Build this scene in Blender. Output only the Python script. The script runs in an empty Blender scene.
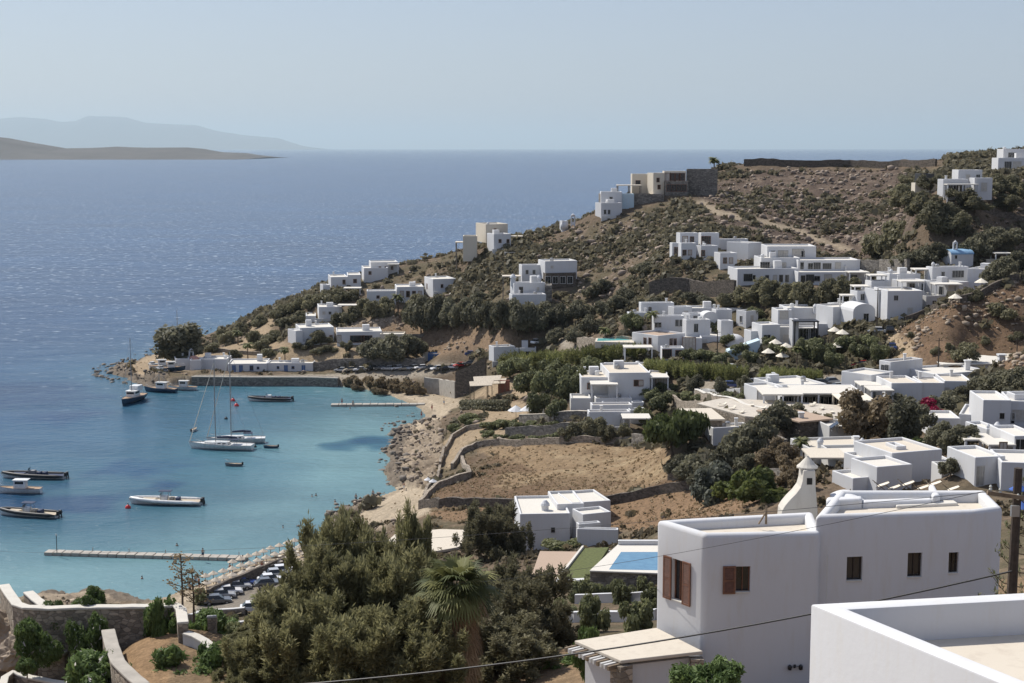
import bpy, bmesh, math, random
import numpy as np
from mathutils import Vector, Matrix
random.seed(7); RNG = np.random.default_rng(11)
D = bpy.data; SC = bpy.context.scene; COL = SC.collection
R = math.radians
# ------------------------------------------------------------------ camera maths
F = 1500.0; H = 68.0; CX, CY = 512.0, 341.5
TH = math.atan((CY - 148.0) / F); CT, ST = math.cos(TH), math.sin(TH)
def ray(px, py):
    u = (px - CX) / F; v = (CY - py) / F
    return u, CT + v * ST, -ST + v * CT
def P(px, py, Y):                       # point seen at (px, py), Y metres ahead
    a, b, c = ray(px, py); t = Y / b
    return Vector((a * t, Y, H + c * t))
def PZ(px, py, z):                      # point seen at (px, py) at elevation z
    a, b, c = ray(px, py); t = (z - H) / c
    return Vector((a * t, b * t, z))
def proj(X, Y, Z):
    dz = Z - H
    yc = Y * CT - dz * ST; zc = Y * ST + dz * CT
    return CX + F * X / yc, CY - F * zc / yc
cam = D.cameras.new('camera'); co = D.objects.new('camera', cam); COL.objects.link(co)
co.location = (0, 0, H); co.rotation_euler = (math.pi / 2 - TH, 0, 0)
cam.sensor_width = 36; cam.lens = F * 36 / 1024; cam.clip_start = 0.5; cam.clip_end = 400000
SC.camera = co
# ------------------------------------------------------------------ materials
MATS = {}
def nodes(name):
    m = D.materials.new(name); m.use_nodes = True
    nt = m.node_tree; b = nt.nodes['Principled BSDF']
    MATS[name] = m
    return m, nt, b
def L(nt, a, b): nt.links.new(a, b)
def noise(nt, scale, detail=4, rough=.55, coord='Object', sx=1, sy=1, sz=1):
    tc = nt.nodes.new('ShaderNodeTexCoord'); mp = nt.nodes.new('ShaderNodeMapping')
    mp.inputs['Scale'].default_value = (sx, sy, sz)
    n = nt.nodes.new('ShaderNodeTexNoise'); n.inputs['Scale'].default_value = scale
    n.inputs['Detail'].default_value = detail; n.inputs['Roughness'].default_value = rough
    L(nt, tc.outputs[coord], mp.inputs['Vector']); L(nt, mp.outputs[0], n.inputs['Vector'])
    return n
def ramp(nt, src, stops):
    r = nt.nodes.new('ShaderNodeValToRGB'); el = r.color_ramp.elements
    while len(el) < len(stops): el.new(0.5)
    for e, (p, c) in zip(el, stops):
        e.position = p; e.color = (*c, 1) if len(c) == 3 else c
    L(nt, src, r.inputs[0]); return r
def bump(nt, b, src, strength=.3, dist=.05):
    bp = nt.nodes.new('ShaderNodeBump'); bp.inputs['Strength'].default_value = strength
    bp.inputs['Distance'].default_value = dist
    L(nt, src, bp.inputs['Height']); L(nt, bp.outputs[0], b.inputs['Normal']); return bp
def mix(nt, fac, a, b, mode='MIX'):
    m = nt.nodes.new('ShaderNodeMix'); m.data_type = 'RGBA'; m.blend_type = mode
    if hasattr(fac, 'is_linked'): L(nt, fac, m.inputs[0])
    else: m.inputs[0].default_value = fac
    for s, v in ((6, a), (7, b)):
        if hasattr(v, 'is_linked'): L(nt, v, m.inputs[s])
        else: m.inputs[s].default_value = (*v, 1)
    return m.outputs[2]
def plain(name, c, rough=.7, var=.18, scale=2.0, metal=0, bmp=0, bscale=20):
    m, nt, b = nodes(name)
    n = noise(nt, scale, 6)
    lo = tuple(x * (1 - var) for x in c); hi = tuple(min(1, x * (1 + var * .6)) for x in c)
    r = ramp(nt, n.outputs[0], [(.3, lo), (.7, hi)])
    L(nt, r.outputs[0], b.inputs['Base Color'])
    b.inputs['Roughness'].default_value = rough; b.inputs['Metallic'].default_value = metal
    if bmp:
        n2 = noise(nt, bscale, 5); bump(nt, b, n2.outputs[0], bmp, .03)
    return m
def whitewash(name, c, stain=(.55, .52, .47)):
    m, nt, b = nodes(name)
    n = noise(nt, .5, 6, .6, sz=.35); n2 = noise(nt, 3.2, 7, .68, sz=.16)
    base = mix(nt, n.outputs[0], tuple(x * .9 for x in c), c)
    k = ramp(nt, n2.outputs[0], [(.5, (0, 0, 0)), (.78, (.62, .62, .62))])
    L(nt, mix(nt, k.outputs[0], base, stain), b.inputs['Base Color'])
    b.inputs['Roughness'].default_value = .9; b.inputs['Specular IOR Level'].default_value = .2
    n3 = noise(nt, 7, 6); bump(nt, b, n3.outputs[0], .13, .03)
    return m
whitewash('whitewash', (.62, .625, .635)); whitewash('whitewash_old', (.56, .555, .54)); whitewash('coping_wash', (.58, .55, .49), (.4, .36, .3)); whitewash('cream_wash', (.62, .56, .46))
whitewash('roof_screed', (.60, .54, .45), (.4, .34, .28)); whitewash('roof_white', (.64, .61, .55), (.5, .45, .38))
whitewash('roof_pink', (.42, .32, .245), (.32, .25, .19)); whitewash('pale_blue_wash', (.50, .62, .68))
def stone(name, c, scale=2.2, mort=(.26, .23, .19)):
    m, nt, b = nodes(name)
    tc = nt.nodes.new('ShaderNodeTexCoord'); mp = nt.nodes.new('ShaderNodeMapping'); mp.inputs['Scale'].default_value = (1, 1, 1.7)
    L(nt, tc.outputs['Object'], mp.inputs[0])
    v = nt.nodes.new('ShaderNodeTexVoronoi'); v.inputs['Scale'].default_value = scale; L(nt, mp.outputs[0], v.inputs['Vector'])
    e = nt.nodes.new('ShaderNodeTexVoronoi'); e.feature = 'DISTANCE_TO_EDGE'; e.inputs['Scale'].default_value = scale; L(nt, mp.outputs[0], e.inputs['Vector'])
    sep = nt.nodes.new('ShaderNodeSeparateColor'); L(nt, v.outputs['Color'], sep.inputs[0])
    cr = ramp(nt, sep.outputs[0], [(0, tuple(x * .55 for x in c)), (.5, c), (1, tuple(min(1, x * 1.5) for x in c))])
    er = ramp(nt, e.outputs[0], [(.0, (0, 0, 0)), (.07, (1, 1, 1))])
    L(nt, mix(nt, er.outputs[0], mort, cr.outputs[0]), b.inputs['Base Color'])
    b.inputs['Roughness'].default_value = .95
    bump(nt, b, er.outputs[0], .8, .08); return m
stone('fieldstone', (.30, .25, .195), 2.6, (.3, .26, .21)); stone('dark_fieldstone', (.12, .098, .078), mort=(.09, .075, .06)); stone('grey_stone', (.2, .18, .155), 1.6, (.16, .14, .12))
plain('shutter_wood', (.19, .085, .05), .6, .3, 6, bmp=.2, bscale=40); plain('old_wood', (.2, .15, .1), .8, .4, 4); plain('pole_wood', (.055, .04, .03), .85, .4, 6, bmp=.4)
plain('blue_paint', (.04, .11, .28), .5); plain('sky_blue_paint', (.22, .38, .55), .7); plain('red_paint', (.35, .03, .03), .4); plain('dark_metal', (.02, .02, .022), .4)
plain('grey_metal', (.35, .35, .35), .35, metal=.6); plain('reed_thatch', (.47, .41, .33), .95, .3, 3, bmp=.6); plain('canvas_cream', (.72, .66, .55), .9)
plain('white_gel', (.72, .72, .7), .25); plain('teak', (.33, .22, .13), .6); plain('navy_canvas', (.02, .035, .08), .8); plain('black_rubber', (.018, .018, .02), .5)
plain('grey_tube', (.16, .165, .175), .5); plain('beige_vinyl', (.45, .38, .28), .6); plain('hull_blue', (.03, .07, .12), .3); plain('pontoon_plastic', (.36, .33, .285), .7, .2, 1)
plain('brick_red', (.30, .13, .085), .9, .3, 6); plain('terracotta', (.36, .16, .09), .85); plain('buoy_red', (.6, .03, .03), .4); plain('pink_plaster', (.5, .27, .21), .85)
plain('trunk_bark', (.13, .095, .065), .95, .4, 4, bmp=.7, bscale=12); plain('palm_bark', (.17, .12, .08), .95, .4, 5, bmp=.7)
plain('skin', (.42, .25, .17), .6); plain('concrete', (.36, .33, .285), .9, .2, 1); plain('umbrella_blue', (.03, .09, .32), .8); plain('lamp_glass', (.5, .5, .45), .3)
plain('grass_roof', (.10, .115, .035), .95, .4, 3, bmp=.5); plain('solar_glass', (.03, .04, .06), .15); plain('deck_tile', (.5, .45, .38), .8, .15, 1.5)
for nm, c in (('car_white', (.72, .72, .72)), ('car_silver', (.4, .41, .42)), ('car_grey', (.1, .105, .11)), ('car_black', (.02, .02, .022)), ('car_red', (.4, .02, .02)), ('car_blue', (.03, .06, .2)), ('car_beige', (.4, .35, .27))):
    m = plain(nm, c, .25, .05, 1); m.node_tree.nodes['Principled BSDF'].inputs['Coat Weight'].default_value = .5
def glass(name, c, rough=.12):
    m, nt, b = nodes(name); n = noise(nt, .6, 2)
    r = ramp(nt, n.outputs[0], [(.35, tuple(x * .5 for x in c)), (.65, c)]); L(nt, r.outputs[0], b.inputs['Base Color'])
    b.inputs['Roughness'].default_value = rough; b.inputs['Specular IOR Level'].default_value = .6
glass('window_glass', (.025, .028, .032)); glass('car_glass', (.02, .025, .03), .08); glass('dark_opening', (.02, .018, .016), .9)
plain('curtain', (.5, .47, .42), .9)
m, nt, b = nodes('pool_water'); n = noise(nt, 1.2, 3); r = ramp(nt, n.outputs[0], [(.3, (.085, .2, .31)), (.7, (.115, .25, .365))]); L(nt, r.outputs[0], b.inputs['Base Color'])
b.inputs['Roughness'].default_value = .08; n2 = noise(nt, 3, 2); bump(nt, b, n2.outputs[0], .12, .02)
m, nt, b = nodes('pool_teal'); n = noise(nt, 1.2, 3); r = ramp(nt, n.outputs[0], [(.3, (.1, .42, .42)), (.7, (.16, .5, .5))]); L(nt, r.outputs[0], b.inputs['Base Color']); b.inputs['Roughness'].default_value = .08
def leafmat(name, lo, hi, trans=.45, rough=.6):
    m, nt, b = nodes(name)
    at = nt.nodes.new('ShaderNodeAttribute'); at.attribute_name = 'tint'
    oi = nt.nodes.new('ShaderNodeObjectInfo')
    c = mix(nt, at.outputs['Fac'], lo, hi)
    hs = nt.nodes.new('ShaderNodeHueSaturation'); mr = nt.nodes.new('ShaderNodeMapRange')
    mr.inputs['To Min'].default_value = .72; mr.inputs['To Max'].default_value = 1.28
    L(nt, oi.outputs['Random'], mr.inputs['Value']); L(nt, mr.outputs[0], hs.inputs['Value']); L(nt, c, hs.inputs['Color'])
    b.inputs['Roughness'].default_value = rough; b.inputs['Specular IOR Level'].default_value = .25
    L(nt, hs.outputs[0], b.inputs['Base Color'])
    t = nt.nodes.new('ShaderNodeBsdfTranslucent'); L(nt, hs.outputs[0], t.inputs[0])
    ms = nt.nodes.new('ShaderNodeMixShader'); ms.inputs[0].default_value = trans
    L(nt, b.outputs[0], ms.inputs[1]); L(nt, t.outputs[0], ms.inputs[2]); L(nt, ms.outputs[0], nt.nodes['Material Output'].inputs[0])
    return m
leafmat('leaf_dark', (.105, .103, .066), (.21, .198, .13)); leafmat('leaf_olive', (.125, .12, .07), (.235, .215, .13))
leafmat('leaf_tamarisk', (.12, .12, .056), (.29, .27, .14), .45); leafmat('leaf_green', (.105, .118, .055), (.225, .23, .115), .4)
leafmat('leaf_bright', (.085, .115, .032), (.2, .215, .075), .4); leafmat('leaf_brown', (.13, .10, .06), (.27, .21, .13)); leafmat('leaf_maquis', (.11, .10, .064), (.215, .19, .125)); leafmat('leaf_reed', (.12, .135, .045), (.27, .27, .11), .4); leafmat('leaf_drygrass', (.24, .17, .095), (.42, .32, .19), .3); leafmat('leaf_magenta', (.25, .01, .05), (.45, .03, .1))
leafmat('leaf_palm', (.05, .062, .02), (.185, .185, .07), .3); leafmat('leaf_deadpalm', (.15, .095, .05), (.33, .23, .13), .2); leafmat('leaf_scrub', (.085, .07, .045), (.22, .18, .11))
leafmat('leaf_silver', (.10, .11, .085), (.2, .21, .165)); leafmat('leaf_pine', (.075, .098, .032), (.175, .205, .075), .3); leafmat('leaf_oleander', (.06, .10, .028), (.16, .22, .075), .35); leafmat('petal_white', (.6, .57, .55), (.8, .75, .75))
# ------------------------------------------------------------------ mesh helpers
def mesh(name, V, F_, mat, smooth=False):
    me = D.meshes.new(name); me.from_pydata([tuple(v) for v in V], [], F_)
    if mat: me.materials.append(MATS[mat])
    if smooth: me.polygons.foreach_set('use_smooth', [True] * len(me.polygons))
    me.update(); return me
def npmesh(name, V, Q, mat, tint=None, smooth=False):      # V (n,3), Q (m,k)
    me = D.meshes.new(name); V = np.asarray(V, np.float32); Q = np.asarray(Q, np.int32); k = Q.shape[1]
    me.vertices.add(len(V)); me.vertices.foreach_set('co', V.ravel())
    me.loops.add(Q.size); me.loops.foreach_set('vertex_index', Q.ravel())
    me.polygons.add(len(Q)); me.polygons.foreach_set('loop_start', np.arange(0, Q.size, k, dtype=np.int32))
    if smooth: me.polygons.foreach_set('use_smooth', np.ones(len(Q), bool))
    me.materials.append(MATS[mat])
    me.update(calc_edges=True); me.validate()
    if tint is not None:
        a = me.attributes.new('tint', 'FLOAT', 'POINT'); a.data.foreach_set('value', np.asarray(tint, np.float32))
    return me
def link(name, data, parent=None, loc=(0, 0, 0), rot=(0, 0, 0), scale=None):
    o = D.objects.new(name, data); COL.objects.link(o); o.location = loc; o.rotation_euler = rot
    if scale is not None: o.scale = scale if hasattr(scale, '__len__') else (scale,) * 3
    if parent: o.parent = parent
    return o
def tag(o, label=None, cat=None, group=None, kind=None):
    if label: o['label'] = label
    if cat: o['category'] = cat
    if group: o['group'] = group
    if kind: o['kind'] = kind
    return o
def thing(name, loc, label, cat, group=None, rz=0):
    o = link(name, None, None, loc, (0, 0, rz)); o.empty_display_size = .5
    return tag(o, label, cat, group)
def dup(root, loc=None, rz=None, label=None, scale=None):
    r = root.copy(); COL.objects.link(r)
    if loc is not None: r.location = loc
    if rz is not None: r.rotation_euler = (0, 0, rz)
    if label: r['label'] = label
    if scale is not None: r.scale = (scale,) * 3 if not hasattr(scale, '__len__') else scale
    for ch in list(root.children):
        c = ch.copy(); COL.objects.link(c); c.parent = r
        for g in list(ch.children):
            d = g.copy(); COL.objects.link(d); d.parent = c
    return r
class MB:
    def __init__(s): s.v = []; s.f = []
    def add(s, V, F_):
        n = len(s.v); s.v += [Vector(v) for v in V]; s.f += [tuple(i + n for i in f) for f in F_]; return s
    def box(s, c, size, M=None):
        x, y, z = (k / 2 for k in size)
        V = [Vector((a * x, b * y, d * z)) for d in (-1, 1) for a, b in ((-1, -1), (1, -1), (1, 1), (-1, 1))]
        if M is not None: V = [M @ v for v in V]
        V = [v + Vector(c) for v in V]
        return s.add(V, [(3, 2, 1, 0), (4, 5, 6, 7), (0, 1, 5, 4), (1, 2, 6, 5), (2, 3, 7, 6), (3, 0, 4, 7)])
    def prism(s, poly, z0, z1):
        n = len(poly); V = [(p[0], p[1], z0) for p in poly] + [(p[0], p[1], z1) for p in poly]
        return s.add(V, [tuple(range(n))[::-1], tuple(range(n, 2 * n))] + [(i, (i + 1) % n, (i + 1) % n + n, i + n) for i in range(n)])
    def tube(s, pts, r, n=6, cap=True):
        pts = [Vector(p) for p in pts]; k = len(pts); rs = r if hasattr(r, '__len__') else [r] * k
        V = []; up = Vector((0, 0, 1))
        for i, p in enumerate(pts):
            t = (pts[min(i + 1, k - 1)] - pts[max(i - 1, 0)]).normalized()
            a = t.cross(up if abs(t.z) < .95 else Vector((1, 0, 0))).normalized(); b = t.cross(a)
            V += [p + (a * math.cos(2 * math.pi * j / n) + b * math.sin(2 * math.pi * j / n)) * rs[i] for j in range(n)]
        Fc = [(i * n + j, i * n + (j + 1) % n, (i + 1) * n + (j + 1) % n, (i + 1) * n + j) for i in range(k - 1) for j in range(n)]
        if cap: Fc += [tuple(range(n))[::-1], tuple((k - 1) * n + j for j in range(n))]
        return s.add(V, Fc)
    def lathe(s, c, prof, n=12):                # prof: (r, z)
        c = Vector(c); V = []
        for r_, z in prof: V += [c + Vector((r_ * math.cos(2 * math.pi * j / n), r_ * math.sin(2 * math.pi * j / n), z)) for j in range(n)]
        k = len(prof)
        Fc = [(i * n + j, i * n + (j + 1) % n, (i + 1) * n + (j + 1) % n, (i + 1) * n + j) for i in range(k - 1) for j in range(n)]
        Fc += [tuple(range(n))[::-1], tuple((k - 1) * n + j for j in range(n))]
        return s.add(V, Fc)
    def build(s, name, mat, parent=None, off=None, smooth=False, bevel=0, seg=2):
        V = s.v if off is None else [v - Vector(off) for v in s.v]
        me = mesh(name, V, s.f, mat, smooth)
        bm = bmesh.new(); bm.from_mesh(me)
        bmesh.ops.recalc_face_normals(bm, faces=bm.faces)
        if bevel:
            es = [e for e in bm.edges if len(e.link_faces) == 2 and e.calc_face_angle(0) > .5]
            bmesh.ops.bevel(bm, geom=es, offset=bevel, segments=seg, affect='EDGES', profile=.5, clamp_overlap=True)
        bm.to_mesh(me); bm.free()
        return link(name, me, parent)
# ------------------------------------------------------------------ noise
def vnoise(x, y, seed=0):
    xi = np.floor(x).astype(np.int64); yi = np.floor(y).astype(np.int64); fx = x - xi; fy = y - yi
    fx = fx * fx * (3 - 2 * fx); fy = fy * fy * (3 - 2 * fy)
    def h(a, b):
        n = (a * 374761393 + b * 668265263 + seed * 974634777) & 0x7fffffff
        n = ((n ^ (n >> 13)) * 1274126177) & 0x7fffffff
        return ((n ^ (n >> 16)) & 0xffff) / 65535.0
    return (h(xi, yi) * (1 - fx) + h(xi + 1, yi) * fx) * (1 - fy) + (h(xi, yi + 1) * (1 - fx) + h(xi + 1, yi + 1) * fx) * fy
def fbm(x, y, o=4, seed=0):
    s = 0; a = .5; t = 0
    for i in range(o): s = s + a * vnoise(x, y, seed + i); t += a; x = x * 2.03; y = y * 2.03; a *= .5
    return s / t
def inpoly(x, y, poly):
    r = np.zeros(x.shape, bool); n = len(poly)
    for i in range(n):
        x0, y0 = poly[i]; x1, y1 = poly[i - 1]
        if y0 == y1: continue
        c = ((y0 > y) != (y1 > y)) & (x < (x1 - x0) * (y - y0) / (y1 - y0) + x0); r ^= c
    return r
def segdist(x, y, line, closed=False):
    d = np.full(x.shape, 1e9); n = len(line)
    for i in range(n - (0 if closed else 1)):
        ax, ay = line[i]; bx, by = line[(i + 1) % n]; dx, dy = bx - ax, by - ay
        t = np.clip(((x - ax) * dx + (y - ay) * dy) / max(dx * dx + dy * dy, 1e-9), 0, 1)
        d = np.minimum(d, np.hypot(x - ax - t * dx, y - ay - t * dy))
    return d
HAZE = 2.4e-5
# ------------------------------------------------------------------ houses, listed as seen from the road above the bay
# block: (left edge, near corner, right edge, top, foot, distance, yaw, options)
def W(x0, x1, n, y, w=.9, h=1.2):
    return [((x0 + (x1 - x0) * i / max(1, n - 1)), y, w, h) for i in range(n)]
HOUSES = [
 ('hilltop_house', 'white two storey house on the hilltop at the right end of the skyline', 'house', [
   (1003,1003,1040,149,160,446,0,dict(up=1,win=W(1010,1014,2,155,1,1.4))), (998,998,1040,158,171,440,0,dict(win=[(1008,165,2,2),(1017,165,2.4,2)]))]),
 ('terraced_house', 'low white house with porch just below the hilltop house beside a dark shed', 'house', [
   (958,958,982,170,182,408,0,dict(up=1,win=W(968,978,2,178,1,1.8))), (938,943,968,179,194,400,14,dict(win=W(950,962,3,189,1.6,2))), (969,974,992,178,194,399,10,dict(win=[(984,187,1.6,2.2)],up=1)), ('can',948,978,184,194,396,3)]),
 ('storage_shed', 'small dark shed above a cream wall left of the low white house on the hill', 'shed', [
   (920,920,934,174,181,422,0,dict(mat='dark_metal',roof='dark_metal',up=1)), (915,915,936,183,191,415,0,dict(mat='cream_wash',d=4))]),
 ('ridge_villa', 'beige and stone villa with rounded bay on the ridge below the skyline palm', 'villa', [
   (647,653,664,173,193,505,18,dict(mat='cream_wash',win=[(658,180,.9,1.3),(659,187,.9,1.3)])), (664,664,686,171,181,507,0,dict(up=1,mat='cream_wash',win=W(668,682,4,177,1.8,2.4))), (665,665,688,181,195,504,0,dict(mat='grey_stone',win=W(669,684,4,188,1.5,2.2))),
   (686,686,717,169,195,510,-8,dict(mat='grey_stone',roof='grey_stone')), ('can',618,641,185,196,505,5,'grey_stone'), (632,632,648,174,195,512,0,dict(mat='cream_wash',win=[(638,183,1.5,1.6)])), (600,600,664,194,203,500,0,dict(mat='grey_stone',d=8,win=[]))]),
 ('cliff_house', 'white two level house at the left end of the ridge above a grey stone base', 'house', [
   (601,601,622,192,206,497,0,dict(up=1,win=[(611,200,1,2)])), (595,601,622,203,217,490,20,dict(win=W(605,609,2,212,.8,1.4))), (622,622,634,194,206,498,0,dict(up=1,mat='pale_blue_wash'))]),
 ('promontory_villa', 'cream villa with round room and stone terraces on the spur left of the hill', 'villa', [
   (476,486,508,224,238,492,20,dict(mat='cream_wash',up=1,win=[(495,230,.8,.8)])), (463,463,477,236,246,488,0,dict(mat='cream_wash',win=[])), (487,494,511,234,250,484,20,dict(win=W(500,508,2,241,.8,1))), ('can',456,470,242,252,497,4,'grey_stone'), ('can',510,522,236,250,494,4,'grey_stone'), ('can',505,524,252,258,478,5,'whitewash'), ('chim',488,222,227,493)]),
 ('spur_chapel', 'tiny white domed chapel with detached belfry on the ridge slope', 'chapel', [
   (559,562,568,221,231,500,15,dict(d=3)), ('dome',564.5,221,1.3,501), ('belfry',573,213,224,498)]),
 ('stone_base_house', 'white house over a dark stone ground floor in the middle of the hillside', 'house', [
   (519,522,541,265,278,442,12,dict(win=W(527,534,2,272,.8,1.2),up=1)), (538,545,577,261,274,438,14,dict(up=1,win=[(552,267,.7,.7)])), (543,546,576,273,287,437,14,dict(mat='dark_fieldstone',roof='roof_screed',win=W(548,570,4,280,1.5,2))), ('can',503,520,276,288,437,4,'grey_stone')]),
 ('two_chimney_house', 'white house with two rounded chimneys below the dark stone house', 'house', [
   (510,514,545,283,297,422,14,dict(win=[(521,290,1.1,1.8),(538,289,.7,1)],up=1)), (509,512,546,295,308,416,12,dict()), (545,545,552,285,296,423,0,dict(mat='grey_stone',up=1)), ('chim',513,274,285,424), ('chim',539,275,285,426)]),
 ('long_villa', 'long low white villa with palm in front on the slope above the bay', 'villa', [
   (367,367,396,291,304,482,5,dict(win=[(378,297,.8,.8)])), (395,397,424,287,301,486,8,dict(win=W(402,420,4,294,1,1.8))), (423,433,456,279,294,484,18,dict(win=[(442,286,.7,1)],lwin=[(427,286,.9,1.4)])), (455,456,476,284,294,488,10,dict(win=[(465,289,1,1)])), ('can',450,464,294,299,476,4)]),
 ('skyline_villa', 'white villa in stepped blocks on the skyline over the outer sea', 'villa', [
   (369,371,398,262,274,521,10,dict(up=1,win=W(380,392,3,268,.7,1))), (360,364,388,268,278,516,10,dict(win=[(370,273,.8,1)],up=1)), (328,331,348,277,288,508,12,dict(win=[(344,282,.8,1.4)])), (347,348,361,275,288,509,8,dict(win=[(355,281,1,1.2)])), (320,323,330,285,296,500,20,dict()), ('can',344,360,288,293,500,4), ('can',388,398,264,278,520,4)]),
 ('garden_pavilion', 'small white building with pergola under the skyline villa', 'pavilion', [
   (317,319,342,307,318,484,10,dict(win=W(324,336,3,313,.8,.9))), (304,306,316,316,324,486,8,dict()), ('can',338,362,305,313,482,4)]),
 ('shore_villa', 'long single storey white villa behind the quay gardens with a flat stone wing', 'villa', [
   (288,296,303,331,342,454,30,dict()), (294,300,334,328,343,456,15,dict(win=[(331,338,.8,1.6)])), (333,337,382,332,344,452,8,dict(win=[(339,339,1.2,2.2),(357,339,4,2),(367,339,3,2)])), (380,380,404,334,346,451,0,dict(mat='cream_wash',win=[(390,340,2,1.5)])), (403,403,424,334,341,458,0,dict(mat='grey_stone',roof='roof_screed',d=8))]),
 ('quay_chapel', 'whitewashed quay chapel with pink dome and small bell arch', 'chapel', [
   (172,176,190,359,374,446,16,dict(d=7)), (189,190,201,360,374,444,5,dict(d=6,win=[])), (200,200,227,359,374,447,0,dict(d=8)), ('dome',194,355.5,1.7,449,'pink_plaster'), ('belfry',191.5,348,360,452), (167,168,171,362,373,450,10,dict(d=2))]),
 ('quay_house', 'low white quay house with blue doors beside the chapel', 'house', [
   (227,228,267,364,375,441,4,dict(door=[(234,369,1.1,2.3),(241,369,1.1,2.3)],win=[(251.5,368,.9,1.4),(258,368,.6,.7)],trim='blue_paint'))]),
 ('quay_boathouse', 'low white boathouse with two blue doors at the right end of the quay houses', 'boathouse', [
   (267,267,313,363,375,442.5,0,dict(door=[(286,369,1.1,2.3),(303.5,369,1.1,2.3)],win=[(278,367.5,.6,.7),(293,367.5,.7,.7)],trim='blue_paint'))]),
 ('roadside_kiosk', 'beige kiosk with a blue shutter above the quay car park', 'kiosk', [
   (421,423,428,352,362,444,10,dict(mat='cream_wash',d=4)), (427.5,428,441,354,361,443,4,dict(mat='blue_paint',roof='roof_screed',d=4))]),
 ('field_house', 'low white flat roofed house among trees behind the beach taverna', 'house', [
   (489,494,515,347,358,404,20,dict(roof='roof_white',win=[(505,352,.7,.7)])), (514,514,536,348,358,406,0,dict(win=[(525,354,3,1.4)]))]),
 ('wide_villa', 'wide white villa with long flat screed roof behind the stepped cottages', 'villa', [
   (607,607,648,366,377,335.0,3,dict(roof='roof_screed',up=1,d=6)), (581,581,610,377,398,319.0,3,dict(roof='roof_screed',d=10,win=[(590,386,1,1.2)])), (609,609,650,373,398,317.0,4,dict(roof='roof_screed',d=15,win=[(636,383,.8,1.2),(641,383,.8,1.2)])), (648,648,667,378,392,321.0,-6,dict(roof='roof_screed',d=12,win=[(661,382,2.2,1.6)])), ('can',592,617,384,394,314.0,5), ('can',652,668,377,390,317.0,5)]),
 ('stepped_cottages', 'row of white cottages with roofs stepping up in terraces beside the dry field', 'house', [
   (588,589,630,412,428,299.0,4,dict(roof='roof_screed',win=[(622,422,.7,1)])), (590,592,632,405,414,307.0,4,dict(roof='roof_screed',up=1)), (594,596,632,398,407,314.0,4,dict(roof='roof_screed',up=1)), (601,602,629,391,400,321.0,4,dict(roof='roof_screed',up=1)), (628,630,646,410,425,305.0,6,dict(roof='roof_white')), (630,632,644,402,412,313.0,4,dict(up=1)), (639,640,645,389,404,319.0,4,dict(d=2,up=1)), ('can',624,650,418,428,294.0,5), (571,571,591,398,414,313.0,0,dict(roof='roof_white',mat='whitewash_old',d=6)), ('chim',589,412,418,300.0), ('chim',603,401,406,311.0)]),
 ('beach_bungalow', 'white bungalow with stepped garden walls between the dry field and the pool', 'bungalow', [
   (515,520,570,514,552,222,4,dict(d=12,roof='roof_white',win=[(553,530,.6,.8)])), (551,557,584,504,545,226,8,dict(d=9,roof='roof_white',up=1)), (560,571,610,503,532,228,16,dict(d=8,roof='roof_white',up=1)), (577,583,611,514,540,221,22,dict(d=4)), (575,579,601,524,545,214,18,dict(d=1.2)), (577,577,618,529,548,210,-6,dict(d=1.2)), ('chim',545,500,516,226)]),
 ('gate_cottage', 'small white cottage with its sunlit left end beside a grey stone shed', 'cottage', [
   (704,713,752,428,450,246,18,dict(roof='roof_screed',lwin=[(707,440,.7,1.6),(710.5,440,.7,1.6)]))]),
 ('stone_shed', 'brown stone shed with plain flat roof left of the small white cottage', 'shed', [
   (693,694,722,419,432,249,5,dict(mat='fieldstone',roof='roof_pink',d=10,rim='roof_screed'))]),
 ('garden_shrine', 'small white gabled shrine with a dark niche among the dark trees', 'shrine', [
   (744,746,759,443,455,236,8,dict(d=3,win=[(752,448,1.3,1)])), ('gable',746,759,437,443,236)]),
 ('tiled_roof_house', 'stone house with pinkish flat roofs and a slanted solar panel', 'house', [
   (786,800,829,421,446,236,26,dict(mat='dark_fieldstone',roof='roof_pink',d=11,rim='roof_pink')), (826,829,852,426,446,233,10,dict(mat='whitewash_old',d=6)), (765,768,788,440,452,228,15,dict(mat='grey_stone',roof='roof_pink',d=5)), ('chim',801,412,424,239,'s'), ('solar',836,419,428,232)]),
 ('pool_hotel', 'long flat roofed white hotel with sun porches behind a terrace pool', 'hotel', [
   (770,782,826,386,403,277,20,dict(roof='roof_white',d=11)), (748,757,785,388,398,276,16,dict(roof='roof_white',d=6,up=1)), (782,782,862,392,410,271,0,dict(roof='roof_white',d=9,win=W(786,850,9,403,2,2.2))), ('can',764,802,394,410,264,7), ('can',798,860,393,410,266,9), ('can',842,874,400,415,258,7,'canvas_cream')]),
 ('balcony_apartments', 'white apartment complex with balconies and a bare shaded end wall above the parked cars', 'apartments', [
   (879,890,922,362,386,284,32,dict(roof='roof_screed',lwin=[(883,370,.9,2),(887,370,.9,2)])), (857,871,893,375,396,278,40,dict(up=1,d=7)), (890,891,922,383,407,268,4,dict(roof='roof_screed',d=9)), (921,921,944,383,405,269,-3,dict(roof='roof_screed',d=8)), (944,944,972,381,402,271,-5,dict(roof='roof_screed',d=9,win=[(947,392,.8,1.6),(962,391,.8,1.5)])), (920,934,989,374,395,280,22,dict(roof='roof_white',d=10)), ('can',872,893,390,408,266,5), ('can',862,890,385,404,274,5)]),
 ('white_terrace', 'flat white roof terrace with a tall square chimney under the brown slope', 'terrace', [
   (943,944,1040,364,376,292,4,dict(roof='roof_white',d=12,rim='roof_white')), ('chim',1001,354,370,287,'s'), ('can',1010,1034,357,370,284,5,'grey_stone'), ('chim',967,360,372,288,'s')]),
 ('lower_terrace_house', 'long plain white wall of a house beside the magenta bougainvillea', 'house', [
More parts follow.
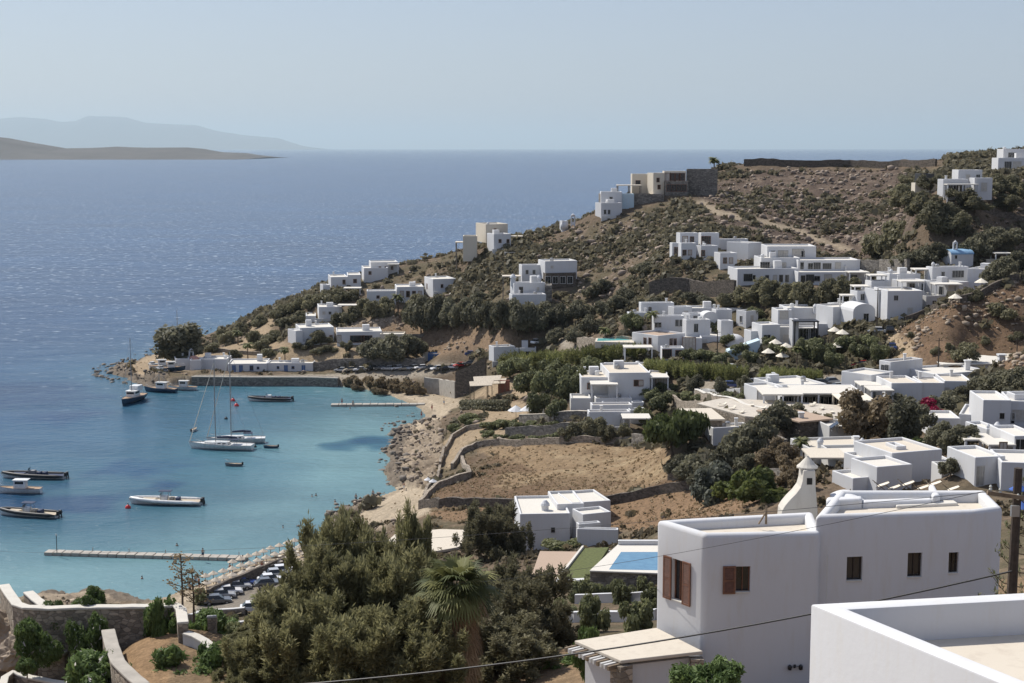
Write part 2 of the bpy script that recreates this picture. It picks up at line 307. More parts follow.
   (929,929,960,418,436,229,-4,dict(d=7,roof='roof_white')), (958,958,983,414,436,231,-22,dict(d=10,roof='roof_white'))]),
 ('corner_house', 'tall white house with small windows above the stairs at the right edge', 'house', [
   (982,982,1010,400,428,223,-4,dict(d=9,win=[(1002,416,.7,.9)])), (1009,1009,1040,401,428,225,-10,dict(d=9,win=[(1011,418,1,1.6),(1019,415,2,1.5)])), (1011,1014,1040,394,402,228,6,dict(up=1))]),
 ('canopy_house', 'small white house with slatted canopy and curtain at the right edge', 'house', [
   (982,986,1002,429,444,205,12,dict(d=6)), (1012,1014,1040,436,462,196,6,dict(d=8,win=[(1020,446,1.2,1.8)])), ('can',966,994,439,450,200,4), ('can',990,1014,444,458,196,4), ('chim',988,424,431,206), ('chim',997,422,434,208), ('door',1003,450,.9,2)]),
 ('stair_house', 'white cube house with sunlit outside stairs and loungers behind the big roof', 'house', [
   (880,891,941,453,485,192,20,dict(d=9,roof='roof_screed')), (869,877,912,467,493,186,20,dict(d=6)), (858,864,880,459,476,195,20,dict(d=5,up=1)), (847,853,877,478,494,187,20,dict(d=5)), (935,940,950,460,484,195,10,dict(d=6,up=1)), (890,896,906,446,455,196,15,dict(d=3,up=1)), ('chim',926,449,456,197,'s'), ('ramp',950,956,462,484,190)]),
 ('low_veranda_house', 'low house with shady canopied veranda and two white chimneys behind the bell tower chimney', 'house', [
   (806,812,876,450,470,212,10,dict(d=9,roof='roof_screed',mat='whitewash_old')), (833,838,877,456,472,204,6,dict(d=8,roof='roof_white',mat='whitewash_old',up=1)), ('can',812,847,457,474,203,6,'grey_stone'), ('chim',820,438,450,214), ('chim',862,438,446,216), ('chim',856,436,448,217,'s')]),
 ('court_house', 'white house with a grey door on the court right of the loungers', 'house', [
   (970,974,1004,457,486,178,12,dict(d=7,win=[],door=[(980,476,1,2.4)],trim='grey_metal')), (998,1000,1040,462,490,176,-8,dict(d=8)), (940,941,972,468,486,184,3,dict(d=4,up=1,mat='whitewash_old'))]),
 ('terrace_houses', 'cluster of joined white houses with rounded vaults above the green gardens', 'houses', [
   (639,641,674,303,318,374,6,dict(win=[(650,309,.8,1)],up=1)), (627,629,652,313,320,370,5,dict()), (652,654,684,316,333,361,6,dict(win=[(658,325,1.6,1.2),(677,323,.8,1.6),(681,323,.8,1.6)])), (668,674,692,307,320,369,24,dict(up=1,win=[(686,315,1,2)])), (690,690,746,308,320,374,2,dict(up=1)), (682,690,706,314,326,364,24,dict(up=1,win=[(695,319,1,1.6)])), (683,686,710,320,336,356,12,dict(win=[(696,328,1,2)])), (700,703,718,312,324,363,14,dict(up=1,vault=1)), (712,716,732,310,324,366,14,dict(up=1)), (719,721,733,321,335,356,10,dict()), (736,746,758,311,327,362,30,dict(win=[(752,318,.8,1.2)],lwin=[(741,319,.8,1.5)])), ('dome',735,334,2.6,352)]),
 ('corner_villa', 'white villa with a sunlit left end and flat pink roof below the vaulted cluster', 'villa', [
   (639,658,685,336,359,348.0,38,dict(roof='roof_pink',d=9,win=[(671,342,.8,1.5),(675,342,.8,1.5)],lwin=[(645,341,.8,1.4),(650,341,.8,1.4)])), (684,684,702,338,356,350.0,-4,dict(d=8,win=[(689,345,3,3.5)])), (662,662,684,348,360,341.0,0,dict(d=4,win=[(667,354,2,2),(679,354,1.5,1.6)])), ('can',625,652,347,353,345.0,4), (700,700,736,336,350,354.0,-3,dict(d=9,roof='roof_white'))]),
 ('teal_roof_house', 'white house with a long turquoise sloping side beside the sunshade terrace', 'house', [
   (757,762,780,325,346,338,14,dict(d=6,win=[(767,338,1.6,1.4)])), (776,776,794,327,347,341,0,dict(d=5,mat='whitewash_old',win=[(786,339,1.5,2)])), ('wedge',728,760,340,356,334), (748,751,762,331,346,340,15,dict(d=4))]),
 ('restaurant_house', 'white house with a dark balcony over its arched front near the palms', 'house', [
   (777,778,792,310,328,350,5,dict(d=6,win=[(784,315,2,2)])), (785,787,829,308,326,352,4,dict(roof='roof_white',d=8)), (826,840,857,310,328,344,35,dict(d=7,win=[],lwin=[(830,318,1,2),(835,319,1,2)])), (827,836,854,304,312,350,24,dict(up=1)), (789,792,798,319,346,336,14,dict(d=2)), (797,797,818,328,346,338,0,dict(d=5,win=[(803,334,3,2.4),(813,335,2,3)])), ('can',795,818,321,327,334,4,'dark_metal'), ('chim',815,304,312,352), (818,818,833,324,330,342,0,dict(d=4,up=1))]),
 ('large_white_complex', 'large stepped white complex with porches climbing the slope beside the brown hill', 'apartments', [
   (927,932,968,267,284,350,14,dict(win=[(943,274,.8,1),(958,274,3,1.6),(972,274,2,1.5)],up=1)), (966,966,990,268,302,346,-38,dict(d=10)), (936,948,968,283,303,339,34,dict(d=8,win=[(957,289,1,1.6)],lwin=[(941,291,1,2)])), ('can',936,962,284,297,336,4), (900,906,930,281,297,343,20,dict(d=6,win=W(912,924,2,287,1.4,1.6))), ('can',902,924,281,292,339,4), (921,926,946,296,311,334,20,dict(d=7,mat='whitewash_old',win=[(934,305,.9,2)])),
   (886,887,922,291,318,331,4,dict(d=10,roof='roof_white',win=[(896,298,.9,1.1),(910,311,1.1,1.4)])), (886,889,920,274,292,351,8,dict(d=8,up=1)), (867,871,890,281,292,345,16,dict(up=1)), ('can',871,886,275,282,346,4), (874,878,888,290,314,336,18,dict(d=6,win=[(882,298,1,1.8)])), ('can',855,869,286,296,344,4), (851,857,876,291,306,341,20,dict(up=1,win=[(864,297,1.8,1.4)])), (850,853,875,304,324,334,12,dict(d=7,vault=1,win=[(866,318,1.2,2)])), (827,833,858,307,322,340,22,dict(d=7,up=1)), ('chim',891,269,276,353), ('chim',933,262,269,353), ('can',916,930,269,278,352,4), ('can',843,853,295,304,342,3)]),
 ('blue_roof_chapel', 'white hillside chapel with sky blue barrel roof and bell gable', 'chapel', [
   (948,951,973,250,263,372,14,dict(d=5,win=[(956,257,.6,.8)],barrel='sky_blue_paint')), ('belfry',955,240,251,374)]),
 ('hillside_hotel', 'white three level hotel with rows of dark windows under the brown hill', 'hotel', [
   (767,767,816,246,260,404,0,dict(d=10,up=1,win=[(773,254,.9,1.6),(780.5,254,1.2,1.8),(785.5,254,1.2,1.8),(798,253,3,2),(803,254,.8,1.6)])), (759,761,800,258,272,396,3,dict(d=9,win=[(765,266,2.4,2),(777,266.5,1,2),(784,266.5,1,2)],up=1)), (797,798,860,260,274,394,2,dict(d=10,up=1,win=[(802,266,.8,1.8),(810.5,267,1.2,1.9),(817,266.5,1.8,2),(827,267,2.2,1.9),(838,266.5,1.4,2)])),
   (730,737,798,269,285,388,8,dict(d=9,win=[(748,277.5,2.2,1.8),(754,278,.7,1.4),(767,278,.9,1.4),(775,278,.9,1.4),(781,278.5,.9,1.8),(787,278.5,.9,1.8)])), (797,798,868,272,286,385,2,dict(d=9,win=[(803,279.5,1,2),(810,278.5,2,2),(817,278.5,1.4,1.2),(828,279,1.8,2.2),(844,279,1.4,1.4),(853,279,2,2)])), ('can',850,869,272,284,381,4)]),
 ('upper_villa', 'white villa of small cubes above the hotel with a planted court between', 'villa', [
   (676,680,698,233,246,420,14,dict(up=1,win=[(685,240,1.4,2),(692,240,1,1.8)])), (699,701,719,233,246,423,8,dict(up=1,win=[(706,240,2.6,2)])), (679,681,696,243,260,413,10,dict(win=[(684.5,252.5,.9,1.3),(690,252.5,.9,1.3)])), (671,672,680,243,258,418,8,dict(win=[(676,251,.9,2)])), (695,701,718,246,261,416,20,dict(win=[(703,253,1,1.4)])), (714,716,748,239,252,428,5,dict(roof='roof_screed',up=1)), (736,748,761,243,260,414,40,dict(d=8)), (717,720,737,253,268,405,12,dict(d=5,win=[(725,260.5,.9,1.4),(731,260.5,.9,1.4)]))]),
 ('hill_pergola', 'small white pergola pavilion right of the blue roofed chapel', 'pergola', [
   ('can',996,1012,253,264,372,4), (985,986,996,259,266,374,5,dict(d=4,mat='cream_wash'))]),
]
FOOT = []        # footprints kept free of scrub
CTRL = []        # ground control points
def blk(b):
    pl, pc, pr, top, base, Y, yaw, o = b
    a = R(yaw); C = P(pc, base, Y); ct, st = math.cos(a), math.sin(a)
    ex = Vector((ct, st, 0)); ey = Vector((-st, ct, 0))
    tr = (pr - CX) / F / (CT + (CY - base) / F * ST); tl = (pl - CX) / F / (CT + (CY - base) / F * ST)
    w = (tr * C.y - C.x) / (ct - tr * st)
    d = o.get('d')
    if d is None:
        d = 6.0
        if pl < pc:
            den = st + tl * ct
            dd = (C.x - tl * C.y) / den if den > .02 else 99
            d = min(max(dd, 3), 11)
    ztop = P(pc, top, Y).z
    return C, ex, ey, w, d, ztop
for nm, lb, ct_, bl in HOUSES:
    for b in bl:
        if isinstance(b[0], str): continue
        C, ex, ey, w, d, zt = blk(b)
        c = C + ex * w / 2 + ey * d / 2
        FOOT.append((c.x, c.y, max(w, d) * .6))
        if not b[7].get('up'):
            CTRL.append((C.x, C.y, C.z)); e = C + ex * w; CTRL.append((e.x, e.y, C.z))
            e = C + ex * w / 2 + ey * d; CTRL.append((e.x, e.y, C.z + .8))
# ------------------------------------------------------------------ terrain
G0 = [(150,360,500),(180,360,488),(215,341,530),(250,330,512),(262,313,532),(290,302,536),(320,290,535),(360,277,530),(400,268,526),(430,267,520),(450,256,518),(478,252,505),(520,238,520),(560,227,520),(600,216,512),(640,196,518),(720,169,545),(760,164,545),(850,164,545),(900,164,540),(930,161,520),(980,157,500),(1020,168,440),
 (640,205,505),(700,196,520),(740,188,520),(800,185,510),(860,195,490),(800,222,470),(840,250,435),(740,225,455),(690,222,462),(640,255,440),(600,250,465),(560,245,485),(480,275,475),(550,302,430),(430,306,462),(300,326,492),(270,350,466),(350,356,442),(250,352,466),(210,352,470),(345,371,434),(400,371,432),(440,369,428),(200,375,441),(300,376,438),
 (448,398,400),(432,418,362),(470,372,425),(500,385,384),(470,412,352),(520,402,356),(540,382,380),(440,341,438),(400,325,458),(480,328,432),(500,331,420),(560,346,388),(600,331,390),(640,322,384),(610,300,420),(660,290,405),(700,295,395),(760,300,375),(820,300,365),(700,335,352),(650,364,344),(700,376,324),(740,372,325),(790,368,318),(560,432,306),(540,420,320),(500,430,322),(460,435,326),(690,412,290),(740,398,288),(740,420,262),(660,440,282),(550,450,288),(650,452,272),(460,458,298),(440,490,266),(470,480,272),(430,508,252),(550,500,242),(650,500,230),(640,475,252),(680,522,200),(740,498,205),(490,520,240),
 (560,556,198),(545,580,182),(600,585,172),(630,590,165),(620,625,134),(590,620,138),(560,665,101),(600,660,95),(800,470,208),(770,500,190),(720,480,225),(830,425,250),(860,395,288),(820,382,305),(900,415,255),(960,440,222),(1000,450,208),(930,478,195),(960,500,172),(1000,505,150),(1010,540,118),(1000,590,95),(880,362,312),(892,340,322),(885,326,332),(905,330,322),(930,312,326),(925,300,338),(960,296,318),(1000,285,320),(1022,280,322),(950,330,298),(930,360,286),(1010,350,280),(1000,372,272),(960,368,282),(960,275,372),(1005,265,388),(940,230,388),(1000,222,384),(900,252,415),(930,200,402),(985,199,402),(880,225,450),(850,275,395),(885,280,385),
 (230,602,222),(200,600,224),(260,590,222),(300,565,232),(330,552,240),(360,535,250),(220,625,190),(250,640,150),(190,612,205)]
GX = [(-45,92,36.5),(-30,92,36.8),(-27.5,89,37.7),(-20,88,39.2),(-20,80,39.4),(-22.5,85,39.2),(-27,80,36.2),(-33,84,34.8),(-24.3,86,37.0),(-40,84,36.0),(-14,90,37.2),(-5,92,36),(3,92,36.5),(10,90,38.5),(-12,80,38),(0,76,38.5),(10,75,41.5),(0,60,43.5),(-15,60,44),(8,60,45),(20,62,47.5),(30,62,49),(15,75,43.5),(30,80,43),(40,90,42),(0,40,48.5),(-20,40,47.5),(20,40,49),(0,25,54.5),(-12,25,54),(12,25,54.5),(0,8,63),(20,8,62),(-20,8,62),(-60,40,42),(60,40,46),(70,90,44),(-60,95,33),(-35,108,24),(-20,110,24),(-24,125,18),(-10,120,24),(-14,150,13),(-30,150,12),(-60,120,22),(-40,180,7),(-25,175,8),(-35,210,4),(-60,200,4),(0,120,28),(0,160,18),(-15,200,8),(0,200,12),(-5,230,8),(120,150,36),(120,250,40),(150,350,52),(190,450,66),(240,520,66),(120,420,52),
 (-110,620,-4),(-40,640,2),(40,660,5),(130,700,15),(230,720,20),(260,620,50),(300,400,66),(250,250,52),(200,100,48),(-140,560,-3),(-200,150,10),(-150,60,38)]
cp = [tuple(P(a, b, y)) for a, b, y in G0] + GX + CTRL
cp = np.array(cp, float)
def warp(X, Y): return X / (Y + 40) * 12.0, np.log(Y + 25) * 6.5
def tps_fit(cp, lam=.02):
    a, b = warp(cp[:, 0], cp[:, 1]); n = len(a)
    r2 = (a[:, None] - a) ** 2 + (b[:, None] - b) ** 2
    K = .5 * r2 * np.log(r2 + 1e-9) + lam * np.eye(n)
    Pm = np.c_[np.ones(n), a, b]
    A = np.block([[K, Pm], [Pm.T, np.zeros((3, 3))]])
    w = np.linalg.solve(A, np.r_[cp[:, 2], 0, 0, 0]); return a, b, w
TP = tps_fit(cp)
def tps(X, Y):
    a, b, w = TP; x, y = warp(X, Y); out = w[-3] + w[-2] * x + w[-1] * y
    for i in range(len(a)):
        r2 = (x - a[i]) ** 2 + (y - b[i]) ** 2; out = out + w[i] * .5 * r2 * np.log(r2 + 1e-9)
    return out
# coast line at sea level
CO = [(150,356),(138,362),(118,366),(112,372),(124,378),(150,386),(170,389),(194,384),(250,384.5),(310,384.5),(336,385.5),(362,389),(388,395),(408,403),(420,409),(426,416),(416,423),(404,427),(392,434),(396,444),(387,452),(392,462),(384,472),(392,484),(396,491),(382,496),(372,501),(352,508),(336,515),(330,523),(340,530),(326,538),(300,547),(270,558),(240,568),(210,580),(180,592),(158,600),(140,602),(126,595),(100,590),(60,592),(20,597),(-30,612),(-120,640),(-300,700)]
CW = [tuple(PZ(a, b, 0))[:2] for a, b in CO]
BK = [(-400, 60), (-400, -200), (900, -200), (900, 800), (420, 790), (220, 750), (80, 700), (0, 665), (-60, 645), (-108, 590), (-112, 545)]
COAST = CW + BK
def coastsign(X, Y):
    d = segdist(X, Y, COAST, True); return np.where(inpoly(X, Y, COAST), d, -d)
QUAY = [tuple(PZ(a, b, 0))[:2] for a, b in ((180,386),(194,384),(250,384.5),(310,384.5),(336,385.5))]
def rockmask(X, Y, px, py):
    m = np.zeros(X.shape); jx = (fbm(X * .15, Y * .15, 3, 61) - .5) * 28; jy = (fbm(X * .15, Y * .15, 3, 62) - .5) * 14
    for poly in ([(384,424),(432,418),(446,440),(440,470),(420,492),(384,488),(380,450)], [(330,505),(400,497),(405,515),(360,540),(322,530)], [(40,585),(140,585),(150,606),(20,606)], [(70,358),(152,352),(168,372),(150,392),(100,384)], [(250,318),(262,310),(245,340),(225,345)],
                 [(330,330),(385,303),(405,325),(340,336)]):
        m = np.maximum(m, inpoly(px + jx, py + jy, poly) * 1.0)
    return m
def ground(X, Y):
    z = tps(X, Y); s = coastsign(X, Y)
    dq = segdist(X, Y, QUAY)
    w = np.clip(s / 22, 0, 1); w = w * w * (3 - 2 * w)
    lo = np.where(s > 0, .15 + s * .09, -.35 + np.maximum(s * .12, -6))
    zz = lo * (1 - w) + np.maximum(z, lo * .4 + .2) * w
    q = (dq < 14) & (s > 1.2); zz = np.where(q, np.maximum(zz, 2.25), zz)
    return np.where(s > 0, zz, lo)
tx = np.concatenate([np.linspace(-1.6, -.40, 24)[:-1], np.linspace(-.40, .40, 640), np.linspace(.40, 1.6, 24)[1:]])
ly = np.concatenate([np.linspace(math.log(4), math.log(60), 60)[:-1], np.linspace(math.log(60), math.log(560), 620), np.linspace(math.log(560), math.log(900), 50)[1:]])
TX, LY = np.meshgrid(tx, ly); GY = np.exp(LY); GXm = TX * GY
Z0 = ground(GXm, GY)
PXg, PYg = proj(GXm, GY, Z0)
ROCK = rockmask(GXm, GY, PXg, PYg) * (GY > 150)
S = coastsign(GXm, GY)
rough = fbm(GXm * .12, GY * .12, 4, 3) - .5
ridged = np.abs(fbm(GXm * .22, GY * .22, 4, 9) - .5) * 2
far = np.clip((GY - 70) / 130, 0, 1)
inl = np.clip(S / 4, 0, 1)
Z1 = Z0 + rough * 1.3 * far * inl + ROCK * (1.0 - ridged * 1.9 - 1.5 * np.abs(fbm(GXm * .5 + GY * .15, GY * .9, 3, 19) - .5)) * np.where(GY < 250, .7, 1.5) * np.clip((S + 4) / 5, 0, 1) + (fbm(GXm * .9, GY * .9, 3, 5) - .5) * .35 * far * inl
flat = np.zeros(GXm.shape, bool)
FIELDS = {}; JX = (fbm(GXm * .2, GY * .2, 4, 71) - .5) * 1500 / GY * 3.5; JY = (fbm(GXm * .2, GY * .2, 4, 72) - .5) * 1500 / GY * 1.6
def poly_px(name, pts, y0=0, y1=9e9): FIELDS[name] = inpoly(PXg + JX, PYg + JY, pts) & (GY > y0) & (GY < y1) & (S > 0)
poly_px('dry', [(476,450),(510,446),(600,444),(668,449),(676,462),(668,484),(620,500),(560,504),(430,504),(440,488),(490,475),(500,462)], 200, 330)
poly_px('dark', [(430,504),(440,486),(470,478),(465,456),(500,456),(560,480),(640,482),(690,470),(688,490),(620,502),(560,505)], 200, 330)
poly_px('strip', [(415,516),(430,508),(560,508),(700,488),(770,500),(700,524),(610,530),(500,524)], 180, 300)
poly_px('brownhill', [(888,345),(905,322),(940,308),(1024,275),(1024,372),(960,368),(905,362)], 255, 345)
poly_px('midbrown', [(330,335),(395,302),(420,322),(500,328),(545,340),(505,352),(436,356),(400,346)], 400, 490)
poly_px('beach', [(338,384),(400,384),(455,398),(470,402),(455,410),(420,432),(400,430),(418,405),(360,392)], 330, 450)
poly_px('beach2', [(372,503),(380,492),(400,484),(428,490),(430,512),(380,528),(345,540),(350,520)], 220, 300)
poly_px('beach3', [(130,612),(180,585),(260,555),(330,530),(365,545),(300,565),(215,595),(200,612)], 190, 290)
poly_px('tip', [(126,368),(150,352),(200,346),(208,362),(190,380),(146,384)], 440, 520)
poly_px('sandtop', [(248,330),(262,318),(275,318),(270,335),(240,345)], 470, 540)
poly_px('terr', [(178,354),(225,340),(300,343),(420,345),(428,360),(300,366),(186,366)], 440, 490)
poly_px('quayroad', [(170,384),(200,375),(320,375),(450,362),(455,374),(330,386)], 425, 460)
poly_px('sandyard', [(440,440),(470,424),(520,418),(560,424),(560,434),(470,442),(452,470),(445,468)], 270, 350)
poly_px('yard', [(470,402),(560,402),(560,416),(490,424)], 330, 380)
poly_px('yard2', [(495,378),(575,380),(575,398),(470,398)], 340, 400)
poly_px('road1', [(888,326),(900,326),(905,340),(918,358),(930,366),(905,368),(890,352),(886,338)], 290, 345)
poly_px('road2', [(666,398),(676,397),(690,406),(712,412),(700,424),(678,424),(690,412),(668,404)], 270, 320)
poly_px('road3', [(700,378),(755,378),(760,386),(720,398),(690,392)], 280, 340)
poly_px('road4', [(552,338),(566,330),(574,346),(584,352),(574,355),(560,348)], 360, 420)
poly_px('parking', [(190,618),(206,596),(260,576),(330,556),(360,560),(270,600),(225,618)], 180, 270)
poly_px('cars2', [(800,378),(862,372),(866,396),(810,396)], 280, 320)
poly_px('path1', [(693,202),(702,200),(722,211),(790,226),(860,252),(858,255),(786,230),(715,215)], 400, 520)
poly_px('hilltop', [(700,190),(760,170),(900,170),(940,215),(930,250),(860,262),(790,250),(740,235),(700,215)], 400, 560)
poly_px('terrace', [(116,638),(160,637),(190,700),(120,700)], 70, 91)
poly_px('pooldeck', [(690,400),(760,405),(860,408),(850,424),(790,420),(745,418)], 240, 290)
poly_px('nearhill', [(540,600),(660,600),(700,700),(520,700)], 60, 165)
cov = sum(v.astype(float) for k, v in FIELDS.items() if k not in ('hilltop', 'brownhill', 'midbrown', 'dark', 'terrace'))
smooth_ = np.clip(cov, 0, 1)
Z1 = Z1 * (1 - smooth_ * .85) + (Z0 + (fbm(GXm * .5, GY * .5, 3, 5) - .5) * .15) * smooth_ * .85
Z = Z1
def zat(X, Y):
    """terrain height by bilinear look-up"""
    X = np.atleast_1d(np.asarray(X, float)); Y = np.atleast_1d(np.asarray(Y, float))
    i = np.interp(X / Y, tx, np.arange(len(tx))); j = np.interp(np.log(Y), ly, np.arange(len(ly)))
    i0 = np.clip(i.astype(int), 0, len(tx) - 2); j0 = np.clip(j.astype(int), 0, len(ly) - 2); fi = i - i0; fj = j - j0
    r = (Z[j0, i0] * (1 - fi) + Z[j0, i0 + 1] * fi) * (1 - fj) + (Z[j0 + 1, i0] * (1 - fi) + Z[j0 + 1, i0 + 1] * fi) * fj
    return r if r.size > 1 else float(r[0])
YS = np.exp(np.linspace(math.log(20), math.log(640), 2400))
def G(px, py, ymin=0):
    """where the sight line through (px, py) meets the ground"""
    a, b, c = ray(px, py); X = a / b * YS; zr = H + c / b * YS; zg = zat(X, YS)
    k = np.nonzero((zr <= np.maximum(zg, 0)) & (YS > ymin))[0]
    i = k[0] if len(k) else len(YS) - 1
    return Vector((X[i], YS[i], max(zg[i], 0)))
def blur(a, n=2):
    for _ in range(n):
        p = np.pad(a, 1, mode='edge'); a = (p[1:-1, 1:-1] * 2 + p[:-2, 1:-1] + p[2:, 1:-1] + p[1:-1, :-2] + p[1:-1, 2:]) / 6
    return a
SOFT = {k: blur(v.astype(float), 2) for k, v in FIELDS.items()}
ROCKHILL = inpoly(PXg + JX * 3, PYg + JY * 3, [(500,300),(560,235),(640,212),(700,212),(690,250),(640,300),(590,315),(560,320)]) | inpoly(PXg, PYg, [(940,235),(1024,215),(1024,245),(960,245)])
# albedo of the ground
def lay(base, m, c, amt=1.0):
    m = (m * amt)[..., None]; return base * (1 - m) + np.array(c) * m
n1 = fbm(GXm * .05, GY * .05, 5, 21); n2 = fbm(GXm * .35, GY * .35, 4, 33); n3 = fbm(GXm * 1.6, GY * 1.6, 3, 40)
c = np.zeros(GXm.shape + (3,)) + np.array((.14, .108, .078))
c = lay(c, np.clip((n1 - .45) * 5, 0, 1), (.12, .102, .066)); c = lay(c, np.clip((n2 - .55) * 6, 0, 1), (.22, .165, .115), .7)
c = lay(c, ROCKHILL * np.clip((n2 - .42) * 5, 0, 1), (.2, .155, .12), .7); c = lay(c, SOFT['hilltop'] * 1.0, (.108, .082, .068), .9); c = lay(c, SOFT['hilltop'] * np.clip((n2 - .5) * 6, 0, 1), (.2, .155, .12), .8)
c = lay(c, SOFT['brownhill'] * 1.0, (.19, .125, .08), .85); c = lay(c, SOFT['brownhill'] * np.clip((n2 - .5) * 6, 0, 1), (.13, .09, .06), .8)
c = lay(c, SOFT['midbrown'] * 1.0, (.26, .185, .125), .85)
c = lay(c, SOFT['dry'] * 1.0, (.27, .195, .12), .95); c = lay(c, SOFT['dry'] * np.clip((n2 - .5) * 5, 0, 1), (.34, .265, .17), .8); c = lay(c, SOFT['dry'] * np.clip((fbm(GXm * .12, GY * .12, 4, 91) - .52) * 7, 0, 1), (.19, .135, .085), .7)
c = lay(c, SOFT['dark'] * np.clip((fbm(GXm * .08, GY * .08, 4, 8) - .36) * 6, 0, 1), (.15, .10, .065), .85)
c = lay(c, SOFT['strip'] * 1.0, (.24, .16, .10), .9)
c = lay(c, ROCK * (GY < 480), (.25, .20, .15), .8); c = lay(c, ROCK * np.clip((.42 - ridged) * 4, 0, 1), (.35, .29, .22), .6); c = lay(c, ROCK * np.clip((S < 3) * 1.0, 0, 1), (.11, .095, .08), .7)
for k in ('beach', 'beach2', 'beach3'): c = lay(c, SOFT[k] * 1.0, (.40, .335, .25))
c = lay(c, ((S > -30) & (S < 2.2) & (GY < 460)) * (1 - ROCK), (.27, .225, .165), .7)
for k in ('tip', 'sandtop', 'sandyard', 'terr'): c = lay(c, SOFT[k] * 1.0, (.36, .28, .19), .85)
for k in ('yard', 'yard2'): c = lay(c, SOFT[k] * 1.0, (.36, .28, .19), .9)
for k in ('quayroad', 'road2', 'road3', 'road4', 'parking', 'cars2'): c = lay(c, SOFT[k] * 1.0, (.31, .275, .225), .95)
c = lay(c, SOFT['parking'] * 1.0, (.2, .18, .155), .8)
c = lay(c, SOFT['road1'] * 1.0, (.40, .31, .21), .95); c = lay(c, SOFT['path1'] * 1.0, (.36, .30, .22), .9)
c = lay(c, SOFT['pooldeck'] * 1.0, (.45, .41, .34), .9)
c = lay(c, ((GY < 100) & (GXm < 40)) * 1.0, (.22, .155, .095), .85); c = lay(c, SOFT['terrace'] * 1.0, (.27, .18, .105), .9)
c *= (.82 + .36 * n3)[..., None] * np.where((GY > 110) & (S > 6), .88, 1)[..., None]
ny, nx = GXm.shape
idx = np.arange(ny * nx).reshape(ny, nx)
Q = np.stack([idx[:-1, :-1], idx[:-1, 1:], idx[1:, 1:], idx[1:, :-1]], -1).reshape(-1, 4)
m, nt, b = nodes('ground'); at = nt.nodes.new('ShaderNodeAttribute'); at.attribute_name = 'albedo'
na = noise(nt, 1.4, 8, .7); rr = ramp(nt, na.outputs[0], [(.28, (.6, .6, .6)), (.72, (1.35, 1.32, 1.28))])
nb = noise(nt, 6, 4, .7); rb = ramp(nt, nb.outputs[0], [(.3, (.75, .75, .75)), (.7, (1.2, 1.2, 1.2))])
L(nt, mix(nt, 1.0, mix(nt, 1.0, at.outputs['Color'], rr.outputs[0], 'MULTIPLY'), rb.outputs[0], 'MULTIPLY'), b.inputs['Base Color'])
b.inputs['Roughness'].default_value = 1; b.inputs['Specular IOR Level'].default_value = .1
bump(nt, b, na.outputs[0], .7, .35)
me = npmesh('terrain', np.stack([GXm, GY, Z], -1).reshape(-1, 3), Q, 'ground', None, True)
ca = me.attributes.new('albedo', 'FLOAT_COLOR', 'POINT'); ca.data.foreach_set('color', np.c_[c.reshape(-1, 3), np.ones(ny * nx)].astype(np.float32).ravel())
tag(link('terrain', me), kind='structure')
# ------------------------------------------------------------------ sea
sx_ = np.concatenate([np.linspace(-1, -.42, 20)[:-1], np.linspace(-.42, .42, 260), np.linspace(.42, 1, 20)[1:]])
sl = np.concatenate([np.linspace(math.log(150), math.log(700), 260)[:-1], np.linspace(math.log(700), math.log(200000), 60)])
SX, SL = np.meshgrid(sx_, sl); SY = np.exp(SL); SXm = SX * SY
sd = -coastsign(SXm, SY); spx, spy = proj(SXm, SY, 0 * SXm)
BEACHLINE = [tuple(PZ(a, b, 0))[:2] for a, b in ((426,416),(396,491),(340,530),(300,547),(240,568),(180,592),(126,595),(20,597))]
db = segdist(SXm, SY, BEACHLINE)
nn = fbm(SXm * .02, SY * .02, 4, 51)
sh = np.exp(-np.maximum(db, 0) / 75) * (.75 + .5 * nn) + .35 * np.exp(-np.maximum(sd, 0) / 22)
sh = np.maximum(sh, .62 * np.exp(-(((spx - 70) / 150) ** 2 + ((spy - 500) / 75) ** 2)))
weed = np.clip((fbm(SXm * .035, SY * .035, 4, 77) - .55) * 7, 0, 1) * np.exp(-np.maximum(db - 15, 0) / 70)
sh = np.clip(sh - .8 * weed, 0, 1.15)
ids = np.arange(SX.size).reshape(SX.shape)
QS = np.stack([ids[:-1, :-1], ids[:-1, 1:], ids[1:, 1:], ids[1:, :-1]], -1).reshape(-1, 4)
m, nt, b = nodes('sea_water'); at = nt.nodes.new('ShaderNodeAttribute'); at.attribute_name = 'tint'
cr = ramp(nt, at.outputs['Fac'], [(0, (.006, .040, .112)), (.3, (.016, .066, .132)), (.65, (.042, .12, .165)), (1, (.13, .24, .265))])
big = noise(nt, .011, 5, .62, sx=.45, sy=1); pr_ = ramp(nt, big.outputs[0], [(.3, (.6, .63, .68)), (.7, (1.4, 1.36, 1.3))])
colr = mix(nt, 1.0, cr.outputs[0], pr_.outputs[0], 'MULTIPLY')
cap = noise(nt, .42, 5, .6, sx=.5, sy=.55); ck = ramp(nt, cap.outputs[0], [(.585, (0, 0, 0)), (.68, (1, 1, 1))])
tc = nt.nodes.new('ShaderNodeTexCoord'); sp = nt.nodes.new('ShaderNodeSeparateXYZ'); L(nt, tc.outputs['Object'], sp.inputs[0])
mr = nt.nodes.new('ShaderNodeMapRange'); L(nt, sp.outputs['Y'], mr.inputs['Value']); mr.inputs['From Min'].default_value = 330; mr.inputs['From Max'].default_value = 800
mu = nt.nodes.new('ShaderNodeMath'); mu.operation = 'MULTIPLY'; L(nt, mr.outputs[0], mu.inputs[0]); L(nt, ck.outputs[0], mu.inputs[1])
mu2 = nt.nodes.new('ShaderNodeMath'); mu2.operation = 'MULTIPLY'; L(nt, mu.outputs[0], mu2.inputs[0]); mu2.inputs[1].default_value = .8
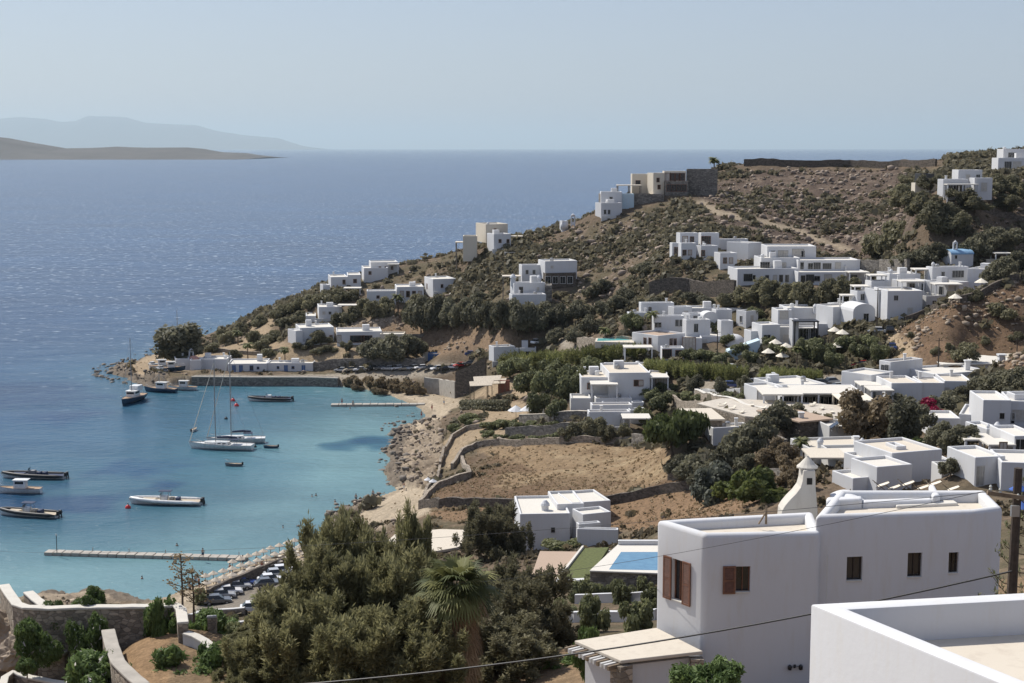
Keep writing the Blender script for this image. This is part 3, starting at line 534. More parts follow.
L(nt, mix(nt, mu2.outputs[0], colr, (.55, .6, .62)), b.inputs['Base Color'])
b.inputs['Roughness'].default_value = .22; b.inputs['IOR'].default_value = 1.33; b.inputs['Specular IOR Level'].default_value = .4
w1 = noise(nt, .5, 6, .62, sx=.55, sy=1); w2 = noise(nt, .06, 3, .5, sx=.6, sy=1)
ad = nt.nodes.new('ShaderNodeMath'); ad.operation = 'MULTIPLY_ADD'; L(nt, w2.outputs[0], ad.inputs[0]); ad.inputs[1].default_value = 3.0; L(nt, w1.outputs[0], ad.inputs[2])
bump(nt, b, ad.outputs[0], .6, .8)
me = npmesh('sea', np.stack([SXm, SY, 0 * SY], -1).reshape(-1, 3), QS, 'sea_water', sh.ravel(), True)
tag(link('sea', me), kind='structure')
# ------------------------------------------------------------------ islands on the horizon
plain('island_scrub', (.075, .066, .058), 1, .3, .004)
def island(name, label, prof, Y, depth, shore=0):
    V, Fc = [], []; xs = np.linspace(prof[0][0], prof[-1][0], 160)
    hp = np.interp(xs, [p[0] for p in prof], [p[1] for p in prof])
    k = 13
    for i, px in enumerate(xs):
        top = max(P(px, hp[i], Y).z, 1); X = (px - CX) / F * Y
        for j in range(k):
            t = j / (k - 1) * 2 - 1; hh = max(0, 1 - abs(t)) ** 1.1
            yy = Y + t * depth
            wob = 1 + .28 * (float(fbm(np.array([i * .22]), np.array([j * .7]), 3, 5)[0]) - .5) * (1 if abs(t) > .05 else .12)
            V.append((X * (1 + .2 * t * 0), yy, top * hh * wob - 1))
    n = len(xs)
    Fc = [(i * k + j, (i + 1) * k + j, (i + 1) * k + j + 1, i * k + j + 1) for i in range(n - 1) for j in range(k - 1)]
    tag(link(name, mesh(name, V, Fc, 'island_scrub', True)), label, None, None, 'structure')
island('near_island_hills', None, [(-260,150),(-120,146),(-60,141),(0,136.5),(14,138),(40,143),(70,148.2),(100,147.6),(120,146.5),(150,147.5),(190,147.2),(205,148.5),(225,152),(250,153),(262,155.2),(270,157)], 10000, 1100)
island('far_island_hills', None, [(-400,135),(-250,120),(-100,112),(0,119),(25,117),(50,119),(65,122),(80,121),(92,116),(130,117),(150,123),(200,125),(220,131),(245,135),(280,138),(305,146),(320,148)], 70000, 6000)

# ------------------------------------------------------------------ houses
JIT = random.Random(3)
def frame_part(kind, root, off, c, n, ex, w, h, trim, pane, depth=.07):
    """a window or door: frame with a pane inside, on the face whose outward normal is n"""
    up = Vector((0, 0, 1)); M = Matrix((ex, n, up)).transposed()
    t = min(.12, w * .14); b = MB()
    b.box(c + up * (h / 2 + t / 2) + n * depth / 2, (w + 2 * t, depth, t), M); b.box(c - up * (h / 2 + t / 2) + n * (depth / 2 + .02), (w + 2.6 * t, depth + .04, t), M)
    for s in (-1, 1): b.box(c + ex * s * (w / 2 + t / 2) + n * depth / 2, (t, depth, h), M)
    if w > .7: b.box(c + n * .03, (.05, .035, h), M)
    if w > 1.7:
        for s in (-1, 1): b.box(c + ex * s * w / 4 + n * .03, (.05, .035, h), M)
    f = b.build(kind, trim, root, off)
    MB().box(c + n * .006, (w, .012, h), M).build('pane' if kind == 'window' else 'door_leaf', pane, f, off)
def hitface(px, py, c, n):
    d = Vector(ray(px, py)); o = Vector((0, 0, H)); t = (c - o).dot(n) / d.dot(n); return o + d * t
def post_line(root, off, a, b_, z0, z1, mat, r=.14):
    n = max(2, int((b_ - a).length / 3.2) + 1)
    for i in range(n):
        p = a.lerp(b_, i / (n - 1)); zg = min(z0, zat(p.x, p.y) - .1)
        MB().box((p.x, p.y, (zg + z1) / 2), (2 * r, 2 * r, z1 - zg)).build('post', mat, root, off)
def belfry(root, off, px, pt, pb, Y, mat='whitewash'):
    c = P(px, pb, Y); zt = P(px, pt, Y).z; h = zt - c.z; w = max(h * .42, .9); b = MB()
    b.box((c.x - w * .36, c.y, c.z + h * .33 - .4), (w * .28, .5, h * .66 + .8)); b.box((c.x + w * .36, c.y, c.z + h * .33 - .4), (w * .28, .5, h * .66 + .8))
    b.box((c.x, c.y, c.z + h * .72), (w, .5, h * .14)); b.lathe((c.x, c.y, c.z + h * .79), [(w * .4, 0), (w * .33, h * .08), (w * .12, h * .14), (.08, h * .17), (.08, h * .21)], 8)
    b.box((c.x, c.y, c.z + h * .04), (w * .46, .5, h * .3))
    bf = b.build('belfry', mat, root, off, bevel=.03); MB().lathe((c.x, c.y, c.z + h * .4), [(w * .16, 0), (w * .13, h * .06), (w * .05, h * .14)], 8).build('bell', 'dark_metal', bf, off)
def house(name, label, cat, bl):
    first = next(b for b in bl if not isinstance(b[0], str)) if any(not isinstance(b[0], str) for b in bl) else None
    if first: C = blk(first)[0]
    else: C = P(bl[0][1], bl[0][4], bl[0][5])
    off = C.copy(); root = thing(name, off, label, cat)
    trim0 = {'hotel': 'grey_metal', 'apartments': 'whitewash_old', 'villa': 'shutter_wood'}.get(cat, 'whitewash_old')
    for bi, b in enumerate(bl):
        if isinstance(b[0], str):
            k = b[0]
            if k == 'can':
                _, x0, x1, py, pb, Y, dep = b[:7]; mat = b[7] if len(b) > 7 else 'whitewash'
                a = P(x0, py, Y); e = P(x1, py, Y); z1 = a.z; z0 = P(x0, pb, Y).z; w_ = e.x - a.x
                sm = {'whitewash': 'roof_white', 'grey_stone': 'roof_screed'}.get(mat, mat)
                MB().box(((a.x + e.x) / 2, Y + dep / 2, z1 - .14 + JIT.uniform(-.03, .03)), (w_ + .5, dep + .5, .26)).build('canopy', sm, root, off, bevel=.04)
                post_line(root, off, Vector((a.x, Y, 0)), Vector((e.x, Y, 0)), z0, z1 - .28, mat)
                post_line(root, off, Vector((a.x, Y + dep, 0)), Vector((e.x, Y + dep, 0)), z0, z1 - .28, mat)
            elif k == 'chim':
                _, px, pt, pb, Y = b[:5]; c = P(px, pb, Y); h = P(px, pt, Y).z - c.z
                if len(b) > 5: mb_ = MB().box((c.x, c.y, c.z + h * .45 - .3), (h * .38, h * .38, h * .9 + .6)); mb_.box((c.x, c.y, c.z + h * .95), (h * .5, h * .5, h * .1))
                else: mb_ = MB().lathe((c.x, c.y, c.z - .4), [(h * .24, 0), (h * .22, h * .62 + .4), (h * .3, h * .66 + .4), (h * .26, h * .8 + .4), (h * .1, h + .4)], 10)
                mb_.build('chimney', 'whitewash', root, off)
            elif k == 'dome':
                _, px, pt, r_, Y = b[:5]; c = P(px, pt, Y)
                MB().lathe((c.x, c.y, c.z - r_ * 2), [(r_, 0), (r_, r_)] + [(r_ * math.cos(R(a)), r_ + r_ * math.sin(R(a))) for a in (15, 30, 45, 60, 75, 88)], 20).build('dome', b[5] if len(b) > 5 else 'whitewash', root, off, smooth=True)
            elif k == 'belfry': belfry(root, off, *b[1:5])
            elif k == 'gable':
                _, x0, x1, pt, pb, Y = b; a = P(x0, pb, Y); e = P(x1, pb, Y); zt = P(x0, pt, Y).z; xm = (a.x + e.x) / 2; w_ = e.x - a.x; h = zt - a.z
                prof = [(-.5, -.2), (.5, -.2), (.5, .2), (.28, .25), (.24, .62), (.1, .68), (.06, 1), (-.06, 1), (-.1, .68), (-.24, .62), (-.28, .25), (-.5, .2)]
                V = [(xm + x * w_, Y + s, a.z + z * h) for s in (0, .5) for x, z in prof]; n = len(prof)
                MB().add(V, [tuple(range(n)), tuple(range(2 * n - 1, n - 1, -1))] + [(i, i + n, (i + 1) % n + n, (i + 1) % n) for i in range(n)]).build('gable', 'whitewash', root, off)
            elif k == 'solar':
                _, px, pt, pb, Y = b; c = P(px, (pt + pb) / 2, Y)
                M = Matrix.Rotation(R(-35), 3, 'Y'); MB().box(c, (2.2, 1.6, .1), M).build('solar_panel', 'solar_glass', root, off)
                MB().box(c + Vector((.2, 0, -.75)), (.15, 1.2, 1.3)).box(c + Vector((-.6, 0, -.9)), (.1, 1.2, .6)).build('panel_stand', 'grey_metal', root, off)
                MB().tube([c + Vector((1.1, -.7, .8)), c + Vector((1.1, .7, .8))], .22, 8).build('water_tank', 'white_gel', root, off)
            elif k == 'ramp':
                _, x0, x1, pt, pb, Y = b; a = P(x0, pt, Y); e = P(x1, pb, Y)
                V = [(a.x, Y + s, a.z) for s in (0, .4)] + [(e.x, Y + s, e.z) for s in (0, .4)] + [(a.x, Y + s, e.z - 3) for s in (0, .4)] + [(e.x, Y + s, e.z - 3) for s in (0, .4)]
                MB().add(V, [(0, 1, 3, 2), (0, 2, 6, 4), (1, 5, 7, 3), (2, 3, 7, 6), (0, 4, 5, 1)]).build('stair_wall', 'whitewash', root, off)
            elif k == 'wedge':
                _, x0, x1, pt, pb, Y = b; a = P(x0, pb, Y); e = P(x1, pt, Y); f = P(x1, pb, Y); q = P(x0, (pt + pb) / 2 + 3, Y)
                V = [(p.x, Y + s, p.z) for s in (0, 3.5) for p in (Vector((a.x, 0, a.z - 3)), Vector((f.x, 0, f.z - 3)), e, q)]
                MB().add(V, [(0, 1, 2, 3), (7, 6, 5, 4), (3, 2, 6, 7), (0, 3, 7, 4), (1, 5, 6, 2)]).build('sloping_wall', 'pale_blue_wash', root, off)
            elif k == 'door':
                _, px, py, w_, h = b; c = P(px, py, 195.6); frame_part('door', root, off, c, Vector((0, -1, 0)), Vector((1, 0, 0)), w_, h, 'old_wood', 'curtain')
            continue
        C, ex, ey, w_, d, zt = blk(b); o = b[7]; mat = o.get('mat', 'whitewash'); trim = o.get('trim', trim0)
        C = C + ey * JIT.uniform(-.12, .12) + ex * JIT.uniform(-.04, .04); zt += JIT.uniform(-.05, .05)
        zb = C.z - (1.6 if o.get('up') else 5.0)
        pt = lambda u, v, z: C + ex * u + ey * v + Vector((0, 0, z - C.z))
        rec = lambda u0, u1, v0, v1, z: [pt(u0, v0, z), pt(u1, v0, z), pt(u1, v1, z), pt(u0, v1, z)]
        t, ph = .3, .42; bev = .09 if b[5] < 300 else .05
        if o.get('vault') or o.get('barrel'):
            wm = MB(); N = 10; axis_u = bool(o.get('barrel')); span = d if axis_u else w_; ln = w_ if axis_u else d; rise = span * (.22 if axis_u else .32); z0 = zt - rise
            prof = [(0, zb), (0, z0)] + [(span / 2 - span / 2 * math.cos(math.pi * i / N), z0 + rise * math.sin(math.pi * i / N)) for i in range(1, N)] + [(span, z0), (span, zb)]
            V = [pt(l_, s_, z_) if axis_u else pt(s_, l_, z_) for l_ in (0, ln) for s_, z_ in prof]; n = len(prof)
            wm.add(V, [tuple(range(n)), tuple(range(2 * n - 1, n - 1, -1))] + [(i, i + 1, i + 1 + n, i + n) for i in range(n - 1)])
            wm.build('wall', mat, root, off)
            if axis_u:
                rp = [(span / 2 - (span / 2 + .12) * math.cos(math.pi * i / N), z0 + (rise + .14) * math.sin(math.pi * i / N)) for i in range(N + 1)]
                ri = [(span / 2 - (span / 2 + .02) * math.cos(math.pi * i / N), z0 + (rise + .02) * math.sin(math.pi * i / N)) for i in range(N + 1)]
                pr = rp + ri[::-1]; n = len(pr); V = [pt(l_, s_, z_) for l_ in (-.12, ln + .12) for s_, z_ in pr]
                MB().add(V, [(i, (i + 1) % n, (i + 1) % n + n, i + n) for i in range(n)] + [(i, i + 1, n - 2 - i, n - 1 - i) for i in range(N)] + [(n + i, n + i + 1, 2 * n - 2 - i, 2 * n - 1 - i) for i in range(N)]).build('roof', o['barrel'], root, off)
        elif o.get('rim'):
            MB().add(rec(0, w_, 0, d, zb) + rec(0, w_, 0, d, zt - .3), [(0, 1, 5, 4), (1, 2, 6, 5), (2, 3, 7, 6), (3, 0, 4, 7), (4, 5, 6, 7)]).build('wall', mat, root, off)
            e_ = .45; MB().add(rec(-e_, w_ + e_, -e_, d + e_, zt - .28) + rec(-e_, w_ + e_, -e_, d + e_, zt), [(3, 2, 1, 0), (0, 1, 5, 4), (1, 2, 6, 5), (2, 3, 7, 6), (3, 0, 4, 7), (4, 5, 6, 7)]).build('roof', o['rim'], root, off, bevel=.05)
        else:
            t = min(t, w_ * .2, d * .2)
            V = rec(0, w_, 0, d, zb) + rec(0, w_, 0, d, zt) + rec(t, w_ - t, t, d - t, zt) + rec(t, w_ - t, t, d - t, zt - ph)
            Fc = [(i, (i + 1) % 4, (i + 1) % 4 + 4, i + 4) for i in range(4)] + [(i + 4, (i + 1) % 4 + 4, (i + 1) % 4 + 8, i + 8) for i in range(4)] + [(i + 8, (i + 1) % 4 + 8, (i + 1) % 4 + 12, i + 12) for i in range(4)]
            MB().add(V, Fc).build('wall', mat, root, off, bevel=bev)
            s_ = t - .03; V = rec(s_, w_ - s_, s_, d - s_, zt - ph - .2) + rec(s_, w_ - s_, s_, d - s_, zt - ph + .03)
            MB().add(V, [(3, 2, 1, 0), (0, 1, 5, 4), (1, 2, 6, 5), (2, 3, 7, 6), (3, 0, 4, 7), (4, 5, 6, 7)]).build('roof', o.get('roof', 'roof_white'), root, off)
        if b[5] > 230 and mat == 'whitewash' and not (o.get('vault') or o.get('barrel') or o.get('rim')):
            zr = zt - ph + .03
            if w_ > 5 and d > 4.5 and JIT.random() < .5:
                u0, v0 = JIT.uniform(.6, max(.7, w_ - 3.2)), JIT.uniform(d * .4, max(d * .45, d - 2.6)); hh = JIT.uniform(1.2, 2.1); a_, b_, c_ = JIT.uniform(1.5, 2.4), JIT.uniform(1.4, 2.0), 0
                MB().add([pt(u0 + x * a_, v0 + y * b_, z) for z in (zr - .1, zr + hh) for x, y in ((0, 0), (1, 0), (1, 1), (0, 1))], [(3, 2, 1, 0), (4, 5, 6, 7), (0, 1, 5, 4), (1, 2, 6, 5), (2, 3, 7, 6), (3, 0, 4, 7)]).build('stair_box', mat, root, off, bevel=.06)
            if w_ > 4 and JIT.random() < .5:
                p = pt(JIT.uniform(.8, w_ - .8), d - .7, zr); MB().box((p.x, p.y, zr + .55), (.5, .5, 1.2)).box((p.x, p.y, zr + 1.25), (.66, .66, .14)).build('chimney', mat, root, off, bevel=.03)
            if w_ > 5 and JIT.random() < .3:
                p = pt(JIT.uniform(1.2, w_ - 1.2), d * .55, zr); MB().lathe((p.x, p.y, zr - .02), [(.5, 0), (.52, .1), (.5, .85), (.4, 1.0), (.12, 1.05)], 12).build('water_tank', JIT.choice(['grey_metal', 'white_gel']), root, off)
            if not o.get('up') and w_ > 4 and JIT.random() < .6:
                f0 = JIT.uniform(1.6, 3.0); u0, u1 = -JIT.uniform(0, 1.5), w_ * JIT.uniform(.55, 1.15); zz = [zat(*pt(u, -f0, 0)[:2]) for u in (u0, (u0 + u1) / 2, u1)]; ztw = min(max(zz) + .75, C.z + 1.0)
                MB().add([pt(u, -f0 + v, z) for z in (min(zz) - 1, ztw) for u, v in ((u0, 0), (u1, 0), (u1, .3), (u0, .3))], [(3, 2, 1, 0), (4, 5, 6, 7), (0, 1, 5, 4), (1, 2, 6, 5), (2, 3, 7, 6), (3, 0, 4, 7)]).build('court_wall', 'whitewash_old', root, off, bevel=.05)
        up = Vector((0, 0, 1))
        for key, kind in (('win', 'window'), ('lwin', 'window'), ('door', 'door')):
            for q in o.get(key, []):
                if key == 'lwin': n = -ex; e = -ey
                else: n = -ey; e = ex
                p = hitface(q[0], q[1], C, n)
                if kind == 'window': pane = 'window_glass' if JIT.random() < .8 else 'curtain'
                else: pane = o.get('trim', 'blue_paint')
                frame_part(kind, root, off, p, n, e, q[2], q[3], trim if kind == 'window' else 'whitewash_old', pane)
    return root
for hs in HOUSES: house(*hs)
# ------------------------------------------------------------------ masonry walls, terraces and yards
def drape(pts, step=1.2):
    out = []
    for i in range(len(pts) - 1):
        a, b = pts[i], pts[i + 1]; n = max(1, int((b - a).length / step))
        out += [a.lerp(b, k / n) for k in range(n)]
    return out + [pts[-1]]
def wall_run(name, label, pix, h, t, mat, cap=None, level=None, base=None, cat='wall', capn='coping', pts=None):
    P3 = pts or [G(x, y) for x, y in pix]; L_ = drape(P3); n = len(L_); off = L_[0].copy()
    body, cp_ = MB(), MB(); V, Vc = [], []
    for i, p in enumerate(L_):
        tv = (L_[min(i + 1, n - 1)] - L_[max(i - 1, 0)]); tv.z = 0; tv.normalize(); nv = Vector((-tv.y, tv.x, 0)) * t / 2
        zg = zat(p.x, p.y); zt = (level if level is not None else zg + h + .06 * math.sin(i * 1.7) * (cap is None)); zb = min(zg - 1, zt - .5) if base is None else base
        for s, z in ((-1, zb), (-1, zt), (1, zt), (1, zb)): q = p + nv * s; V.append((q.x, q.y, z))
        k = 1.14
        for s, z in ((-k, zt + .004), (-k, zt + .16), (k, zt + .16), (k, zt + .004)): q = p + nv * s; Vc.append((q.x, q.y, z))
    Fc = [(i * 4 + j, (i + 1) * 4 + j, (i + 1) * 4 + (j + 1) % 4, i * 4 + (j + 1) % 4) for i in range(n - 1) for j in range(4)] + [(0, 1, 2, 3), tuple((n - 1) * 4 + j for j in (3, 2, 1, 0))]
    root = body.add(V, Fc).build(name, mat, None, off) if not cap else thing(name, off, label, cat)
    if not cap: root.location = off; tag(root, label, cat)
    else: body.add(V, Fc).build('wall', mat, root, off); cp_.add(Vc, Fc).build(capn, cap, root, off, bevel=.04)
    return root
wall_run('field_wall', 'dry stone wall along the upper edge of the dry grass field', [(452,470),(462,455),(476,448),(500,444.5),(560,444),(640,443)], 1.3, .6, 'fieldstone')
wall_run('field_wall', 'dark stone wall along the lower edge of the dry grass field', [(420,509),(440,508),(500,507.5),(560,507),(620,503),(660,494),(703,487)], 1.5, .7, 'dark_fieldstone')
wall_run('field_wall', 'stone wall at the seaward end of the dry field joining the two long walls', [(420,508),(428,498),(438,489),(470,478),(462,462)], 1.3, .6, 'fieldstone')
wall_run('path_wall', 'low curved pale wall of the coast path above the shore rocks', [(440,468),(444,452),(452,440),(466,431),(500,427)], 1.2, .5, 'fieldstone')
wall_run('path_wall', 'outer wall of the coast path ending at the cove', [(424,500),(436,484),(440,470)], 1.1, .5, 'fieldstone')
wall_run('strip_wall', 'short white topped wall beside the sunshade in the dark bushes', [(668,480),(684,478),(703,482)], 1.2, .5, 'fieldstone', 'whitewash_old')
wall_run('ridge_wall', 'long dark stone wall on the hill skyline', [(744,166.5),(780,166.5),(850,167),(900,167),(936,166)], 2.4, .8, 'dark_fieldstone')
wall_run('estate_wall', 'plain grey stone wall to the right of the long hotel', [(858,275.5),(880,276),(908,276)], 4.2, .8, 'grey_stone')
wall_run('retaining_wall', 'brown stone retaining wall below the rocks left of the hotel', [(650,297),(690,294),(735,297)], 4.0, .9, 'dark_fieldstone')
wall_run('hill_road_wall', 'dark stone wall climbing beside the large white complex', [(905,323),(930,313),(960,303),(985,294),(1018,281)], 1.5, .7, 'dark_fieldstone')
wall_run('road_wall', 'curved stone wall along the pale road between the green gardens', [(668,397),(674,404),(690,410),(708,412),(728,410)], 1.8, .6, 'fieldstone')
wall_run('pool_terrace_wall', 'stone terrace wall below the hotel pool', [(696,402),(716,410),(742,418),(772,424),(790,428)], 2.6, .7, 'fieldstone', 'roof_white')
wall_run('parking_wall', 'low pale wall round the circular car park by the round trees', [(683,384),(690,391),(710,395),(740,394),(756,388)], 1.2, .5, 'whitewash_old')
wall_run('beach_wall', 'tall dark stone wall at the end of the quay car park', [(456,398),(470,392),(486,384)], 7, .9, 'dark_fieldstone')
wall_run('bank_wall', 'beige rendered retaining wall above the sand at the end of the quay', [(425,393),(440,395),(456,398)], 4.4, .8, 'concrete')
wall_run('garden_wall', 'grey stone wall behind the terrace with closed parasols', [(506,438),(530,436),(560,434),(584,432)], 2.2, .6, 'grey_stone')
wall_run('garden_wall', 'grey stone wall in front of the terrace with closed parasols', [(520,424),(550,423),(588,421)], 2.0, .6, 'grey_stone', 'roof_screed')
wall_run('grove_wall', 'short grey wall block under the small olive trees', [(633,446),(650,446)], 2.4, .7, 'grey_stone')
wall_run('grove_wall', 'low stone wall along the foot of the olive trees by the stepped cottages', [(560,444),(590,441.5),(618,440.5)], 1.6, .6, 'grey_stone')
wall_run('pool_wall', 'curved stone wall of the small garden pool on the slope', [(578,348),(600,352),(636,349)], 2.6, .7, 'fieldstone')
wall_run('track_wall', 'pale stone wall zigzagging down the scrub left of the hill road', [(852,344),(868,350),(866,358)], 1.0, .4, 'whitewash_old')
wall_run('hill_wall', 'dark stone wall running down the slope under the hilltop houses', [(966,205),(985,212),(1010,218),(1024,222)], 1.4, .6, 'dark_fieldstone')
wall_run('garden_wall', 'long low stone wall in front of the quay gardens', [(186,356),(230,353),(285,351)], 1.1, .5, 'fieldstone')
wall_run('garden_wall', 'dark stone wall behind the far car park under the quay trees', [(314,370),(350,368),(425,366)], 2.6, .6, 'grey_stone')
wall_run('strip_wall', 'grey wall of the garden under the silver bush left of the bell tower chimney', [(745,483),(765,480),(790,478)], 1.6, .5, 'grey_stone')
# quay
q = MB(); qp = [PZ(a, b, 0) for a, b in ((192,385),(250,385.6),(310,385.6),(338,386.6))]
V = []
for p in qp: V += [(p.x, p.y - .6, -1), (p.x, p.y - .6, 2.3), (p.x, p.y + 4, 2.3), (p.x, p.y + 4, -1)]
off = qp[0].copy()
Fc = [(i * 4 + j, (i + 1) * 4 + j, (i + 1) * 4 + (j + 1) % 4, i * 4 + (j + 1) % 4) for i in range(3) for j in range(4)] + [(0, 1, 2, 3), (15, 14, 13, 12)]
root = thing('quay', off, 'long stone quay wall with a pale concrete edge below the quay houses', 'quay'); q.add(V, Fc).build('wall', 'grey_stone', root, off)
V = []
for p in qp: V += [(p.x, p.y - .75, 2.31), (p.x, p.y - .75, 2.6), (p.x, p.y + .3, 2.6), (p.x, p.y + .3, 2.31)]
MB().add(V, Fc).build('coping', 'concrete', root, off)
def slab(name, label, cat, pix, z, th, mat, parts=None):
    pts = [PZ(a, b, z) for a, b in pix]; off = pts[0].copy(); root = thing(name, off, label, cat)
    MB().prism([(p.x, p.y) for p in pts], z - th, z).build('slab', mat, root, off, bevel=.05); return root, off, pts
# bungalow pool
zp = 20.6
root, off, pts = slab('pool_terrace', 'white terrace with a rectangular blue pool above a stone wall', 'pool', [(590,571),(618,546),(668,546),(668,574)], zp, 3.2, 'grey_stone')
MB().prism([tuple(PZ(a, b, zp)[:2]) for a, b in ((589.5,572),(618,545.5),(669,545.5),(669,575))], zp + .004, zp + .18).build('deck', 'roof_white', root, off, bevel=.04)
MB().prism([tuple(PZ(a, b, zp)[:2]) for a, b in ((609,571),(621,553.5),(666,553.5),(666,572))], zp + .1, zp + .19).build('water', 'pool_water', root, off)
MB().add(*(lambda b: (b.v, b.f))(MB().prism([tuple(PZ(a, b, zp)[:2]) for a, b in ((618,546.4),(668,546.4),(668,545.2),(618,545.2))], zp + .18, zp + .7))).build('parapet', 'whitewash', root, off, bevel=.05)
root, off, pts = slab('flat_roof', 'brown rendered flat roof beside the grass roof', 'roof', [(529,582),(540,551),(581,551.5),(557,581)], 18.0, .4, 'roof_pink')
post_line(root, off, pts[0], pts[3], 14, 17.5, 'whitewash_old'); post_line(root, off, pts[1], pts[2], 14, 17.5, 'whitewash_old')
root, off, pts = slab('grass_roof', 'flat roof planted with green grass next to the pool terrace', 'roof', [(559,580.5),(584,548),(609,547),(589,579)], 18.1, .45, 'grass_roof')
MB().prism([tuple(PZ(a, b, 18.1)[:2]) for a, b in ((556,583),(556.5,581),(590,579.2),(590,581.2))], 17.6, 18.3).build('edge_beam', 'whitewash', root, off)
MB().prism([tuple(PZ(a, b, 18.1)[:2]) for a, b in ((555.6,581),(582,547.5),(584,547.5),(558.6,581))], 17.6, 18.35).build('divider', 'roof_white', root, off)
post_line(root, off, pts[0], pts[3], 14, 17.6, 'whitewash_old', .2); post_line(root, off, pts[1], pts[2], 14, 17.6, 'whitewash_old', .2)
root, off, pts = slab('hotel_pool', 'small turquoise pool at the corner of the hotel terrace', 'pool', [(756,418),(762,409),(772,409.5),(768,418.5)], 23.2, 1.0, 'roof_white')
MB().prism([tuple(PZ(a, b, 23.2)[:2]) for a, b in ((758,416.5),(763,410),(771,410.4),(767,417))], 23.15, 23.22).build('water', 'pool_teal', root, off)
root, off, pts = slab('garden_pool', 'narrow turquoise pool inside the curved stone wall', 'pool', [(595,341.5),(596,338),(618,337.5),(634,339.5),(634,342.5)], 22.4, 1.6, 'roof_screed')
MB().prism([tuple(PZ(a, b, 22.4)[:2]) for a, b in ((597,341),(598,338.4),(617,338),(632,340))], 22.35, 22.42).build('water', 'pool_teal', root, off)
ts = [(697,404),(722,399),(788,402),(862,408),(852,423),(790,421),(745,417)]
root, off, pts = slab('sun_terrace', 'paved terrace above a stone wall in front of the hotel porch', 'terrace', ts, 22.7, 3.4, 'fieldstone')
MB().prism([(p.x, p.y) for p in (PZ(a, b, 22.7) for a, b in ts)], 22.704, 22.86).build('paving', 'deck_tile', root, off)
cream = [(380,548),(396,533),(440,529),(474,530),(470,545),(430,552)]
p0 = G(420, 540); slab('flat_roof', 'cream flat roof half hidden behind the tamarisks', 'roof', cream, p0.z + 2.2, .4, 'roof_screed')
# ------------------------------------------------------------------ foliage meshes
def leaves(lobes, n, size, rng, aspect=1.6, shell=.45, up=.25, axis=0.0, jit=.35):
    """n small leaf faces spread through ellipsoid lobes (cx,cy,cz,rx,ry,rz)"""
    lb = np.array(lobes, float); vol = (lb[:, 3] * lb[:, 4] * lb[:, 5]) ** .67; k = rng.choice(len(lb), n, p=vol / vol.sum())
    d = rng.normal(size=(n, 3)); d /= np.linalg.norm(d, axis=1)[:, None]
    r = shell + (1 - shell) * rng.random(n) ** .6; r *= 1 + rng.normal(size=n) * .08
    pos = lb[k, :3] + d * lb[k, 3:] * r[:, None]
    nm = d + rng.normal(size=(n, 3)) * .7 + np.array([0, 0, up]); nm /= np.linalg.norm(nm, axis=1)[:, None]
    t = np.cross(nm, rng.normal(size=(n, 3))); t /= np.linalg.norm(t, axis=1)[:, None] + 1e-9
    if axis:
        t = t + axis * (d * .7 + np.array([0, 0, .8])); t /= np.linalg.norm(t, axis=1)[:, None]
    b_ = np.cross(nm, t); b_ /= np.linalg.norm(b_, axis=1)[:, None] + 1e-9
    s = size * (1 + rng.normal(size=n) * jit).clip(.4, 2)
    a = t * (s * aspect / 2)[:, None]; b2 = b_ * (s / 2)[:, None]
    V = np.stack([pos - a - b2 * .5, pos + a * .1 - b2, pos + a + b2 * .3, pos - a * .2 + b2], 1).reshape(-1, 3)
    lt = rng.random(len(lb)); tint = (.45 * lt[k] + .55 * rng.random(n)).repeat(4)
    return V, np.arange(4 * n).reshape(n, 4), tint
def fitbox(V, z0):
    if z0 is None: return V
    lo, hi = np.percentile(V, 1.5, axis=0), np.percentile(V, 98.5, axis=0); c_ = (lo + hi) / 2
    V = V.copy(); V[:, :2] = (V[:, :2] - c_[:2]) / (hi - lo)[:2]; V[:, 2] = z0 + (V[:, 2] - lo[2]) / (hi - lo)[2] * (1 - z0); return V
def crown(name, lobes, n, size, mat, seed, z0=None, **kw):
    rng = np.random.default_rng(seed); V, Q_, t = leaves(lobes, n, size, rng, **kw); V = fitbox(V, z0); return npmesh(name, V, Q_, mat, t)
def blobs(seed, n, rx, rz, cz, rr=(.35, .6), flat=1.0):
    r = random.Random(seed); out = []
    for i in range(n):
        a = r.uniform(0, 6.28); d = rx * math.sqrt(r.random()) * .72; z = cz + r.uniform(-.55, .6) * rz * (1 - .5 * (d / rx))
        s = r.uniform(*rr) * rx; out.append((d * math.cos(a), d * math.sin(a), z, s, s, s * flat * min(1, rz / rx * 1.1)))
    return out
def trunk_mesh(name, h, r0, fork=4, spread=1.2, seed=0, mat='trunk_bark', bend=.15):
    r = random.Random(seed); b = MB(); top = Vector((r.uniform(-bend, bend) * h, r.uniform(-bend, bend) * h, h * .55))
    b.tube([(0, 0, -.5), (0, 0, .1), top * .5, top], [r0 * 1.3, r0, r0 * .8, r0 * .65], 7)
    for i in range(fork):
        a = 6.28 * i / fork + r.uniform(-.4, .4); e = top + Vector((math.cos(a) * spread, math.sin(a) * spread, h * .45))
        b.tube([top - Vector((0, 0, .1)), top.lerp(e, .5) + Vector((0, 0, .1 * h)), e], [r0 * .5, r0 * .32, r0 * .12], 5)
    o = b.build(name, mat); me = o.data; D.objects.remove(o); return me
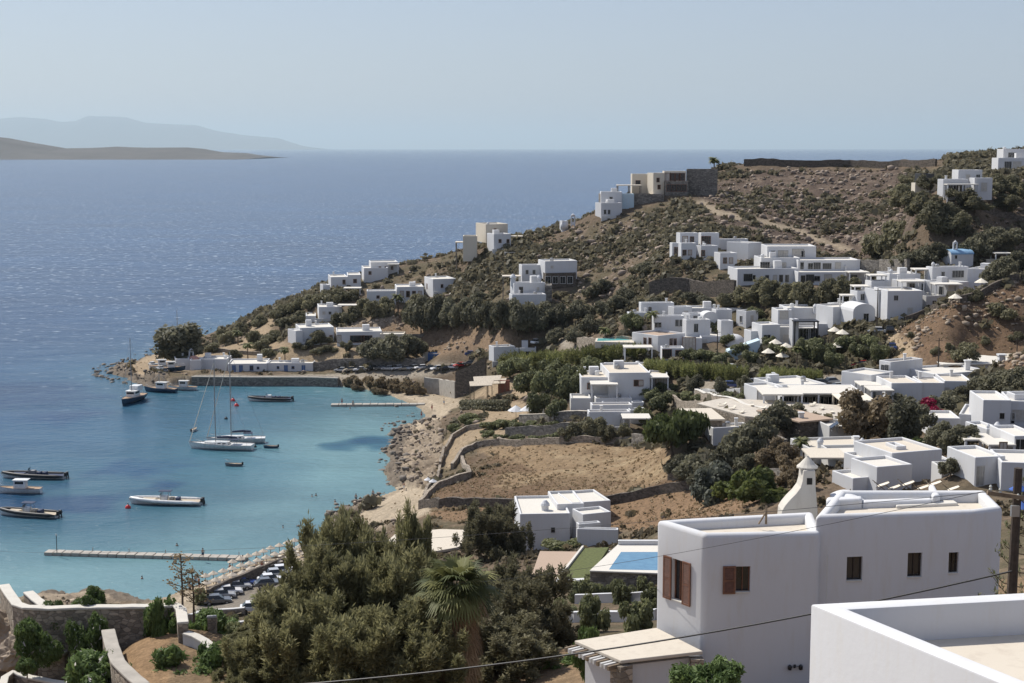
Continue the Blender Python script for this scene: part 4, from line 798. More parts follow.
# unit prototypes: about 1 m crown width at the base point, scaled per plant
PROTO = {}
def proto(kind, cr, tr=None, name='tree', cat='tree'): PROTO[kind] = (cr, tr, name, cat)
for i, (kd, mt) in enumerate((('round', 'leaf_dark'), ('olive', 'leaf_olive'), ('green', 'leaf_green'), ('brown', 'leaf_brown'), ('silver', 'leaf_silver'), ('bright', 'leaf_bright'), ('tam', 'leaf_tamarisk'))):
    proto(kd, crown('crown', blobs(10 + i, 11, .5, .42, .56, (.28, .45)), 3200, .043, mt, 20 + i, .2), trunk_mesh('trunk', .5, .035, 4, .2, i), 'tree', 'tree')
    proto(kd + '_bush', crown('bush', blobs(40 + i, 9, .5, .34, .3, (.28, .45)), 2300, .048, mt, 50 + i, -.03), None, 'bush', 'bush')
    proto(kd + '_tall', crown('crown', [(l[0] * .75, l[1] * .75, l[2] * 1.0, *l[3:]) for l in blobs(70 + i, 14, .42, .62, .72, (.3, .42))], 4000, .042, mt, 80 + i, .08), trunk_mesh('trunk', .6, .035, 4, .15, i + 9), 'tree', 'tree')
pine_l = [(l[0], l[1], .66 + (l[2] - .66) * .5, l[3], l[4], l[5] * .7) for l in blobs(99, 16, .5, .2, .66, (.2, .32))]
proto('pine', crown('crown', pine_l, 6000, .03, 'leaf_pine', 98, .36), trunk_mesh('trunk', .62, .028, 6, .26, 5), 'umbrella_pine', 'pine tree')
rl_ = [(x, y, .42, .16, .16, .5) for x in (-.4, -.13, .14, .4) for y in (-.35, 0, .35)]
proto('reed', crown('reeds', rl_, 2600, .035, 'leaf_reed', 404, -.05, aspect=5, axis=1.8, shell=.1), None, 'reed_clump', 'reeds')
proto('bougain', crown('bush', blobs(101, 9, .5, .36, .36, (.25, .4)), 2200, .045, 'leaf_magenta', 102, 0), None, 'bougainvillea', 'flowering bush')
def palm_meshes(nf, L_, mat, seed, droop=1.0, w=.09):
    r = random.Random(seed); V, Fc, T = [], [], []
    for i in range(nf):
        a = 6.28 * i / nf * 2.618 + r.uniform(-.2, .2); e0 = r.uniform(-.15, 1.25); ln = L_ * r.uniform(.8, 1.1); p = Vector((0, 0, 0)); el = e0; tn = r.random()
        d0 = Vector((math.cos(a), math.sin(a), 0)); s = Vector((-math.sin(a), math.cos(a), 0)); K = 6; base = len(V)
        for k in range(K + 1):
            u = k / K; ww = w * L_ * (math.sin(math.pi * (.12 + .86 * u)) ** .7) * 1.6
            for sg in (-1, 0, 1): q = p + s * ww * sg - Vector((0, 0, abs(sg) * ww * .55)); V.append(tuple(q)); T.append(tn)
            p = p + (d0 * math.cos(el) + Vector((0, 0, math.sin(el)))) * ln / K; el -= droop * .32
        for k in range(K):
            for c_ in (0, 1): Fc.append((base + k * 3 + c_, base + k * 3 + c_ + 1, base + k * 3 + c_ + 4, base + k * 3 + c_ + 3))
    return npmesh('fronds', V, Fc, mat, T)
pm = palm_meshes(34, .42, 'leaf_palm', 4); tb = MB().tube([(0, 0, -.3), (.01, 0, .3), (0, .01, .68)], [.05, .036, .032], 7); o_ = tb.build('trunk', 'palm_bark'); ptm = o_.data; D.objects.remove(o_)
PROTO['palm'] = (pm, ptm, 'palm_tree', 'palm')
PLACED = []
def plant(kind, px, pb, wpx, hpx, label, group=None, Y=None):
    cr, tr, nm, cat = PROTO[kind]
    p = P(px, pb, Y) if Y else G(px, pb)
    if Y: p.z = zat(p.x, p.y)
    s = F / p.y; w_, h = wpx / s, hpx / s
    PLACED.append((p.x, p.y, w_ * .4)); rz = random.uniform(0, 6.28)
    if kind == 'palm':
        o = thing(nm, p, label, cat, group, rz); o.scale = (w_, w_, h)
        t = link('trunk', tr, o); link('fronds', cr, o, (0, 0, .68), scale=(1.1, 1.1, max(.5, w_ / h)))
    elif tr is None:
        o = link(nm, cr, None, p, (0, 0, rz), (w_, w_, h)); tag(o, label, cat, group)
    else:
        o = thing(nm, p, label, cat, group, rz); o.scale = (w_, w_, h); link('trunk', tr, o); link('crown', cr, o)
    return o
# --- plants one can point to
plant('round_tall', 180, 367, 41, 41, 'large dark round tree at the tip of the quay, alone by the sand')
plant('pine', 672, 457, 54, 43, 'umbrella pine with a wide flat crown at the corner of the dry field')
plant('bougain', 932, 424, 27, 24, 'magenta flowering bougainvillea against the long white wall')
plant('bright_bush', 737, 497, 36, 26, 'bright green rounded bush at the edge of the brown field strip, left of a pair')
plant('bright_bush', 762, 502, 42, 30, 'bright green rounded bush at the edge of the brown field strip, right of a pair')
plant('palm', 639, 194, 17, 22, 'dark palm rising beside the ridge villa terrace')
plant('palm', 714, 171, 17, 16, 'lone palm standing against the sea on the skyline')
plant('palm', 667, 172, 9, 9, 'small palm behind the roof of the ridge villa')
plant('palm', 398, 312, 20, 22, 'palm in front of the long low villa on the slope')
plant('palm', 651, 338, 20, 34, 'tall palm in front of the vaulted house cluster')
plant('palm', 605, 350, 18, 30, 'palm by the small garden pool above the reeds')
plant('palm', 238, 345, 16, 18, 'palm in the quay gardens nearest the big round tree')
plant('palm', 248, 360, 16, 22, 'palm directly behind the blue doored quay house')
plant('palm', 285, 363, 16, 20, 'palm behind the boathouse roof')
plant('palm', 783, 366, 16, 26, 'left palm of the pair below the restaurant balcony')
plant('palm', 797, 368, 17, 28, 'right palm of the pair below the restaurant balcony')
plant('palm', 800, 464, 26, 34, 'pale palm between the tiled roof house and the bell tower chimney')
plant('palm', 258, 612, 26, 20, 'small palm among the cars parked behind the beach')
plant('brown', 868, 443, 52, 50, 'large brownish bare looking tree in front of the shaded apartment wall')
plant('round_tall', 904, 452, 26, 52, 'tall dark tree left of the magenta bougainvillea')
plant('bright_bush', 903, 458, 38, 20, 'light green dome shaped bush behind the cube house roof')
plant('silver_bush', 717, 500, 46, 34, 'large silver grey bush beside the dark trees above the field strip')
plant('green_bush', 562, 551, 42, 13, 'low green creeper mound in front of the bungalow walls')
plant('olive_bush', 888, 253, 40, 30, 'light olive bush behind the stone wall right of the hotel')
# --- rows and groups
TG = [
 ('round', 'trees in the row above the brown slope', 'dark rounded tree in the hedge row above the bare brown slope', [(421,334,27,36),(437,331,26,34),(451,331,25,32),(464,330,26,31),(477,332,24,31),(490,335,26,32),(503,336,24,33),(517,337,27,35),(531,338,26,34),(543,332,24,28)]),
 ('round', 'trees over the far car park', 'dark shady tree standing over the far car park', [(374,362,28,22),(391,364,30,28),(408,361,30,25),(417,356,20,18),(331,344,0,0)][:4]),
 ('olive', 'bushes of the long shore villa', 'small dark tree in front of the long shore villa', [(321,345,18,14),(346,353,11,11)]),
 ('green', 'trees of the green belt', 'green tree in the garden belt between the reeds and the cottages', [(528,395,26,24),(545,398,24,26),(560,402,26,32),(575,396,22,26),(538,418,20,26),(556,420,20,20),(510,378,24,20),(530,378,24,18),(552,378,24,18),(573,382,22,18),(592,374,20,16)]),
 ('olive', 'small trees by the stepped cottages', 'small olive tree at the foot of the stepped cottages', [(596,440,20,22),(607,444,17,18),(622,443,17,18),(580,440,22,17),(568,442,20,14)]),
 ('green', 'trees between cottages and pale road', 'bushy green tree between the stepped cottages and the pale road', [(644,426,18,18),(650,402,16,13),(640,398,14,10),(660,412,22,18)]),
 ('round', 'round trees by the car park circle', 'small round dark tree on the circular car park', [(696,394,17,19),(720,396,15,18),(744,392,14,16),(683,388,12,10)]),
 ('green_bush', 'hedges of the circular car park', 'low green hedge bush along the circular car park wall', [(676,400,18,8),(690,401,18,8),(704,402,20,9),(718,402,20,9),(732,402,18,9),(668,393,20,10),(745,400,14,10),(756,398,16,12),(768,400,16,12)]),
 ('reed', 'reed belt', 'bright yellow green reed clump in the belt below the white villas', [(655,372,22,12),(668,374,22,13),(681,376,22,14),(695,378,22,14),(709,378,22,14),(723,379,22,14),(737,380,22,14),(772,383,22,15),(786,384,22,15),(800,383,20,14),(812,382,18,12)]),
 ('reed', 'banana and cane rows', 'row of green canes behind the beach taverna', [(516,368,26,14),(532,367,26,14),(548,366,26,14),(564,366,26,14),(580,364,26,15),(598,362,26,15),(616,360,26,15),(632,358,24,14)]),
 ('olive', 'trees before the hillside hotel', 'olive green tree on the terrace below the hillside hotel', [(762,308,30,28),(778,311,28,27),(800,311,28,27),(817,311,28,28),(838,306,30,26),(846,300,26,22),(745,306,22,18),(729,308,20,14)]),
 ('round', 'dark trees of the middle hillside', 'dark bushy tree on the hillside between the villas', [(560,326,22,20),(578,322,22,20),(590,336,20,20),(602,318,20,16),(618,312,20,16),(575,345,18,16),(556,345,18,16),(626,302,18,14),(705,308,18,12),(690,304,18,11),(655,308,16,10),(590,300,16,12),(497,318,18,14),(480,306,18,13),(603,295,20,15),(645,275,18,12)]),
 ('green', 'garden trees among the white clusters', 'green garden tree between the white village houses', [(632,332,20,17),(641,348,14,12),(690,362,18,12),(716,336,14,14),(728,346,14,11),(740,358,18,14),(752,366,18,14),(768,350,14,13),(776,356,14,12),(808,362,22,22),(822,366,22,24),(834,370,18,18),(846,352,20,16),(860,362,20,18),(872,352,18,16),(880,364,18,20),(866,348,14,12),(815,350,14,12),(756,320,16,12),(764,330,14,10),(720,365,18,12),(706,362,16,12)]),
 ('olive', 'shrubs round the upper right houses', 'olive tree on the upper right slope below the hilltop houses', [(905,210,28,24),(918,219,30,26),(930,228,34,30),(942,236,34,32),(953,240,30,26),(930,192,22,16),(910,190,20,14),(960,206,26,16),(990,200,24,16),(1006,196,24,20),(1020,204,22,20),(975,214,26,16),(1005,214,26,18)]),
 ('round', 'trees beside the blue roofed chapel', 'dark tree on the slope beside the blue roofed chapel', [(978,260,28,24),(994,252,30,22),(1012,254,28,24),(938,262,22,18),(925,266,26,18),(912,270,24,16),(1003,282,26,24),(1018,272,24,20),(990,286,18,18),(902,268,22,14)]),
 ('olive_bush', 'shrubs on the brown hill', 'dark shrub alone on the brown slope by the white complex', [(1002,318,26,13),(962,360,28,16),(975,302,14,10),(935,355,10,7),(950,350,8,6),(985,345,10,7),(912,338,8,6),(1016,340,12,8),(968,298,10,9)]),
 ('round', 'trees round the apartment garden', 'dark green tree in the garden below the shaded apartments', [(885,430,30,26),(918,440,30,34),(940,452,28,30),(955,456,30,30),(968,452,28,26),(930,416,24,20),(950,412,30,20),(965,404,26,18),(982,398,30,20),(1000,394,32,22),(1018,392,30,24),(1010,404,24,16),(985,408,24,14),(950,478,22,20),(962,472,22,18),(900,410,22,16)]),
 ('round', 'dark trees by the small white cottage', 'dense dark tree right of the small white cottage', [(742,466,40,40),(757,456,34,38),(770,444,34,36),(783,436,32,34),(730,472,34,34),(694,484,36,28),(708,492,34,26),(680,478,24,22),(750,480,30,26),(795,428,24,24)]),
 ('brown', 'brownish bushes by the shrine', 'brownish olive bush between the shrine and the bell tower chimney', [(768,474,30,26),(782,470,32,30),(792,478,26,22),(760,488,26,18),(776,490,26,18),(800,492,26,22)]),
 ('green_bush', 'terrace hedges by the coast path', 'low green hedge mound on the sandy terraces above the shore', [(490,429,20,8),(506,427,20,8),(520,429,20,7),(535,428,18,6),(486,437,14,6),(500,440,14,6),(518,442,16,6),(536,441,16,6),(553,439,14,6),(470,424,22,9),(455,432,14,7),(552,427,14,6)]),
 ('olive_bush', 'shrubs of the quay gardens', 'low dark shrub in the sandy quay gardens', [(196,350,14,9),(212,352,16,9),(228,344,18,12),(262,349,18,10),(270,357,16,8),(300,350,14,6),(318,354,16,6),(330,352,14,6),(255,342,16,11),(222,340,14,10),(272,342,16,11),(240,334,14,10),(310,346,10,6),(365,352,14,7),(235,358,12,8)]),
 ('brown_bush', 'shrubs above the quay bank', 'dry shrub on the bank between the car park and the sand', [(350,386,14,9),(362,387,15,10),(374,389,15,11),(386,391,16,12),(398,392,16,12),(410,394,15,12),(420,395,12,10),(357,391,12,6),(380,395,14,7)]),
 ('olive_bush', 'shrubs of the promontory', 'dark scrub bush below the skyline villa', [(296,312,18,13),(310,308,18,12),(322,303,18,12),(336,302,20,12),(352,300,18,10),(366,309,16,10),(280,318,16,12),(300,322,16,10),(386,312,18,14),(375,318,20,16),(352,322,18,15),(340,326,16,12),(416,308,18,13),(408,316,14,10),(260,326,14,10),(285,327,18,9)]),
 ('green_bush', 'garden bushes by the pool terrace', 'leafy green garden bush below the pool terrace wall', [(594,632,30,34),(634,634,32,32),(585,592,26,16),(612,590,20,14),(575,602,20,20),(645,592,16,14),(600,600,24,18),(625,603,24,22),(652,610,20,20),(566,622,22,22)]),
 ('green_bush', 'bushes behind the parked cars', 'green bush between the beach parasols and the road', [(205,604,20,14),(268,606,20,14),(220,632,22,14),(240,640,24,16),(232,625,12,9),(300,585,22,12)]),
]
for kd, grp, lab, spots in TG:
    for (x, y, w_, h) in spots: plant(kd, x, y, w_, h, lab, grp)
def hedge(label, pix, w_, h, mat, n):
    P3 = drape([G(x, y) for x, y in pix], 1.2); off = P3[0].copy(); lb = [(p.x - off.x, p.y - off.y, p.z - off.z + h * k, w_ * .5, w_ * .5, h * .28) for p in P3 for k in (.25, .72)]
    r = link('hedge', crown('hedge', lb, n, .32, mat, 777), None, off); tag(r, label, 'hedge')
hedge('long dark clipped hedge behind the beach bar', [(462, 410), (485, 410.5), (508, 410.5)], 1.8, 2.6, 'leaf_dark', 5000)
# ------------------------------------------------------------------ scrub and boulders, too many to count
def occupied(X, Y):
    m = np.zeros(X.shape, bool)
    for x, y, r_ in FOOT + PLACED: m |= (X - x) ** 2 + (Y - y) ** 2 < r_ * r_
    return m
def scatter(prob, n, rng):
    p = (prob * AREA).ravel(); p = p / p.sum(); k = rng.choice(p.size, n, p=p, replace=False)
    return GXm.ravel()[k], GY.ravel()[k], k
AREA = (np.gradient(tx)[None, :] * GY) * (np.gradient(ly)[:, None] * GY)
open_ = np.clip(1 - sum(SOFT[k] for k in SOFT if k not in ('hilltop', 'brownhill', 'midbrown', 'dark', 'strip')), 0, 1) * (S > 4) * (np.abs(TX) < .42) * (GY < 575)
blk_m = ~occupied(GXm, GY)
fl = np.ones(GXm.shape); fl[SOFT['hilltop'] > .5] = .3; fl[SOFT['brownhill'] > .5] = .12; fl[SOFT['midbrown'] > .5] = .12; fl[(SOFT['dark'] > .5)] = .16; fl[SOFT['strip'] > .4] = .08; fl[SOFT['dry'] > .3] = 0
fl *= np.where(GY < 235, .55, 1); fl *= (GY > 112); fl *= .12 + 1.9 * np.clip((fbm(GXm * .035, GY * .05, 4, 222) - .42) * 5, 0, 1); fl *= np.where((S < 32) & (PXg > 370) & (PXg < 480) & (GY > 240), .12, 1); fl *= ~((PYg > 362) & (PYg < 392) & (PXg > 165) & (PXg < 340) & (GY > 400)); fl *= ~((PYg < 171) & (PXg > 735) & (PXg < 945) & (GY > 480))
def scrub(name, n, mat, seed, smin, smax, prob, leafs=22, hs=.8):
    rng = np.random.default_rng(seed); X, Y, k = scatter(prob, n, rng); Zt = Z.ravel()[k]
    s = smin + (smax - smin) * rng.random(n) ** 2
    d = rng.normal(size=(n, leafs, 3)); d /= np.linalg.norm(d, axis=2)[..., None]; d[..., 2] = np.abs(d[..., 2]) * .95 - .08
    lump = 1 + .35 * np.sin(d[..., 0] * 3 + rng.random((n, 1)) * 6) * np.cos(d[..., 1] * 4 + rng.random((n, 1)) * 6)
    r = (.55 + .45 * rng.random((n, leafs))) * lump
    c_ = d * (r * s[:, None])[..., None] * np.array([.5, .5, hs * .62])
    nm = d + rng.normal(size=d.shape) * .6; nm /= np.linalg.norm(nm, axis=2)[..., None]
    t = np.cross(nm, rng.normal(size=d.shape)); t /= np.linalg.norm(t, axis=2)[..., None]; bb = np.cross(nm, t)
    q = (.19 + .12 * rng.random((n, leafs))) * s[:, None]; a = t * q[..., None]; b2 = bb * (q * .7)[..., None]
    V = np.stack([c_ - a - b2 * .4, c_ + a * .2 - b2, c_ + a + b2 * .4, c_ - a * .2 + b2], 2) + np.stack([X, Y, Zt], -1)[:, None, None, :]
    tint = (.5 * rng.random((n, 1, 1)) + .5 * rng.random((n, leafs, 1)) + np.zeros((n, leafs, 4)))
    tag(link(name, npmesh(name, V.reshape(-1, 3), np.arange(n * leafs * 4).reshape(-1, 4), mat, tint.ravel())), {1: 'low dark scrub covering the rocky hillsides', 2: 'dry olive brown scrub spread over the slopes', 3: 'dry yellow grass tufts on the fields and banks'}[seed], 'scrub' if seed < 3 else 'grass', None, 'stuff')
base_p = open_ * blk_m * fl
scrub('hillside_scrub', 8000, 'leaf_maquis', 1, 1.0, 4.4, base_p * (GY > 235))
scrub('dry_scrub', 16000, 'leaf_scrub', 2, .6, 2.3, open_ * blk_m * np.maximum(fl, .10 * (GY > 112)), 12, .7)
scrub('dry_grass', 9000, 'leaf_drygrass', 3, .25, .8, (S > 3) * (np.abs(TX) < .4) * (SOFT['dry'] * .5 + SOFT['dark'] * 1.0 + SOFT['strip'] * 1.0 + SOFT['brownhill'] * .5 + SOFT['midbrown'] * .4 + .05 * (GY > 230)), 9, .9)
def rocks(name, label, n, mat, seed, smin, smax, prob, sink=.25):
    rng = np.random.default_rng(seed); bm = bmesh.new(); bmesh.ops.create_icosphere(bm, subdivisions=1, radius=.5)
    v0 = np.array([v.co[:] for v in bm.verts]); f0 = np.array([[v.index for v in f.verts] for f in bm.faces]); bm.free()
    X, Y, k = scatter(prob, n, rng); Zt = Z.ravel()[k]; s = smin + (smax - smin) * rng.random(n) ** 3
    sc = s[:, None] * (.55 + .7 * rng.random((n, 3))); sc[:, 2] *= .75
    V = np.sign(v0[None]) * np.abs(v0[None] * 2) ** .75 * .5 * (1 + .75 * (rng.random((n, len(v0), 1)) - .5)) + (rng.random((n, len(v0), 3)) - .5) * .14; an = rng.random(n) * 6.28; V = V * sc[:, None, :]
    ca, sa = np.cos(an)[:, None], np.sin(an)[:, None]; V = np.stack([V[..., 0] * ca - V[..., 1] * sa, V[..., 0] * sa + V[..., 1] * ca, V[..., 2]], -1)
    V += np.stack([X, Y, np.maximum(Zt, -.2) + sc[:, 2] * (.5 - sink)], -1)[:, None, :]
    Fq = (f0[None] + (np.arange(n) * len(v0))[:, None, None]).reshape(-1, 3)
    tag(link(name, npmesh(name, V.reshape(-1, 3), Fq, mat)), label, 'rocks', None, 'stuff')
plain('granite', (.27, .215, .17), .95, .4, .6, bmp=.6, bscale=4); plain('shore_rock', (.17, .145, .12), .9, .45, .5, bmp=.6, bscale=4); plain('granite_pale', (.33, .265, .20), .95, .3, .6, bmp=.6, bscale=4)
rocks('hill_boulders', 'granite boulders strewn over the hilltop and slopes', 1900, 'granite', 5, .4, 2.4, open_ * blk_m * (GY > 330) * (.15 + ROCKHILL * 1.2 + SOFT['hilltop'] * .9 + .5 * SOFT['brownhill']))
rocks('hill_stones', 'pale broken stones on the bare slopes', 3000, 'granite_pale', 6, .25, 1.5, open_ * blk_m * (GY > 200) * (.04 + ROCKHILL + SOFT['hilltop'] + 5 * SOFT['brownhill'] + 2.2 * SOFT['midbrown'] + ROCK))
shore = ((S > -7) & (S < 14)) * (.02 + ROCK * 1.0) * (SOFT['tip'] < .2) * (GY > 250) * (np.abs(TX) < .42) * (GY < 575)
rocks('shore_rocks', 'dark wet rocks along the waterline', 800, 'shore_rock', 8, .25, 1.7, shore * (S < 4) * (1.0), .35)
rocks('shore_boulders', 'pale weathered boulders above the waterline', 300, 'granite_pale', 9, .25, 1.5, shore * (S > 1) * (SOFT['beach'] + SOFT['beach2'] + SOFT['beach3'] < .4), .35)
# ------------------------------------------------------------------ boats
def hull_mb(L_, B, Ht, bow=.35, stern=.85, keel=.35, n=14, sheer=.25):
    """open topped hull shell closed by a deck; bow towards +x, waterline at z = 0"""
    V, Fc = [], []; k = 7
    for i in range(n + 1):
        u = i / n; x = (u - .5) * L_
        wv = (stern + (1 - stern) * min(1, u / .35)) if u < .35 else max(.02, (1 - ((u - .35) / .65) ** 2.1))
        zt = Ht * (1 + sheer * max(0, u - .3) ** 1.5 * 2); kz = -keel * (1 - max(0, (u - .8) / .2) ** 2)
        rake = bow * max(0, (u - .75) / .25)
        for j in range(k):
            t = j / (k - 1) * 2 - 1; a = abs(t); prof = 1 - (1 - a) ** 2.2
            z = kz + (zt - kz) * prof ** 1.6 if a < 1 else zt
            V.append((x + rake * L_ * .12 * prof, t / (a if a else 1) * B / 2 * wv * min(1, a * 1.35) ** .6 if a else 0, z))
    for i in range(n):
        for j in range(k - 1): Fc.append((i * k + j, (i + 1) * k + j, (i + 1) * k + j + 1, i * k + j + 1))
    Fc.append(tuple(range(k))); Fc.append(tuple(n * k + j for j in range(k - 1, -1, -1)))
    deck = []
    for i in range(n): deck.append((i * k, i * k + k - 1, (i + 1) * k + k - 1, (i + 1) * k))
    return V, Fc, deck
def hull(root, L_, B, Ht, hm, dm, **kw):
    V, Fc, dk = hull_mb(L_, B, Ht, **kw); h = MB().add(V, Fc).build('hull', hm, root)
    Vd = [(x, y * .985, z - .06) for x, y, z in V]; MB().add(Vd, dk).build('deck', dm, root)
    k = 7; n = len(V) // k
    rail = [Vector(V[i * k]) for i in range(n)] + [Vector(V[i * k + k - 1]) for i in range(n - 1, -1, -1)]
    MB().tube(rail, .05, 5).build('rubbing_strake', 'grey_tube', root)
def boat_at(px, py, heading, name, label, cat, group=None): return thing(name, PZ(px, py, 0), label, cat, group, R(heading))
def rib(px, py, L_, heading, label, tube='grey_tube', top=True, deck='beige_vinyl', console='white_gel'):
    r = boat_at(px, py, heading, 'speedboat', label, 'boat'); B = L_ * .27
    hull(r, L_, B * .82, .75, 'white_gel', deck, stern=.95, keel=.4)
    for s in (-1, 1):
        pts = [Vector((-L_ * .52, s * B * .46, .72))] + [Vector((-L_ * .5 + L_ * 1.02 * u, s * B * .46 * (1 if u < .45 else max(0, 1 - ((u - .45) / .55) ** 2.3)), .72 + .45 * u * u)) for u in (.1, .3, .5, .65, .8, .9, .97, 1)]
        MB().tube(pts, [.12] + [.34] * 6 + [.26, .2], 8).build('inflatable_tube', tube, r, smooth=True)
    c = MB().box((.3, 0, 1.15), (1.5, 1.1, 1.1)).build('console', console, r, bevel=.15)
    MB().box((.95, 0, 1.95), (.06, 1.05, .55), Matrix.Rotation(R(-28), 3, 'Y')).build('windscreen', 'car_glass', r)
    for q in range(2): MB().box((-1.2 - 1.2 * q, 0, 1.0), (.75, 1.5, .75)).build('seat', 'navy_canvas' if q else deck, r, bevel=.12)
    MB().box((L_ * .24, 0, .98), (L_ * .2, B * .42, .22)).build('sun_pad', deck, r, bevel=.08)
    if top:
        t = MB()
        for sx in (-.9, .9):
            for sy in (-.6, .6): t.tube([(sx, sy, .7), (sx * .8, sy, 2.55)], .04, 5)
        t.build('frame', 'grey_metal', r); MB().box((0, 0, 2.6), (2.4, 1.6, .09)).build('canopy', 'navy_canvas', r, bevel=.03)
    for s in (-.45, .45): MB().box((-L_ * .53, s, .95), (.55, .42, .85)).box((-L_ * .55, s, .35), (.25, .2, .9)).build('outboard_engine', 'black_rubber', r, bevel=.1)
    return r
def yacht(px, py, L_, heading, mh, label, canvas='navy_canvas', hm='white_gel'):
    r = boat_at(px, py, heading, 'sailing_yacht', label, 'sailboat'); B = L_ * .28
    hull(r, L_, B, 1.25, hm, 'teak' if hm != 'white_gel' else 'white_gel', stern=.8, keel=.5, sheer=.18)
    MB().prism([(-L_ * .12, -B * .26), (L_ * .14, -B * .28), (L_ * .28, -B * .1), (L_ * .28, B * .1), (L_ * .14, B * .28), (-L_ * .12, B * .26)], 1.15, 1.75).build('cabin', 'white_gel', r, bevel=.12)
    w_ = MB()
    for s in (-1, 1):
        for q in range(3): w_.box((L_ * (-.06 + .08 * q), s * B * .272, 1.47), (L_ * .05, .03, .2))
    w_.build('porthole', 'window_glass', r)
    m = MB().tube([(L_ * .1, 0, 1.2), (L_ * .1, 0, mh * .6), (L_ * .095, 0, mh)], [.13, .11, .07], 8); m.build('mast', 'grey_metal', r)
    MB().tube([(L_ * .1, 0, 2.5), (-L_ * .26, 0, 2.6)], .1, 6).build('boom', 'grey_metal', r)
    MB().tube([(L_ * .08, 0, 2.72), (-L_ * .1, 0, 2.86), (-L_ * .25, 0, 2.76)], [.2, .26, .14], 8).build('furled_sail', canvas, r)
    MB().tube([(L_ * .52, 0, 1.7), (L_ * .1, 0, mh * .96)], [.11, .05], 5).build('furled_jib', 'canvas_cream', r)
    rg = MB()
    for s in (-1, 1):
        sp = mh * .55; rg.tube([(L_ * .1, 0, sp), (L_ * .08, s * B * .3, sp)], .05, 4)
        rg.tube([(L_ * .06, s * B * .46, 1.3), (L_ * .08, s * B * .3, sp), (L_ * .1, 0, mh * .97)], .022, 4)
    rg.tube([(-L_ * .49, 0, 1.4), (L_ * .096, 0, mh)], .022, 4); rg.build('rigging', 'grey_metal', r)
    MB().box((-L_ * .2, 0, 2.35), (L_ * .16, B * .6, .1)).box((-L_ * .27, B * .28, 1.8), (.06, .06, 1.1)).box((-L_ * .27, -B * .28, 1.8), (.06, .06, 1.1)).build('bimini', canvas, r, bevel=.03)
    g = MB()
    for s in (-1, 1):
        g.tube([(-L_ * .46, s * B * .4, 1.95), (0, s * B * .49, 1.95), (L_ * .3, s * B * .36, 2.1), (L_ * .5, 0, 2.3)], .025, 4)
        for u in (-.44, -.25, -.05, .15, .32): g.tube([(L_ * u, s * B * .44 * (1 if u < .2 else .75), 1.25), (L_ * u, s * B * .44 * (1 if u < .2 else .75), 2.0)], .025, 4)
    g.build('guard_rail', 'grey_metal', r)
    return r
yacht(222, 449, 14.5, 172, 20.5, 'white sailing yacht with bare mast at anchor, nearer of two side by side')
yacht(237, 443, 13.0, 186, 21.5, 'sailing yacht with blue bimini lying just behind the anchored white yacht')
rib(166, 504, 13.5, 176, 'white speedboat with small top anchored alone beside a red buoy', 'white_gel')
rib(34, 478, 13.0, 176, 'dark hulled speedboat with outboards farthest out on the left', 'black_rubber', False, 'navy_canvas', 'grey_tube')
rib(29, 516, 11.6, 168, 'dark speedboat with beige sunpads and two outboards, nearest on the left', 'black_rubber', True)
rib(270, 401, 11.5, 178, 'black speedboat with white console near the far quay', 'black_rubber', False, 'navy_canvas')
def launch(px, py, L_, heading, label, hm='white_gel', cab=True, mast=0, name='fishing_boat', cat='boat'):
    r = boat_at(px, py, heading, name, label, cat); B = L_ * .32; hull(r, L_, B, L_ * .1 + .2, hm, 'teak' if L_ > 5 else 'beige_vinyl', stern=.75)
    z = L_ * .1 + .2
    if cab:
        c = MB().box((-L_ * .02, 0, z + .75), (L_ * .28, B * .6, 1.7)).build('wheelhouse', 'white_gel', r, bevel=.1)
        MB().box((L_ * .12 + .02, 0, z + 1.15), (.03, B * .5, .5)).box((-L_ * .02, B * .3, z + 1.15), (L_ * .2, .03, .5)).box((-L_ * .02, -B * .3, z + 1.15), (L_ * .2, .03, .5)).build('window', 'window_glass', c)
        MB().box((-L_ * .04, 0, z + 1.68), (L_ * .36, B * .72, .1)).build('roof', 'white_gel', r, bevel=.03)
    else:
        MB().box((-L_ * .15, 0, z - .05), (.3, B * .75, .08)).box((L_ * .15, 0, z - .02), (.3, B * .7, .08)).build('thwart', 'teak', r); MB().box((-L_ * .52, 0, z), (.35, .3, .7)).build('outboard_engine', 'black_rubber', r, bevel=.06)
    if mast:
        MB().tube([(L_ * .05, 0, z + 1.6), (L_ * .05, 0, mast)], [.12, .07], 7).build('mast', 'grey_metal', r)
        MB().tube([(L_ * .5, 0, z + .4), (L_ * .05, 0, mast)], .03, 4).tube([(-L_ * .48, 0, z), (L_ * .05, 0, mast)], .03, 4).build('rigging', 'grey_metal', r)
    rl = MB()
    for s in (-1, 1): rl.tube([(L_ * .1, s * B * .46, z + .6), (L_ * .35, s * B * .36, z + .75), (L_ * .5, 0, z + .95)], .03, 4)
    rl.build('bow_rail', 'grey_metal', r); return r
launch(20, 493, 8.6, 178, 'small white fishing boat with a light canopy between the two dark speedboats')
b_ = launch(133, 402, 13, -100, 'white motor sailer with dark hull and a tall mast, seen bow on', 'hull_blue', True, 17.5, 'motor_sailer', 'boat')
MB().box((-2.2, 0, 3.6), (3.2, 2.6, 1.4)).build('flybridge', 'white_gel', b_, bevel=.15)
launch(161, 392, 9.5, 165, 'blue and white fishing boat moored off the rocks at the quay end', 'hull_blue', True, 5)
launch(183, 390, 8, 175, 'white motorboat moored against the quay corner')
launch(206, 383.5, 6.5, 178, 'small white boat lying close under the quay wall', 'white_gel', False, 0, 'rowing_boat')
launch(234, 466, 3.6, 178, 'small grey dinghy with outboard floating behind the yachts', 'grey_tube', False, 0, 'dinghy', 'dinghy')
